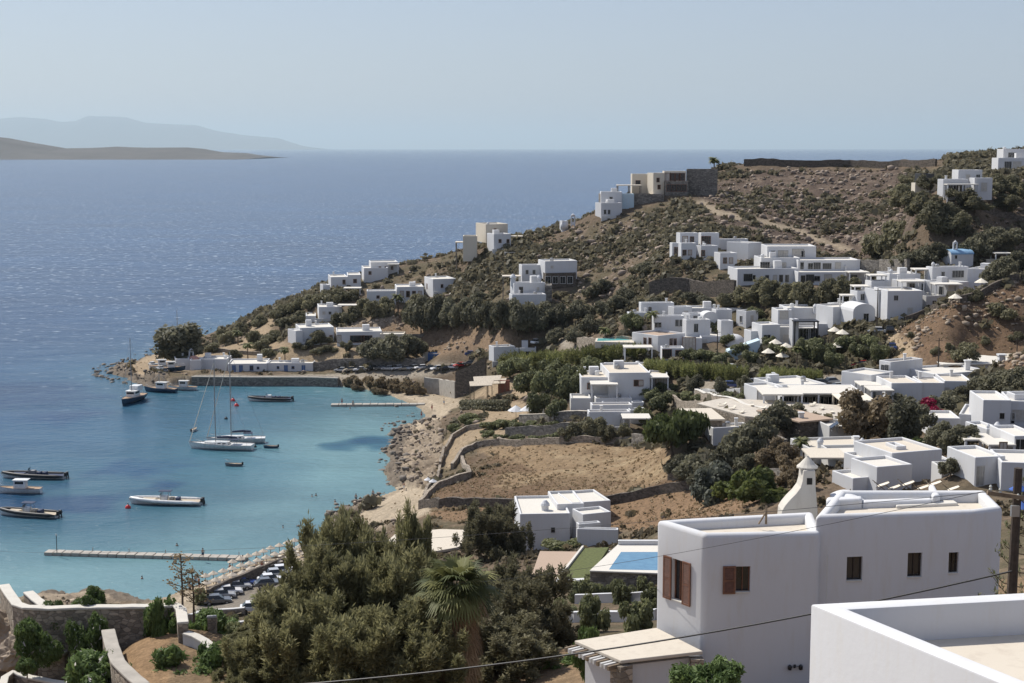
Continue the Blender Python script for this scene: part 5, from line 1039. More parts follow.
launch(271, 448, 3.2, 182, 'tiny dark tender floating right of the yachts', 'hull_blue', False, 0, 'dinghy', 'dinghy')
launch(194, 431, 3.4, 80, 'white tender seen end on behind the anchored yacht', 'white_gel', False, 0, 'dinghy', 'dinghy')
launch(163, 377, 8, 20, 'white boat hauled ashore on the sand by the quay chapel').location.z = 2.6
launch(172, 379, 7.5, 15, 'dark boat with cover hauled ashore in front of the quay chapel', 'hull_blue').location.z = 2.6
# flag mast behind the tree
c_ = G(178, 352); r_ = MB().tube([c_ - Vector((0, 0, .5)), c_ + Vector((0, 0, 8)), c_ + Vector((0, 0, 14.2))], [.16, .13, .07], 8).tube([c_ + Vector((-.6, 0, 11)), c_ + Vector((.6, 0, 11))], .05, 5).build('flag_mast', 'grey_metal', None, c_); r_.location = c_; tag(r_, 'tall thin mast rising behind the big round tree', 'mast')
def buoy(px, py, s, label, mat='buoy_red'):
    r = thing('buoy', PZ(px, py, 0), label, 'buoy', 'mooring buoys'); MB().lathe((0, 0, -s * .4), [(s * .2, 0), (s * .5, s * .3), (s * .5, s * .6), (s * .2, s * .95), (s * .08, s)], 10).build('float', mat, r, smooth=True); MB().lathe((0, 0, s * .6), [(s * .1, 0), (s * .1, s * .35)], 6).build('ring', 'grey_metal', r)
buoy(128, 508, 1.1, 'red buoy at the bow of the lone white speedboat'); buoy(236.5, 406, 1.3, 'pink red buoy nearest the yacht masts, right of them', 'buoy_red'); buoy(233, 401, 1.3, 'farther red buoy of the pair off the quay'); buoy(226, 419, .9, 'dark buoy off the yacht masts', 'black_rubber'); buoy(255, 447, .8, 'small dark buoy right behind the yachts', 'black_rubber')
# floating jetties
def jetty(label, p0, p1, wid, n, zt=.55):
    a = PZ(*p0, 0); b = PZ(*p1, 0); off = a.copy(); root = thing('jetty', off, label, 'jetty'); d = (b - a); l_ = d.length / n; d.normalize(); nv = Vector((-d.y, d.x, 0)); M = Matrix((d, nv, Vector((0, 0, 1)))).transposed()
    for i in range(n): MB().box(a + d * l_ * (i + .5) + Vector((0, 0, zt / 2 - .15 + .03 * (i % 2))), (l_ - .12, wid, zt + .3), M).build('float_section', 'pontoon_plastic', root, off, bevel=.06)
    for i in range(1, n, 4): MB().tube([a + d * l_ * i + nv * wid * .42 - Vector((0, 0, .6)), a + d * l_ * i + nv * wid * .42 + Vector((0, 0, zt + .6))], .07, 6).build('mooring_post', 'grey_metal', root, off)
    return a, d, nv
jetty('long narrow floating jetty in the near bay', (46, 554), (247, 560), 1.9, 22); jetty('short floating jetty off the far beach', (331, 406), (425, 405.5), 2.2, 12)
pl = thing('signal_post', PZ(57, 553, .6), 'thin post at the outer end of the long jetty', 'post'); MB().tube([(0, 0, 0), (0, 0, 3.2)], .06, 6).build('post', 'dark_metal', pl); MB().box((0, 0, 3.1), (.3, .1, .3)).build('lamp', 'white_gel', pl)
# ------------------------------------------------------------------ cars
def car_meshes(body):
    out = []
    prof = [(-2.1, .35), (-2.12, .75), (-2.0, .98), (-1.35, 1.02), (.75, .95), (1.85, .82), (2.1, .62), (2.12, .35)]
    top = [(-1.75, 1.0), (-1.2, 1.46), (.1, 1.47), (.95, .97)]
    def ext(pr, w0, w1=None):
        w1 = w1 or w0; n = len(pr); V = [(x, -w0, z) for x, z in pr] + [(x, w0, z) for x, z in pr]; return V, [tuple(range(n))[::-1], tuple(range(n, 2 * n))] + [(i, (i + 1) % n, (i + 1) % n + n, i + n) for i in range(n)]
    def mk(nm, V, Fc, mat, bev):
        o = MB().add(V, Fc).build(nm, mat, None, None, bevel=bev); me = o.data; D.objects.remove(o); return me
    out.append(('body', mk('body', *ext(prof, .88), body, .1)))
    V = [(x, s * (.84 if z < 1.1 else .66), z) for s in (-1, 1) for x, z in top]; n = 4
    out.append(('cabin_glass', mk('cabin_glass', V, [(3, 2, 1, 0), (4, 5, 6, 7)] + [(i, (i + 1) % n, (i + 1) % n + n, i + n) for i in range(n)], 'car_glass', .03)))
    out.append(('roof', mk('roof', *MB_box((-.52, 0, 1.48), (1.5, 1.3, .06)), body, .02)))
    return out
def MB_box(c, s): b = MB().box(c, s); return b.v, b.f
def one(nm, fn, mat, bev=0): o = fn.build(nm, mat, None, None, bevel=bev); me = o.data; D.objects.remove(o); return me
tb_ = MB().tube([(0, -.11, 0), (0, .11, 0)], .33, 12); WHEEL = one('wheel', tb_, 'black_rubber'); RIM = one('rim', MB().tube([(0, -.12, 0), (0, .12, 0)], .19, 8), 'grey_metal')
HEAD = one('headlight', MB().box((0, 0, 0), (.1, .34, .14)), 'lamp_glass', .02)
CARS = {}
def car(px, py, heading, colour, label, group, sc=1.0):
    p = G(px, py)
    if colour in CARS:
        r = dup(CARS[colour], p, R(heading), label); r['group'] = group; r.scale = (sc,) * 3; return r
    r = thing('parked_car', p, label, 'car', group, R(heading)); r.scale = (sc,) * 3
    for nm, me in car_meshes('car_' + colour): link(nm, me, r)
    for x in (-1.3, 1.32):
        for y in (-.8, .8): wv = link('wheel', WHEEL, r, (x, y, .33)); link('rim', RIM, wv)
    for y in (-.6, .6): link('headlight', HEAD, r, (2.06, y, .66))
    CARS[colour] = r; return r
for x, y, h, cl, lb in [(218, 604, 12, 'grey', 'grey car at the near end of the beach car row'), (222, 598.5, 14, 'silver', 'silver car second from the near end of the beach car row'), (229, 594.5, 14, 'white', 'white car third in the beach car row, beside the silver one'), (238, 590, 16, 'silver', 'silver car at the bend of the beach car row'), (244, 586.5, 16, 'blue', 'dark blue car next to the small palm behind the beach'), (271, 583, 18, 'white', 'white car right of the small palm behind the beach'), (277, 577.5, 18, 'silver', 'silver car farther along by the dark beach wall'), (283, 574, 18, 'white', 'white car at the far end of the row by the tamarisks'), (268, 587, 18, 'grey', 'grey car half hidden below the white car by the palm'), (255, 612, 8, 'white', 'white car alone on the near side of the beach road')]:
    car(x, y, h, cl, lb, 'cars parked behind the beach', .98)
far_c = [(341, 372, 'silver'), (350, 372, 'beige'), (360, 371.5, 'white'), (371, 371, 'black'), (380, 370.5, 'grey'), (388, 370.5, 'silver'), (397, 370.5, 'white'), (405, 370.5, 'beige'), (413, 370, 'silver'), (421, 370, 'white'), (429, 370.5, 'grey'), (437, 371, 'white'), (445, 371, 'black'), (452, 369, 'white'), (460, 368, 'red'), (469, 366, 'grey')]
for i, (x, y, cl) in enumerate(far_c): car(x, y, 185 + (i * 37) % 60 - 20, cl, 'car in the row parked above the far beach', 'cars parked above the far beach', .95)
for x, y, cl, lb in [(152, 366, 'white', 'white car nearest the water on the sandy tip'), (156, 368, 'silver', 'silver car second on the sandy tip'), (160, 370, 'white', 'white car third on the sandy tip'), (164, 372.5, 'grey', 'grey car on the sandy tip nearest the chapel')]: car(x, y, 120, cl, lb, 'cars on the sandy tip', .85)
for x, y, h, cl, lb in [(861, 368, 170, 'red', 'red car on the lane above the white apartments'), (892, 350, 80, 'blue', 'dark blue car driving up the sandy hill lane'), (889, 332, 85, 'black', 'black car at the top of the sandy hill lane'), (876, 334, 170, 'white', 'white van like car under the wall of the white complex'), (822, 386, 20, 'grey', 'grey car at the left of the hotel car park'), (829, 385, 200, 'silver', 'silver car in the middle of the hotel car park'), (846, 388, 190, 'white', 'white car at the front of the hotel car park'), (836, 390, 190, 'silver', 'silver car at the left front of the hotel car park'), (852, 382, 190, 'silver', 'silver car at the back of the hotel car park'), (755, 386, 10, 'black', 'black car by the bushes left of the hotel roof'), (725, 372, 0, 'red', 'red car half hidden above the circular car park'), (735, 371, 0, 'white', 'white car behind the reeds above the circular car park'), (538, 345, 40, 'white', 'white car in the shade at the bend of the pale track'), (472, 356, 0, 'blue', 'dark blue pickup like car by the kiosk lane'), (732, 388, 0, 'blue', 'blue car on the circular car park')]: car(x, y, h, cl, lb, 'cars in the village')
# ------------------------------------------------------------------ people: one continuous skin, seen a few pixels tall
def body_mesh():
    V = [(0, 0, .98), (0, 0, 1.2), (0, 0, 1.42), (0, 0, 1.53), (0, .01, 1.68), (0, 0, 1.76), (.1, 0, .9), (.11, .02, .5), (.11, 0, .08), (.11, .14, .03), (-.1, 0, .9), (-.12, -.06, .5), (-.12, -.1, .08), (-.12, .04, .03), (.2, 0, 1.4), (.27, .03, 1.13), (.27, .12, .9), (-.2, 0, 1.4), (-.28, -.03, 1.13), (-.28, .05, .9)]
    E = [(0, 1), (1, 2), (2, 3), (3, 4), (4, 5), (0, 6), (6, 7), (7, 8), (8, 9), (0, 10), (10, 11), (11, 12), (12, 13), (2, 14), (14, 15), (15, 16), (2, 17), (17, 18), (18, 19)]
    rr = [.14, .13, .15, .06, .105, .07, .1, .065, .045, .04, .1, .065, .045, .04, .065, .045, .035, .065, .045, .035]
    me = D.meshes.new('body'); me.from_pydata(V, E, []); ob = D.objects.new('tmp', me); COL.objects.link(ob)
    ob.modifiers.new('s', 'SKIN'); ob.modifiers.new('ss', 'SUBSURF').levels = 1
    for i, s in enumerate(me.skin_vertices[0].data): s.radius = (rr[i], rr[i] * .85); s.use_root = (i == 0)
    dg = bpy.context.evaluated_depsgraph_get(); dg.update(); out = D.meshes.new_from_object(ob.evaluated_get(dg)); D.objects.remove(ob)
    out.materials.clear(); out.materials.append(MATS['skin']); out.name = 'body'; return out
BODY = body_mesh()
SHORTS = {m_: one('swimwear', MB().lathe((0, 0, .66), [(.19, 0), (.2, .12), (.175, .34), (.165, .4)], 10), m_) for m_ in ('navy_canvas', 'red_paint', 'sky_blue_paint', 'white_gel')}
HAIR = one('hair', MB().lathe((0, -.01, 1.66), [(.12, 0), (.125, .06), (.09, .13), (.03, .16)], 10), 'black_rubber')
def person(px, py, label, z=None, sink=0, group=None, wear='navy_canvas', rz=0):
    p = PZ(px, py, z) if z is not None else G(px, py); p.z -= sink
    r = thing('person', p, label, 'person', group, rz); link('body', BODY, r); link('swimwear', SHORTS[wear], r); link('hair', HAIR, r)
person(203, 558.5, 'bather standing on the long floating jetty', .6)
person(342, 404.6, 'bather standing on the outer half of the short far jetty', .6, wear='red_paint'); person(353, 405, 'bather sitting low near the middle of the short far jetty', .6, .5)
person(421.5, 418, 'bather wading at the edge of the far beach', wear='red_paint'); person(373, 497, 'bather standing in the shallows of the cove', .3, .3); person(356, 500, 'bather at the left side of the cove below the rocks', .3, .5)
for i, (x, y) in enumerate([(177, 546), (142, 579), (312, 497), (316, 496), (335, 502), (283, 528), (401, 405), (350, 409)]): person(x, y, 'swimmer with head and shoulders above the water', -.05, 1.25, 'swimmers in the bay', ('navy_canvas', 'red_paint')[i % 2], i)
for i, (x, y) in enumerate([(196, 586), (199, 588), (256, 568), (262, 570), (230, 574), (243, 566), (404, 491), (432, 411), (444, 405), (190, 594), (315, 548)]): person(x, y, 'small figure in swimwear standing on the beach', None, 0, 'people on the beach', ('sky_blue_paint', 'navy_canvas', 'white_gel', 'red_paint')[i % 4], i)
# ------------------------------------------------------------------ parasols and beds
def parasol_meshes(r_, h, mat):
    c = MB().lathe((0, 0, h - r_ * .6), [(r_, 0), (r_ * .97, .05), (r_ * .5, r_ * .34), (.08, r_ * .62), (.05, r_ * .7)], 10)
    return one('canopy', c, mat), one('pole', MB().tube([(0, 0, -.3), (0, 0, h - .1)], .05, 6), 'old_wood')
PAR = {'reed': parasol_meshes(.82, 2.1, 'reed_thatch'), 'small': parasol_meshes(.8, 2.0, 'whitewash'), 'cream': parasol_meshes(1.5, 2.9, 'canvas_cream'), 'white': parasol_meshes(1.9, 3.0, 'whitewash'), 'blue': parasol_meshes(.95, 2.2, 'umbrella_blue')}
def parasol(px, py, kind, label, group, Y=None, z=None):
    p = P(px, py, Y) if Y else (PZ(px, py, z) if z else G(px, py)); r = thing('parasol', p, label, 'parasol', group, random.uniform(0, 1)); r.rotation_euler.x = random.uniform(-.04, .04); c_, p_ = PAR[kind]; link('canopy', c_, r); link('pole', p_, r); return p
BED = one('sun_bed', MB().box((0, 0, .32), (1.9, .65, .08)).box((.75, 0, .52), (.7, .65, .06), Matrix.Rotation(R(-35), 3, 'Y')).box((-.8, .25, .14), (.06, .06, .3)).box((-.8, -.25, .14), (.06, .06, .3)).box((.5, .25, .14), (.06, .06, .3)).box((.5, -.25, .14), (.06, .06, .3)), 'canvas_cream', .01)
def bed(p, rz, label, group): tag(link('sun_bed', BED, None, p, (0, 0, rz)), label, 'sun bed', group)
for row, (a, b, n) in enumerate([((232, 572), (303, 547), 10), ((206, 587), (335, 546), 16), ((206, 594), (306, 563), 12)]):
    for i in range(n):
        u = i / (n - 1); x = a[0] + (b[0] - a[0]) * u + random.uniform(-1, 1); y = a[1] + (b[1] - a[1]) * u + random.uniform(-.6, .6) - 2.5 * math.sin(u * math.pi) * 0
        p = parasol(x, y, 'reed', 'pale thatched parasol in the rows along the town beach', 'thatched beach parasols')
        if row < 3 and i % 2: q = p + Vector((1.1, -.5, 0)); q.z = zat(q.x, q.y); bed(q, R(150 + random.uniform(-8, 8)), 'cream sun bed beside a thatched beach parasol', 'sun beds on the beach')
parasol(428, 488, 'small', 'white parasol at the back of the small cove, left of two', 'cove parasols'); parasol(433, 490, 'small', 'white parasol at the back of the small cove, right of two', 'cove parasols')
parasol(516, 419, 'white', 'open white parasol at the left end of the dining terrace', 'terrace parasols'); parasol(528, 419, 'white', 'open white parasol, second on the dining terrace', 'terrace parasols')
parasol(677, 478, 'white', 'white parasol among dark bushes at the corner of the dry field', None, Y=243)
for x, y, lb in [(775, 352, 'cream parasol nearest the turquoise sloping house'), (786, 356, 'cream parasol second on the sunshade terrace'), (768, 362, 'cream parasol at the front of the sunshade terrace'), (782, 366, 'cream parasol low in the sunshade terrace'), (834, 340, 'cream parasol under the restaurant house, left'), (842, 343, 'cream parasol under the restaurant house, right'), (836, 356, 'cream parasol over the garden tables by the lane'), (981, 292, 'white parasol at the end of the stone wall by the large complex'), (955, 308, 'white parasol in front of the porch at the brown slope')]: parasol(x, y, 'cream', lb, 'village parasols')
for x in (543.5, 553):
    p = G(x, 424); r = thing('closed_parasol', p, 'closed grey parasol on the dining terrace, ' + ('left' if x < 550 else 'right') + ' of two', 'parasol'); MB().lathe((0, 0, .8), [(.12, 0), (.3, .3), (.2, 1.6), (.06, 2.4)], 8).build('folded_canopy', 'concrete', r); MB().tube([(0, 0, -.2), (0, 0, 3.2)], .04, 6).build('pole', 'grey_metal', r)
for x, y, lb in [(1018, 496, 'blue parasol behind the utility pole crossarm, upper one'), (1021, 516, 'blue parasol right behind the utility pole, lower one')]: parasol(x, y + 10, 'blue', lb, 'blue parasols')
for i in range(13):
    x = 722 + i * 10; y = (406, 409.5, 413)[i % 3]; bed(PZ(x, y, 22.86) , .3 + (i % 4) * .4, 'white sun bed on the hotel terrace', 'sun beds on the hotel terrace')
    D.objects[-1]
for o in [o for o in COL.objects if o.get('group') == 'sun beds on the hotel terrace']: o.location.z = 22.87; o.scale = (.85,) * 3
# hammock chairs behind the roof
for i, (x, y) in enumerate([(881, 486), (892, 489), (906, 485), (921, 489), (933, 485), (951, 490)]):
    p = P(x, y + 3, 168); r = thing('deck_chair', p, 'white canvas deck chair in the row behind the big roof', 'deck chair', 'canvas deck chairs')
    MB().add([(-.9, -.4, .9), (-.4, -.4, .35), (.9, -.4, .8), (.9, .4, .8), (-.4, .4, .35), (-.9, .4, .9)], [(0, 1, 4, 5), (1, 2, 3, 4)]).build('canvas', 'canvas_cream', r)
    MB().tube([(-.9, -.45, .95), (.3, -.45, 0)], .04, 5).tube([(.9, -.45, .85), (-.5, -.45, 0)], .04, 5).tube([(-.9, .45, .95), (.3, .45, 0)], .04, 5).tube([(.9, .45, .85), (-.5, .45, 0)], .04, 5).build('frame', 'old_wood', r)
# beach bar of poles, reeds and brick
c0 = G(470, 399); root = thing('beach_bar', c0, 'rough beach bar of pale poles and reed roofs beside a red brick wall', 'beach bar'); off = c0
for x0, x1, py, pb, Y in [(474, 500, 381, 396, 372), (470, 492, 386, 398, 366), (488, 505, 384, 396, 376)]:
    a = P(x0, py, Y); e = P(x1, py, Y); MB().add([(a.x, Y, a.z), (e.x, Y - .5, e.z + .3), (e.x + .4, Y + 4, e.z + .9), (a.x - .3, Y + 4, a.z + .5), (a.x, Y, a.z - .15), (e.x, Y - .5, e.z + .15), (e.x + .4, Y + 4, e.z + .75), (a.x - .3, Y + 4, a.z + .35)], [(0, 1, 2, 3), (7, 6, 5, 4), (0, 4, 5, 1), (1, 5, 6, 2), (2, 6, 7, 3), (3, 7, 4, 0)]).build('reed_roof', 'reed_thatch', root, off)
    post_line(root, off, Vector((a.x, Y + .2, 0)), Vector((e.x, Y + .2, 0)), P(x0, pb, Y).z, a.z - .1, 'old_wood', .09)
a = P(500, 396, 378); MB().box((a.x + 1, a.y, a.z + 1.6), (3.0, .5, 5.0)).build('brick_wall', 'brick_red', root, off)
for i in range(9): x = 503 + i * 1.9; a = P(x, 411, 360); r = MB().tube([(a.x, a.y, a.z - 1), (a.x + random.uniform(-.1, .1), a.y, a.z + 2.4 + random.uniform(-.3, .3))], .13, 6).build('fence_post', 'brick_red', None, a); r.location = a; tag(r, 'reddish wooden post in the row at the end of the dark hedge', 'post', 'reddish posts by the hedge')
r = wall_run('beach_fence', 'dark brown stone wall between the parasols and the parked cars', [(208, 603), (222, 595), (240, 588), (262, 578), (292, 566)], 2.0, .5, 'dark_fieldstone')
# ------------------------------------------------------------------ poles far away
for px, pb, pt, Y, lb in [(938, 372, 338, 292, 'dark utility pole standing on the white roof terrace edge'), (717, 366, 330, 332, 'dark pole in front of the pink roofed white villa'), (877, 322, 288, 328, 'thin pole in front of the large white complex'), (519, 360, 339, 400, 'thin pole beside the low field house'), (828, 366, 338, 318, 'pale lamp post among the palms by the restaurant'), (1016, 372, 338, 285, 'dark utility pole at the right edge by the terrace pergola')]:
    c_ = P(px, pb, Y); h = P(px, pt, Y).z - c_.z; r = thing('utility_pole', c_, lb, 'pole', 'village poles'); MB().tube([(0, 0, -2), (0, 0, h)], [.16, .1], 6).build('pole', 'pole_wood', r); MB().box((0, 0, h - .5), (1.4, .1, .1)).build('crossarm', 'pole_wood', r)
# ------------------------------------------------------------------ foreground house
def inset(poly, t):
    n = len(poly); out = []
    for i in range(n):
        p, q, r = Vector(poly[i - 1]), Vector(poly[i]), Vector(poly[(i + 1) % n]); a = (q - p).normalized(); b = (r - q).normalized()
        na, nb = Vector((-a.y, a.x)), Vector((-b.y, b.x)); m = (na + nb).normalized(); out.append(q + m * (t / max(.35, m.dot(na))))
    return out
def shell(name, poly, zb, zt, t, deck, holes, mat, root, off, rnd=.2, corners=True, seg=4):
    """walls round a footprint (counter-clockwise) with window openings, rounded parapet top, inner face down to the deck"""
    poly = [Vector((p[0], p[1])) for p in poly]; inn = inset(poly, t); n = len(poly)
    zs = sorted({zb, zt} | {z for h in holes for z in (h[3], h[4])}); bm = bmesh.new(); vd = {}
    def vt(x, y, z):
        k = (round(x, 4), round(y, 4), round(z, 4))
        if k not in vd: vd[k] = bm.verts.new(Vector(k) - off)
        return vd[k]
    fs = lambda *vs: bm.faces.new(vs) if len(set(vs)) == len(vs) else None
    for i in range(n):
        a, b = poly[i], poly[(i + 1) % n]; hs = [h for h in holes if h[0] == i]
        us = sorted({0.0, 1.0} | {u for h in hs for u in (h[1], h[2])}); pt = lambda u: a.lerp(b, u); nv = Vector((-(b - a).y, (b - a).x)).normalized() * .26
        for j in range(len(us) - 1):
            for k in range(len(zs) - 1):
                um, zm = (us[j] + us[j + 1]) / 2, (zs[k] + zs[k + 1]) / 2; p, q = pt(us[j]), pt(us[j + 1]); z0, z1 = zs[k], zs[k + 1]
                if not any(h[1] < um < h[2] and h[3] < zm < h[4] for h in hs): fs(vt(p.x, p.y, z0), vt(q.x, q.y, z0), vt(q.x, q.y, z1), vt(p.x, p.y, z1))
        for h in hs:
            c = [(pt(u), z) for u, z in ((h[1], h[3]), (h[2], h[3]), (h[2], h[4]), (h[1], h[4]))]
            zz = sorted({z for z in zs if h[3] <= z <= h[4]})
            for (p, z0), (q, z1) in zip(c, c[1:] + c[:1]):
                st = [z0, z1] if z0 == z1 else (zz if z1 > z0 else zz[::-1])
                pr = [(p, st[i_], q, st[i_ + 1]) for i_ in range(len(st) - 1)]
                for p_, za, q_, zb_ in pr: fs(vt(p_.x, p_.y, za), vt(p_.x + nv.x, p_.y + nv.y, za), vt(q_.x + nv.x, q_.y + nv.y, zb_), vt(q_.x, q_.y, zb_))
        ia, ib = inn[i], inn[(i + 1) % n]
        uu = us; 
        for j in range(len(us) - 1):
            p, q = pt(us[j]), pt(us[j + 1]); p2, q2 = ia.lerp(ib, us[j]), ia.lerp(ib, us[j + 1])
            fs(vt(p.x, p.y, zt), vt(q.x, q.y, zt), vt(q2.x, q2.y, zt), vt(p2.x, p2.y, zt)); fs(vt(p2.x, p2.y, zt), vt(q2.x, q2.y, zt), vt(q2.x, q2.y, deck), vt(p2.x, p2.y, deck))
    bmesh.ops.recalc_face_normals(bm, faces=bm.faces)
    bm.edges.ensure_lookup_table(); oz = off.z; es = []
    ip = {(round(p.x, 3), round(p.y, 3)) for p in poly}
    for e in bm.edges:
        if len(e.link_faces) != 2 or e.calc_face_angle(0) < .1: continue
        a, b = (v.co + off for v in e.verts)
        top = abs(a.z - zt) < 1e-3 and abs(b.z - zt) < 1e-3
        vert = corners and abs(a.x - b.x) + abs(a.y - b.y) < 1e-3 and (round(a.x, 3), round(a.y, 3)) in ip
        if top or vert: es.append(e)
    if rnd: bmesh.ops.bevel(bm, geom=es, offset=rnd, segments=seg, affect='EDGES', profile=.5, clamp_overlap=True)
    me = D.meshes.new(name); bm.to_mesh(me); bm.free(); me.materials.append(MATS[mat])
    try:
        me.polygons.foreach_set('use_smooth', [True] * len(me.polygons)); me.set_sharp_from_angle(angle=R(38))
    except Exception: pass
    o = link(name, me, root)
    dk = [(p.x - off.x, p.y - off.y) for p in inset(poly, t - .03)]; dm = mesh('roof', [(x, y, z - off.z) for z in (deck - .2, deck + .03) for x, y in dk], [tuple(range(n))[::-1], tuple(range(n, 2 * n))] + [(i, (i + 1) % n, (i + 1) % n + n, i + n) for i in range(n)], 'roof_screed'); link('roof', dm, root)
    return o
def opening(poly, i, x0, x1, y0, y1):
    a, b = Vector((*poly[i][:2], 0)), Vector((*poly[(i + 1) % len(poly)][:2], 0)); d = (b - a); n = Vector((d.y, -d.x, 0)).normalized()
    p = hitface(x0, y0, a, n); q = hitface(x1, y1, a, n); l2 = d.length_squared
    u0, u1 = (p - a).dot(d) / l2, (q - a).dot(d) / l2
    return (i, min(u0, u1), max(u0, u1), min(p.z, q.z), max(p.z, q.z)), d.normalized(), n, a, d.length
def sash(root, off, hole, ex, n, a, ln, mat='shutter_wood', leaf=None, curtain=False):
    i, u0, u1, z0, z1 = hole; up = Vector((0, 0, 1)); M = Matrix((ex, n, up)).transposed(); w_, h = (u1 - u0) * ln, z1 - z0
    c = a + ex * (u0 + u1) / 2 * ln + up * ((z0 + z1) / 2) - n * .17; t = .045; b = MB()
    b.box(c + up * (h / 2 - t / 2), (w_, .07, t), M); b.box(c - up * (h / 2 - t / 2), (w_, .07, t), M)
    for s in (-1, 0, 1): b.box(c + ex * s * (w_ / 2 - t / 2), (t if s else .03, .07, h - 2 * t), M)
    f = b.build('window', mat, root, off); MB().box(c - n * .02, (w_ - 2 * t, .012, h - 2 * t), M).build('pane', 'window_glass', f, off)
    MB().box(c - up * (h / 2 - .02) + n * .12, (w_, .2, .035), M).build('sill', 'roof_white', f, off)
    if curtain: MB().box(c - n * .05 - ex * w_ * .22, (w_ * .35, .02, h * .8), M).build('curtain', 'curtain', f, off)
def shutter(root, off, c, ex, n, w_, h):
    up = Vector((0, 0, 1)); M = Matrix((ex, n, up)).transposed(); b = MB(); t = .07
    for s in (-1, 1): b.box(c + ex * s * (w_ / 2 - t / 2), (t, .05, h), M)
    for z in (-.5, -.02, .5): b.box(c + up * (z * (h - t)), (w_ - 2 * t, .05, t), M)
    k = int(h / .075)
    for j in range(k):
        z = -h / 2 + t + (h - 2 * t) * (j + .5) / k; b.box(c + up * z, (w_ - 2 * t, .012, .07), M @ Matrix.Rotation(R(38), 3, 'X'))
    b.build('shutter', 'shutter_wood', root, off)
LB = [PZ(704.5, 534, 53), PZ(821, 532, 53), PZ(813, 511, 53), PZ(656, 519.5, 53)]
RB = [PZ(815, 515.6, 53.6), PZ(976, 510.5, 53.6), PZ(1003, 507, 53.6), PZ(985, 489.5, 53.6), PZ(838, 489.5, 53.6)]
off = Vector((LB[0].x, LB[0].y, 46)); root = thing('large_house', off, 'large white two storey house with rounded parapets and brown shutters in the foreground', 'house')
hL, hR = [], []
o1 = opening(LB, 0, 736, 750, 566.5, 592.5); o2 = opening(LB, 3, 672.5, 682.5, 558, 603); hL = [o1, o2]
hR = [opening(RB, 0, 847, 862, 557, 581), opening(RB, 0, 908, 921.5, 553, 577.5), opening(RB, 0, 949, 958, 552.5, 573.5)]
shell('wall', LB, 43.5, 53, .38, 52.55, [h[0] for h in hL], 'whitewash', root, off, .24)
shell('wall', RB, 43.4, 53.6, .38, 53.1, [h[0] for h in hR], 'whitewash', root, off, .24)
sash(root, off, *hL[0]); sash(root, off, *hL[1])
for k, h in enumerate(hR): sash(root, off, *h, mat='pole_wood', curtain=(k == 0))
h, ex, n, a, ln = hL[0]; w_ = .5; z = (h[3] + h[4]) / 2; shutter(root, off, a + ex * (h[1] * ln - w_ / 2 - .02) + Vector((0, 0, z)) + n * .05, ex, n, w_, h[4] - h[3] + .06)
h, ex, n, a, ln = hL[1]; z = (h[3] + h[4]) / 2
for s, u in ((-1, h[1]), (1, h[2])): shutter(root, off, a + ex * (u * ln + s * .25) + Vector((0, 0, z)) + n * .05, ex, n, .47, h[4] - h[3] + .06)
# roof furniture
def solid(name, px, z0, z1, mat='whitewash', bev=.12, seg=3):
    pts = [PZ(x, y, z0) for x, y in px]; return MB().prism([(p.x, p.y) for p in pts], z0 - .3, z1).build(name, mat, root, off, bevel=bev, seg=seg)
solid('parapet', [(826, 513.5), (862, 511.5), (862, 508), (826, 509.5)], 53.0, 53.55); solid('parapet', [(862, 511.5), (932, 509), (931, 506), (862, 508.5)], 53.0, 53.4); solid('roof_step', [(896, 514), (958, 511), (948, 504), (893, 507)], 52.9, 53.25, 'roof_white', .06)
solid('parapet', [(932, 509), (940, 507.5), (934, 496), (928, 496.5)], 53.0, 53.55)
V = []; a, b_ = PZ(838, 501, 53.4), PZ(880, 499.5, 53.4)
for k in range(13):
    t = k / 12; p = a.lerp(b_, t); zz = 52.9 + .6 * math.sin(math.pi * min(1, t * .75 + .25)) ; V += [(p.x, p.y, 52.7), (p.x, p.y, zz), (p.x, p.y + 1.6, zz), (p.x, p.y + 1.6, 52.7)]
MB().add(V, [(i * 4 + j, i * 4 + 4 + j, i * 4 + 4 + (j + 1) % 4, i * 4 + (j + 1) % 4) for i in range(12) for j in range(4)] + [(0, 1, 2, 3), (51, 50, 49, 48)]).build('stair_vault', 'whitewash', root, off, smooth=False)
# bell tower shaped chimney with its curved buttress
Yt = 63.0
prof = [(778, 530), (780, 508), (783, 503), (788, 497), (794, 491), (798.5, 485), (800.5, 478), (801.5, 468), (813, 468), (813.5, 486), (815.5, 508), (816, 530)]
pp = [P(x, y, Yt) for x, y in prof]; hole = [P(x, y, Yt) for x, y in ((804.5, 482), (804.5, 475.5), (810, 475.5), (810, 482))]
n = len(pp); V = [(p.x, Yt - .5 + s, p.z) for s in (0, 1.0) for p in pp]; bmt = MB().add(V, [tuple(range(n))[::-1], tuple(range(n, 2 * n))] + [(i, (i + 1) % n, (i + 1) % n + n, i + n) for i in range(n)])
tw = bmt.build('chimney', 'coping_wash', root, off, bevel=.04)
c0, c1 = hole[0], hole[2]; MB().box(((c0.x + c1.x) / 2, Yt - .5, (c0.z + c1.z) / 2), (c1.x - c0.x, .03, abs(c1.z - c0.z))).build('opening', 'dark_opening', tw, off)
e = P(807.3, 467.5, Yt); MB().lathe(e, [(.46, 0), (.46, .06), (.34, .16), (.2, .32), (.06, .46), (.04, .52)], 14).build('cap', 'coping_wash', tw, off)
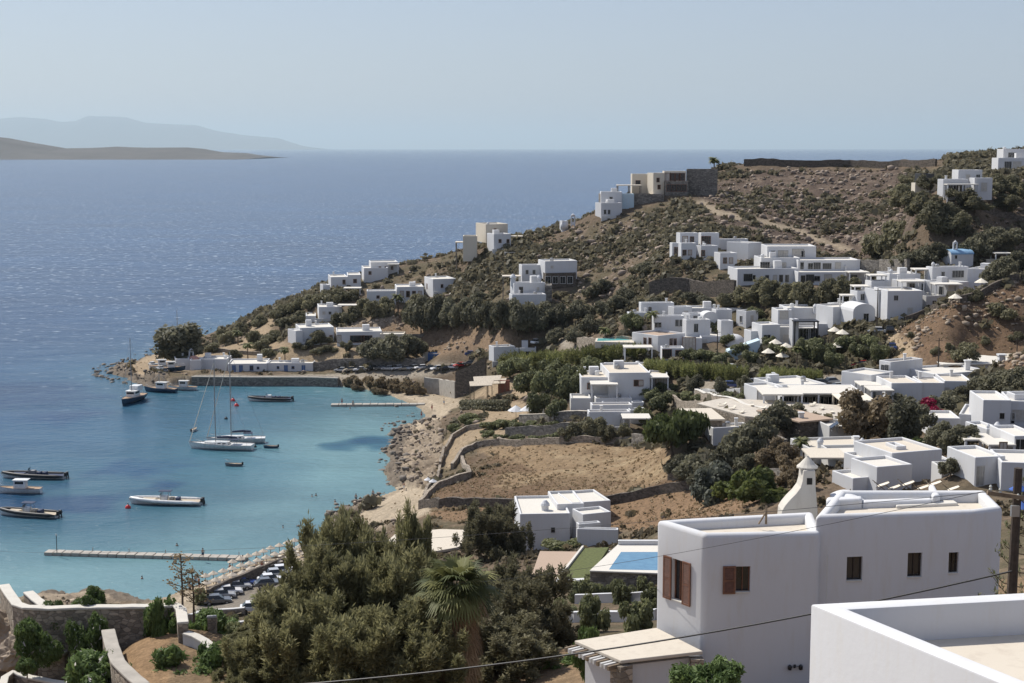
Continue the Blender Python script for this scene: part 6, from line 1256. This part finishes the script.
# double wall lamp
h, ex, n_, a, ln = hL[0]; lp = hitface(794.5, 666, a, n_); up = Vector((0, 0, 1)); lm = MB()
lm.box(lp + n_ * .02, (.08, .05, .14)); lm.tube([lp - ex * .22 + n_ * .12, lp + n_ * .06, lp + ex * .22 + n_ * .12], .015, 5)
for s in (-1, 1): lm.lathe(lp + ex * .22 * s + n_ * .13 - up * .12, [(.05, 0), (.085, .03), (.085, .17), (.03, .22)], 8)
lm.build('wall_lamp', 'dark_metal', root, off)
MB().tube([lp + ex * 1.2 + n_ * .04 + up * 4.5, lp + ex * 1.2 + n_ * .04 - up * 3], .03, 6).build('cable_duct', 'whitewash_old', root, off)
an = P(766, 524, 59.6); MB().tube([an, an + up * .75], .05, 6).tube([an + up * .5, an + up * .5 + Vector((-.3, 0, -.5))], .04, 5).build('pipe', 'old_wood', root, off)
# annex with projecting beams
zs_ = 48.65; SL = [PZ(621, 660.5, zs_), PZ(703, 651, zs_), PZ(656.5, 627.5, zs_), PZ(574.5, 640.5, zs_)]; off2 = SL[0].copy(); off2.z = 45
rt = thing('annex', off2, 'flat roofed white annex with projecting beam ends beside the big house', 'annex'); MB().prism([(p.x, p.y) for p in SL], zs_ - .14, zs_).build('roof', 'roof_screed', rt, off2, bevel=.03)
i2 = inset([(p.x, p.y) for p in SL], .28); MB().prism(i2, 43, zs_ - .32).build('wall', 'whitewash', rt, off2)
d = (SL[3] - SL[0]); l_ = d.length; d.normalize(); nv = Vector((-d.y, d.x, 0)); nv = nv if nv.x < 0 else -nv
for k in range(13): c = SL[0] + d * (l_ * (k + .5) / 13) + nv * .05; MB().box(c - Vector((0, 0, .235)), (.10, 1.0, .17), Matrix((d, nv, up)).transposed()).build('beam', 'old_wood' if k % 3 == 0 else 'whitewash_old', rt, off2)
p = SL[0] - d * -.15; MB().box((p.x + .12, p.y + .05, 45.6), (.62, .6, 5.7), Matrix((d, nv, up)).transposed()).build('stone_pier', 'fieldstone', rt, off2); p = SL[1]; MB().box((p.x - .25, p.y - .1, 45.6), (.5, .4, 5.6)).build('stone_pier', 'fieldstone', rt, off2)
# ------------------------------------------------------------------ near roof terrace, lower right
zt = 60.7; N1 = PZ(810.5, 604, zt); N2 = PZ(1090, 589, zt); N4 = PZ(1003, 684, zt); dN = (N4 - N1); N4 = N1 + dN * 2.2; N3 = N2 + (N4 - N1) * 1.0
off3 = Vector((N1.x, N1.y, 55)); rt = thing('roof_terrace', off3, 'empty white roof terrace with a broad parapet in the lower right corner', 'roof terrace')
globals()['root'] = rt
shell('parapet', [N1, N4, N3, N2], 52, zt, .36, zt - .62, [], 'whitewash', rt, off3, .035, True, 2)
# ------------------------------------------------------------------ poles and wires
pb_ = P(1011.5, 600, 40); pt_ = P(1018.5, 468, 40); off = Vector((pb_.x, pb_.y, zat(pb_.x, pb_.y))); rt = thing('utility_pole', off, 'dark wooden utility pole with crossarm close by at the right edge', 'pole')
MB().tube([Vector((pb_.x - .05, 40, off.z - .5)), pb_, pt_], [.17, .14, .11], 9).build('pole', 'pole_wood', rt, off); ca_ = P(1003, 495, 40)
MB().box(P(1008, 495.5, 39.85), (1.15, .1, .11), Matrix.Rotation(R(8), 3, 'Y')).build('crossarm', 'old_wood', rt, off)
for x in (990.5, 1000, 1018): q = P(x, 491 + (x - 990) * .32, 39.85); MB().lathe(q, [(.03, 0), (.05, .05), (.03, .09), (.045, .13), (.02, .17)], 8).build('insulator', 'lamp_glass', rt, off)
MB().box(P(1015, 511, 39.85), (.22, .12, .3)).build('junction_box', 'grey_metal', rt, off)
def wire(label, a, b, sag, r_, nseg=24):
    pts = [a.lerp(b, k / nseg) - Vector((0, 0, sag * 4 * (k / nseg) * (1 - k / nseg))) for k in range(nseg + 1)]
    o = MB().tube(pts, r_, 5).build('cable', 'black_rubber', None, a); o.location = a; tag(o, label, 'cable')
wire('thick black cable sagging across the big house down to the left', P(1013, 571, 39.9), P(200, 691, 44), .55, .027)
wire('thin wire running left from the pole over the big house roof', P(990, 490, 39.8), P(300, 585, 120), 1.2, .008); wire('thin wire above the chimney tower running from the pole', P(1000, 491, 39.8), P(-60, 548, 140), 1.0, .008)
# ------------------------------------------------------------------ garden terraces, lower left
def cap_wall(name, label, px, z, h, t, cap='coping_wash', mat='fieldstone', capt=.16):
    pts = [PZ(x, y, z) for x, y in px]; off = pts[0].copy(); r = thing(name, off, label, 'wall'); L_ = drape(pts, .6); n = len(L_); V, Vc = [], []
    for i, p in enumerate(L_):
        tv = L_[min(i + 1, n - 1)] - L_[max(i - 1, 0)]; tv.normalize(); nv = Vector((-tv.y, tv.x, 0)) * t / 2; jt = .03 * math.sin(i * 2.3)
        for s, zz in ((-1, z - h), (-1, z - capt), (1, z - capt), (1, z - h)): q = p + nv * (s * (.92 + jt)); V.append((q.x, q.y, zz))
        for s, zz in ((-1.05, z - capt + .004), (-1.05, z + jt * .5), (1.05, z + jt * .5), (1.05, z - capt + .004)): q = p + nv * s; Vc.append((q.x, q.y, zz))
    Fc = [(i * 4 + j, (i + 1) * 4 + j, (i + 1) * 4 + (j + 1) % 4, i * 4 + (j + 1) % 4) for i in range(n - 1) for j in range(4)] + [(0, 1, 2, 3), tuple((n - 1) * 4 + j for j in (3, 2, 1, 0))]
    MB().add(V, Fc).build('wall', mat, r, off); MB().add(Vc, Fc).build('coping', cap, r, off, bevel=.05); return r
cap_wall('terrace_wall', 'stone terrace wall with a white coping bending along the cliff at the lower left', [(4, 584), (9, 592), (17, 603), (26, 606), (50, 607), (78, 606), (120, 605.5), (156, 605), (176, 604), (181, 608), (183, 622)], 41, 4.6, .62)
cap_wall('planter_wall', 'short white topped wall closing the triangular planter at the cliff corner', [(28, 591), (36, 598), (45, 605)], 41.0, 3, .6)
cap_wall('terrace_wall', 'broad flat topped stone wall running down between the shrubs and the bare soil', [(108, 629), (112, 645), (118, 661), (130, 673), (143, 684)], 40.2, 3.5, .75, 'concrete')
cap_wall('terrace_wall', 'dark low retaining wall behind the front oleander', [(34, 650), (66, 652)], 38.6, 3.5, .5, 'concrete')
cap_wall('garden_wall', 'white rounded low garden wall at the bottom left corner', [(3, 684), (5, 676), (13, 671), (30, 676), (50, 680), (68, 682.5)], 37.8, 2.5, .45); cap_wall('garden_wall', 'white end of a garden wall left of the front oleander', [(70, 690), (70, 678), (76, 674)], 38.2, 2.5, .45)
wall_run('garden_wall', 'curved white garden wall right of the small tree', [(186, 644), (196, 647), (205, 652), (213, 659)], .55, .5, 'whitewash_old', 'coping_wash')
wall_run('road_wall', 'white topped low wall along the near side of the beach road', [(190, 622), (200, 618.5), (222, 616.5), (245, 615)], .9, .5, 'fieldstone', 'whitewash_old'); wall_run('road_wall', 'second white topped wall below the beach road', [(212, 633), (226, 631), (246, 629)], .9, .5, 'fieldstone', 'whitewash_old')
wall_run('garden_wall', 'white wall below the leafy garden bushes by the pool', [(545, 623), (575, 622.5), (610, 622), (656, 620)], .9, .4, 'whitewash_old', 'whitewash'); wall_run('garden_wall', 'white balustrade wall in the garden under the pool terrace', [(575, 604), (600, 603), (625, 602.5), (656, 601)], .9, .3, 'whitewash_old', 'whitewash')
# ------------------------------------------------------------------ foreground plants
def big_crown(seed, n, nb, leaf, mat, ar=4.0, z0=.02, droop=0):
    r = random.Random(seed); lobes = []
    for i in range(nb):                                   # branch masses, each a bundle of upright plumes
        a = i * 2.4 + r.uniform(-.4, .4); u = (i + .5) / nb; hz = .16 + .66 * r.random() * (1 - .25 * u) ; rad = .38 * u ** .6 * (1.1 - .55 * hz); bx, by = rad * math.cos(a), rad * math.sin(a); br = r.uniform(.09, .15)
        for k in range(11):
            th = r.uniform(0, 6.283); q = br * math.sqrt(r.random()); s = r.uniform(.028, .05); lean = .5
            lobes.append((bx + q * math.cos(th) * 1.1, by + q * math.sin(th) * 1.1, hz + r.uniform(-.09, .13), s, s, s * r.uniform(1.8, 3.2)))
    return crown('crown', lobes, n, leaf, mat, seed + 1, z0, aspect=ar, shell=.05, up=.1, axis=1.2)
TAMM = [big_crown(201, 60000, 26, .0085, 'leaf_tamarisk', 4.5), big_crown(215, 60000, 22, .0085, 'leaf_tamarisk', 4.5), big_crown(229, 44000, 22, .0105, 'leaf_olive', 3.2)]
TTR = trunk_mesh('trunk', .7, .03, 5, .22, 77, bend=.12)
def tam(px, top, w_px, Y, k, label, name='tamarisk_tree', grp='tamarisks below the viewpoint'):
    X = (px - CX) / F * Y; zg = zat(X, Y); zt_ = P(px, top, Y).z; r = thing(name, (X, Y, zg), label, 'tree', grp, random.uniform(0, 6)); w_ = w_px * Y / F; r.scale = (w_, w_, zt_ - zg); link('trunk', TTR, r); link('crown', TAMM[k], r)
tam(350, 529, 112, 95, 0, 'tall tamarisk with feathery brown green plumes at the middle of the clump'); tam(313, 547, 88, 92, 1, 'broad tamarisk on the left shoulder of the clump'); tam(413, 526, 62, 99, 1, 'narrow tamarisk rising behind the fan palm'); tam(274, 592, 66, 90, 0, 'tamarisk at the left end of the clump beside the parked cars')
tam(322, 566, 120, 86, 1, 'tamarisk in front of the tallest one, pale at the tips'); tam(384, 560, 110, 87, 0, 'bushy tamarisk left of the palm trunk'); tam(243, 630, 66, 86, 1, 'small tamarisk at the lower left edge of the clump'); tam(290, 606, 120, 80, 0, 'low tamarisk at the bottom edge of the picture'); tam(395, 612, 130, 79, 1, 'low tamarisk at the bottom beside the palm skirt'); tam(345, 622, 120, 78, 0, 'low tamarisk at the bottom edge right of the other low one'); tam(245, 650, 80, 79, 1, 'lowest tamarisk at the bottom left of the clump')
tam(526, 572, 90, 94, 2, 'grey green olive like tree right of the fan palm', 'olive_tree', 'dark trees right of the fan palm'); tam(500, 590, 90, 90, 2, 'dark olive like tree close behind the fan palm', 'olive_tree', 'dark trees right of the fan palm'); tam(545, 612, 60, 92, 2, 'small dark tree at the right end of the clump', 'olive_tree', 'dark trees right of the fan palm'); tam(495, 622, 110, 84, 2, 'dark low tree at the foot of the fan palm', 'olive_tree', 'dark trees right of the fan palm')
p_ = G(494, 559); tam(494, 509, 66, p_.y, 2, 'large dark conifer like tree at the left end of the stepped bungalow', 'conifer', None)
def fan(rng, base, dirv, rad, nb, V, Fc, T, droop, tn):
    up = Vector((0, 0, 1)); d = dirv.normalized(); s = d.cross(up); s = s.normalized() if s.length > .01 else Vector((1, 0, 0)); nrm = s.cross(d)
    for k in range(nb):
        a = (k / (nb - 1) - .5) * 2 * R(118); t = d * math.cos(a) + s * math.sin(a); ln = rad * (1 - .12 * abs(a)) * rng.uniform(.9, 1.08); w = s * math.cos(a) - d * math.sin(a); hw = ln * .045; i0 = len(V)
        m_ = base + t * ln * .5 + nrm * .04; e = base + t * ln - up * (droop * ln * rng.uniform(.5, 1.2))
        V += [tuple(base), tuple(m_ + w * hw), tuple(e), tuple(m_ - w * hw)]; T += [tn] * 4; Fc.append((i0, i0 + 1, i0 + 2, i0 + 3))
def fan_palm(px, cy, Y, label):
    rng = random.Random(31); c = P(px, cy, Y); zg = zat(c.x, Y); off = Vector((c.x, Y, zg)); r = thing('fan_palm', off, label, 'palm'); h = c.z - zg
    MB().tube([(0, 0, -.4), (.05, 0, h * .5), (0, 0, h)], [.32, .24, .26], 10).build('trunk', 'palm_bark', r)
    V, Fc, T = [], [], []; st = MB()
    for i in range(54):
        a = i * 2.39996; el = R(72) - (i / 54) * R(95); d = Vector((math.cos(a) * math.cos(el), math.sin(a) * math.cos(el), math.sin(el))); ln = rng.uniform(1.0, 1.65); b = Vector((0, 0, h)) + d * ln - Vector((0, 0, .12 * ln)); st.tube([(0, 0, h - .1), b], .022, 4)
        fan(rng, b, d - Vector((0, 0, .25)), rng.uniform(1.15, 1.55), 26, V, Fc, T, .38, rng.random())
    link('fronds', npmesh('fronds', V, Fc, 'leaf_palm', T), r); st.build('petiole', 'leaf_green', r)
    V, Fc, T = [], [], []
    for i in range(24): a = i * 2.39996 + 1; d = Vector((math.cos(a), math.sin(a), -rng.uniform(.1, .7))).normalized(); b = Vector((0, 0, h)) + d * rng.uniform(.7, 1.4); fan(rng, b, d - Vector((0, 0, .4)), rng.uniform(1, 1.4), 18, V, Fc, T, .5, rng.random())
    for i in range(150):
        a = i * 2.39996; u = i / 150; z = h - .2 - u * h * .62; d = Vector((math.cos(a), math.sin(a), -rng.uniform(.7, 2.2))).normalized(); b = Vector((math.cos(a) * .25, math.sin(a) * .25, z)) + d * rng.uniform(.6, 1.3); fan(rng, b, d - Vector((0, 0, .5)), rng.uniform(.9, 1.3), 14, V, Fc, T, .5, rng.random())
    link('dead_fronds', npmesh('dead_fronds', V, Fc, 'leaf_deadpalm', T), r)
fan_palm(457, 590, 80, 'tall fan palm with a shaggy skirt of dead fronds among the tamarisks')
OLE = [crown('foliage', blobs(301 + i, 14, .5, .4, .42, (.24, .4)), 9000, .026, 'leaf_oleander', 311 + i, -.02, aspect=3.2, shell=.3) for i in range(2)]
def flowered(me, seed):
    rng = np.random.default_rng(seed); m2 = me.copy(); m2.materials.append(MATS['petal_white']); k = rng.random(len(m2.polygons)) < .035; m2.polygons.foreach_set('material_index', k.astype(np.int32)); return m2
OLF = [flowered(m_, 5 + i) for i, m_ in enumerate(OLE)]
STM = trunk_mesh('stems', .5, .03, 6, .22, 55)
def oleander(px, pb, w_px, h_px, label, Y=None, z=None, flowers=True, grp='flowering oleanders', name='oleander', k=0, trunk=0):
    p = P(px, pb, Y); zg = min(zat(p.x, p.y) - .1, p.z); r = thing(name, p, label, 'shrub' if not trunk else 'tree', grp, random.uniform(0, 6)); s = F / Y; r.scale = (w_px / s, w_px / s, h_px / s)
    link('stems', STM, r); lift = trunk; link('foliage', (OLF if flowers else OLE)[k], r, (0, 0, lift), scale=(1, 1, 1 - lift))
    if trunk: link('trunk', STEM, r)
    return r
STEM = one('trunk', MB().tube([(0, 0, -.3), (.01, 0, .25), (0, .01, .7)], [.035, .028, .02], 6), 'trunk_bark')
oleander(90, 617, 30, 27, 'dark green oleander against the white topped cliff wall', 87.5); oleander(36, 661, 38, 42, 'green oleander with a few white flowers at the far left', 84, k=1); oleander(27, 672, 20, 14, 'small bright shrub under the far left oleander', 82, flowers=False, grp=None, name='shrub')
oleander(57, 628, 30, 26, 'thin creeper shrub hanging on the cliff wall corner', 87, k=1, flowers=False, grp=None, name='shrub'); oleander(88, 662, 36, 46, 'tall tangled oleander in front of the broad topped wall', 85); oleander(102, 702, 64, 48, 'large oleander at the bottom edge right of the white wall end', 80, k=1)
oleander(165, 668, 36, 70, 'small leafy tree on the bare soil with a thin trunk', 86, flowers=False, grp=None, name='garden_tree', trunk=.25); oleander(188, 672, 40, 50, 'dense green bush behind the small garden tree', 88, k=1, flowers=False, grp=None, name='shrub'); oleander(205, 652, 50, 38, 'spiky green bush at the foot of the agave stalks', 92, flowers=False, grp=None, name='shrub', k=1); oleander(188, 692, 60, 44, 'bushy shrub at the bottom edge left of the tamarisks', 80, flowers=False, grp=None, name='shrub')
oleander(212, 690, 40, 50, 'low green shrub between the curved wall and the tamarisks', 82, k=1, flowers=False, grp=None, name='shrub'); oleander(225, 640, 28, 20, 'round green shrub below the white road wall', 100, k=1, flowers=False, grp=None, name='shrub')
oleander(705, 700, 64, 40, 'olive green bush growing against the foot of the big house', 50, flowers=False, grp=None, name='shrub', k=0); oleander(588, 672, 26, 46, 'green shrub with red blossom by the annex beams', 70, flowers=False, grp=None, name='shrub', k=1); oleander(558, 680, 40, 30, 'low weeds on the bare soil left of the annex', 84, flowers=False, grp=None, name='shrub')
def agave(px, pb, pt, Y, label):
    c = P(px, pb, Y); h = P(px, pt, Y).z - c.z; r = thing('agave_stalk', c, label, 'agave'); b = MB().tube([(0, 0, -.5), (.05, 0, h * .6), (0, 0, h)], [.09, .06, .03], 6); rng = random.Random(int(px)); V, Fc, T = [], [], []
    for i in range(16):
        z = h * (.5 + .5 * i / 16); a = i * 2.4; ln = .75 * (1.15 - .8 * i / 16); e = Vector((math.cos(a) * ln, math.sin(a) * ln, z + ln * .35)); b.tube([(0, 0, z), e], .025, 4)
        for q in range(14): d = Vector((rng.gauss(0, .16), rng.gauss(0, .16), rng.gauss(.05, .1))); s = .07; i0 = len(V); p = e + d; V += [tuple(p + Vector((-s, 0, 0))), tuple(p + Vector((0, -s, s))), tuple(p + Vector((s, 0, 0))), tuple(p + Vector((0, s, -s)))]; T += [rng.random()] * 4; Fc.append((i0, i0 + 1, i0 + 2, i0 + 3))
    b.build('stalk', 'trunk_bark', r); link('foliage', npmesh('foliage', V, Fc, 'leaf_brown', T), r)  # this mesh holds the dry seed heads at the branch tips, no leaves
agave(183, 640, 554, 87, 'tall dead agave stalk, left of two by the garden wall'); agave(194, 640, 570, 88, 'shorter dead agave stalk, right of two by the garden wall')
def outcrop(px, py, Y, w_, h_, seed, label):
    p = P(px, py, Y); bm = bmesh.new(); bmesh.ops.create_icosphere(bm, subdivisions=4, radius=.5); rg = random.Random(seed); o3 = Vector((seed * 3.1, seed * 1.7, 0))
    from mathutils import noise as mn
    for v in bm.verts:
        q = v.co * 3 + o3; v.co *= 1 + .55 * mn.fractal(q, 1.0, 2.1, 4) + .25 * abs(mn.noise(q * 2.3)); v.co.x *= w_; v.co.y *= w_ * .7; v.co.z *= h_
    me = D.meshes.new('rock_outcrop'); bm.to_mesh(me); bm.free(); me.materials.append(MATS['granite_pale']); tag(link('rock_outcrop', me, None, p), label, 'rock')
outcrop(8, 640, 88.5, 3.4, 3.2, 3, 'pale weathered rock face under the left end of the cliff wall'); outcrop(20, 655, 86, 2.2, 1.8, 5, 'lower pale rock below the cliff wall at the left edge')
# sparse norfolk pine at the right edge
Yn = 46; c = P(1033, 640, Yn); off = Vector((c.x, Yn, zat(c.x, Yn))); r = thing('norfolk_pine', off, 'sparse young norfolk pine with bare upswept branches at the right edge', 'tree'); hN = P(1033, 470, Yn).z - off.z
tk = MB().tube([(0, 0, -.5), (0, 0, hN)], [.14, .03], 7); V, Fc, T = [], [], []; rng = random.Random(8)
for i in range(9):
    z = hN - .5 - i * .52
    for q in range(5):
        a = q * 1.2566 + i * .5; ln = .55 + i * .14; pts = [Vector((math.cos(a) * ln * u, math.sin(a) * ln * u, z - .25 * math.sin(u * 2.2) * ln + .42 * ln * u * u)) for u in (0, .35, .7, 1)]; tk.tube(pts, [.03, .022, .016, .01], 4)
        for u in (.72, .8, .88, .96, 1.02):
            for w_ in range(7): p = pts[2].lerp(pts[3], (u - .7) / .3) + Vector((rng.gauss(0, .04), rng.gauss(0, .04), rng.gauss(.02, .04))); s = .06; i0 = len(V); dd = Vector((rng.uniform(-1, 1), rng.uniform(-1, 1), rng.uniform(0, 1.3))).normalized() * .13; sd_ = dd.cross(Vector((0, 0, 1))).normalized() * .022; V += [tuple(p - sd_), tuple(p + sd_), tuple(p + dd + sd_ * .4), tuple(p + dd - sd_ * .4)]; T += [rng.random()] * 4; Fc.append((i0, i0 + 1, i0 + 2, i0 + 3))
tk.build('trunk', 'trunk_bark', r); link('needles', npmesh('needles', V, Fc, 'leaf_green', T), r)
# ------------------------------------------------------------------ light, sky, air
SUN_EL, SUN_AZ = 50.0, -50.0           # azimuth measured from the view direction, to the left
w = D.worlds.new('World'); SC.world = w; w.use_nodes = True
nt = w.node_tree; bg = nt.nodes['Background']; sky = nt.nodes.new('ShaderNodeTexSky'); sky.sky_type = 'NISHITA'
sky.sun_disc = False; sky.sun_elevation = R(SUN_EL); sky.sun_rotation = R(SUN_AZ)
sky.air_density = 1.0; sky.dust_density = 1.0; sky.ozone_density = 2.0; sky.altitude = 60
L(nt, mix(nt, .5, sky.outputs[0], (4.0, 4.3, 5.75)), bg.inputs[0]); bg.inputs[1].default_value = .088
sl_ = D.lights.new('sun', 'SUN'); sl_.energy = 4.4; sl_.angle = R(.53); sl_.color = (1, .95, .87)
so = link('sun', sl_); dv = Vector((math.sin(R(SUN_AZ)) * math.cos(R(SUN_EL)), math.cos(R(SUN_AZ)) * math.cos(R(SUN_EL)), math.sin(R(SUN_EL))))
so.rotation_euler = dv.to_track_quat('Z', 'Y').to_euler(); so.location = (0, 0, 300)
if HAZE:
    bx = MB().box((0, 100000 - 500, 817.5), (420000, 202000, 1665))
    hz = bx.build('haze', None); m = D.materials.new('haze_air'); m.use_nodes = True; nt = m.node_tree
    nt.nodes.remove(nt.nodes['Principled BSDF']); pv = nt.nodes.new('ShaderNodeVolumePrincipled')
    pv.inputs['Color'].default_value = (.70, .87, .98, 1); pv.inputs['Density'].default_value = HAZE; pv.inputs['Anisotropy'].default_value = .2
    L(nt, pv.outputs[0], nt.nodes['Material Output'].inputs['Volume']); hz.data.materials.append(m)
    tag(hz, kind='stuff'); hz.visible_shadow = True
SC.view_settings.view_transform = 'Standard'; SC.view_settings.look = 'None'; SC.view_settings.gamma = 1; SC.view_settings.exposure = .34
SC.view_settings.use_curve_mapping = False
SC.cycles.max_bounces = 6; SC.cycles.transparent_max_bounces = 8; SC.cycles.volume_bounces = 0
for o in COL.objects:
    if o.parent is None and o.get('label') and not o.get('kind'): o['kind'] = 'thing'
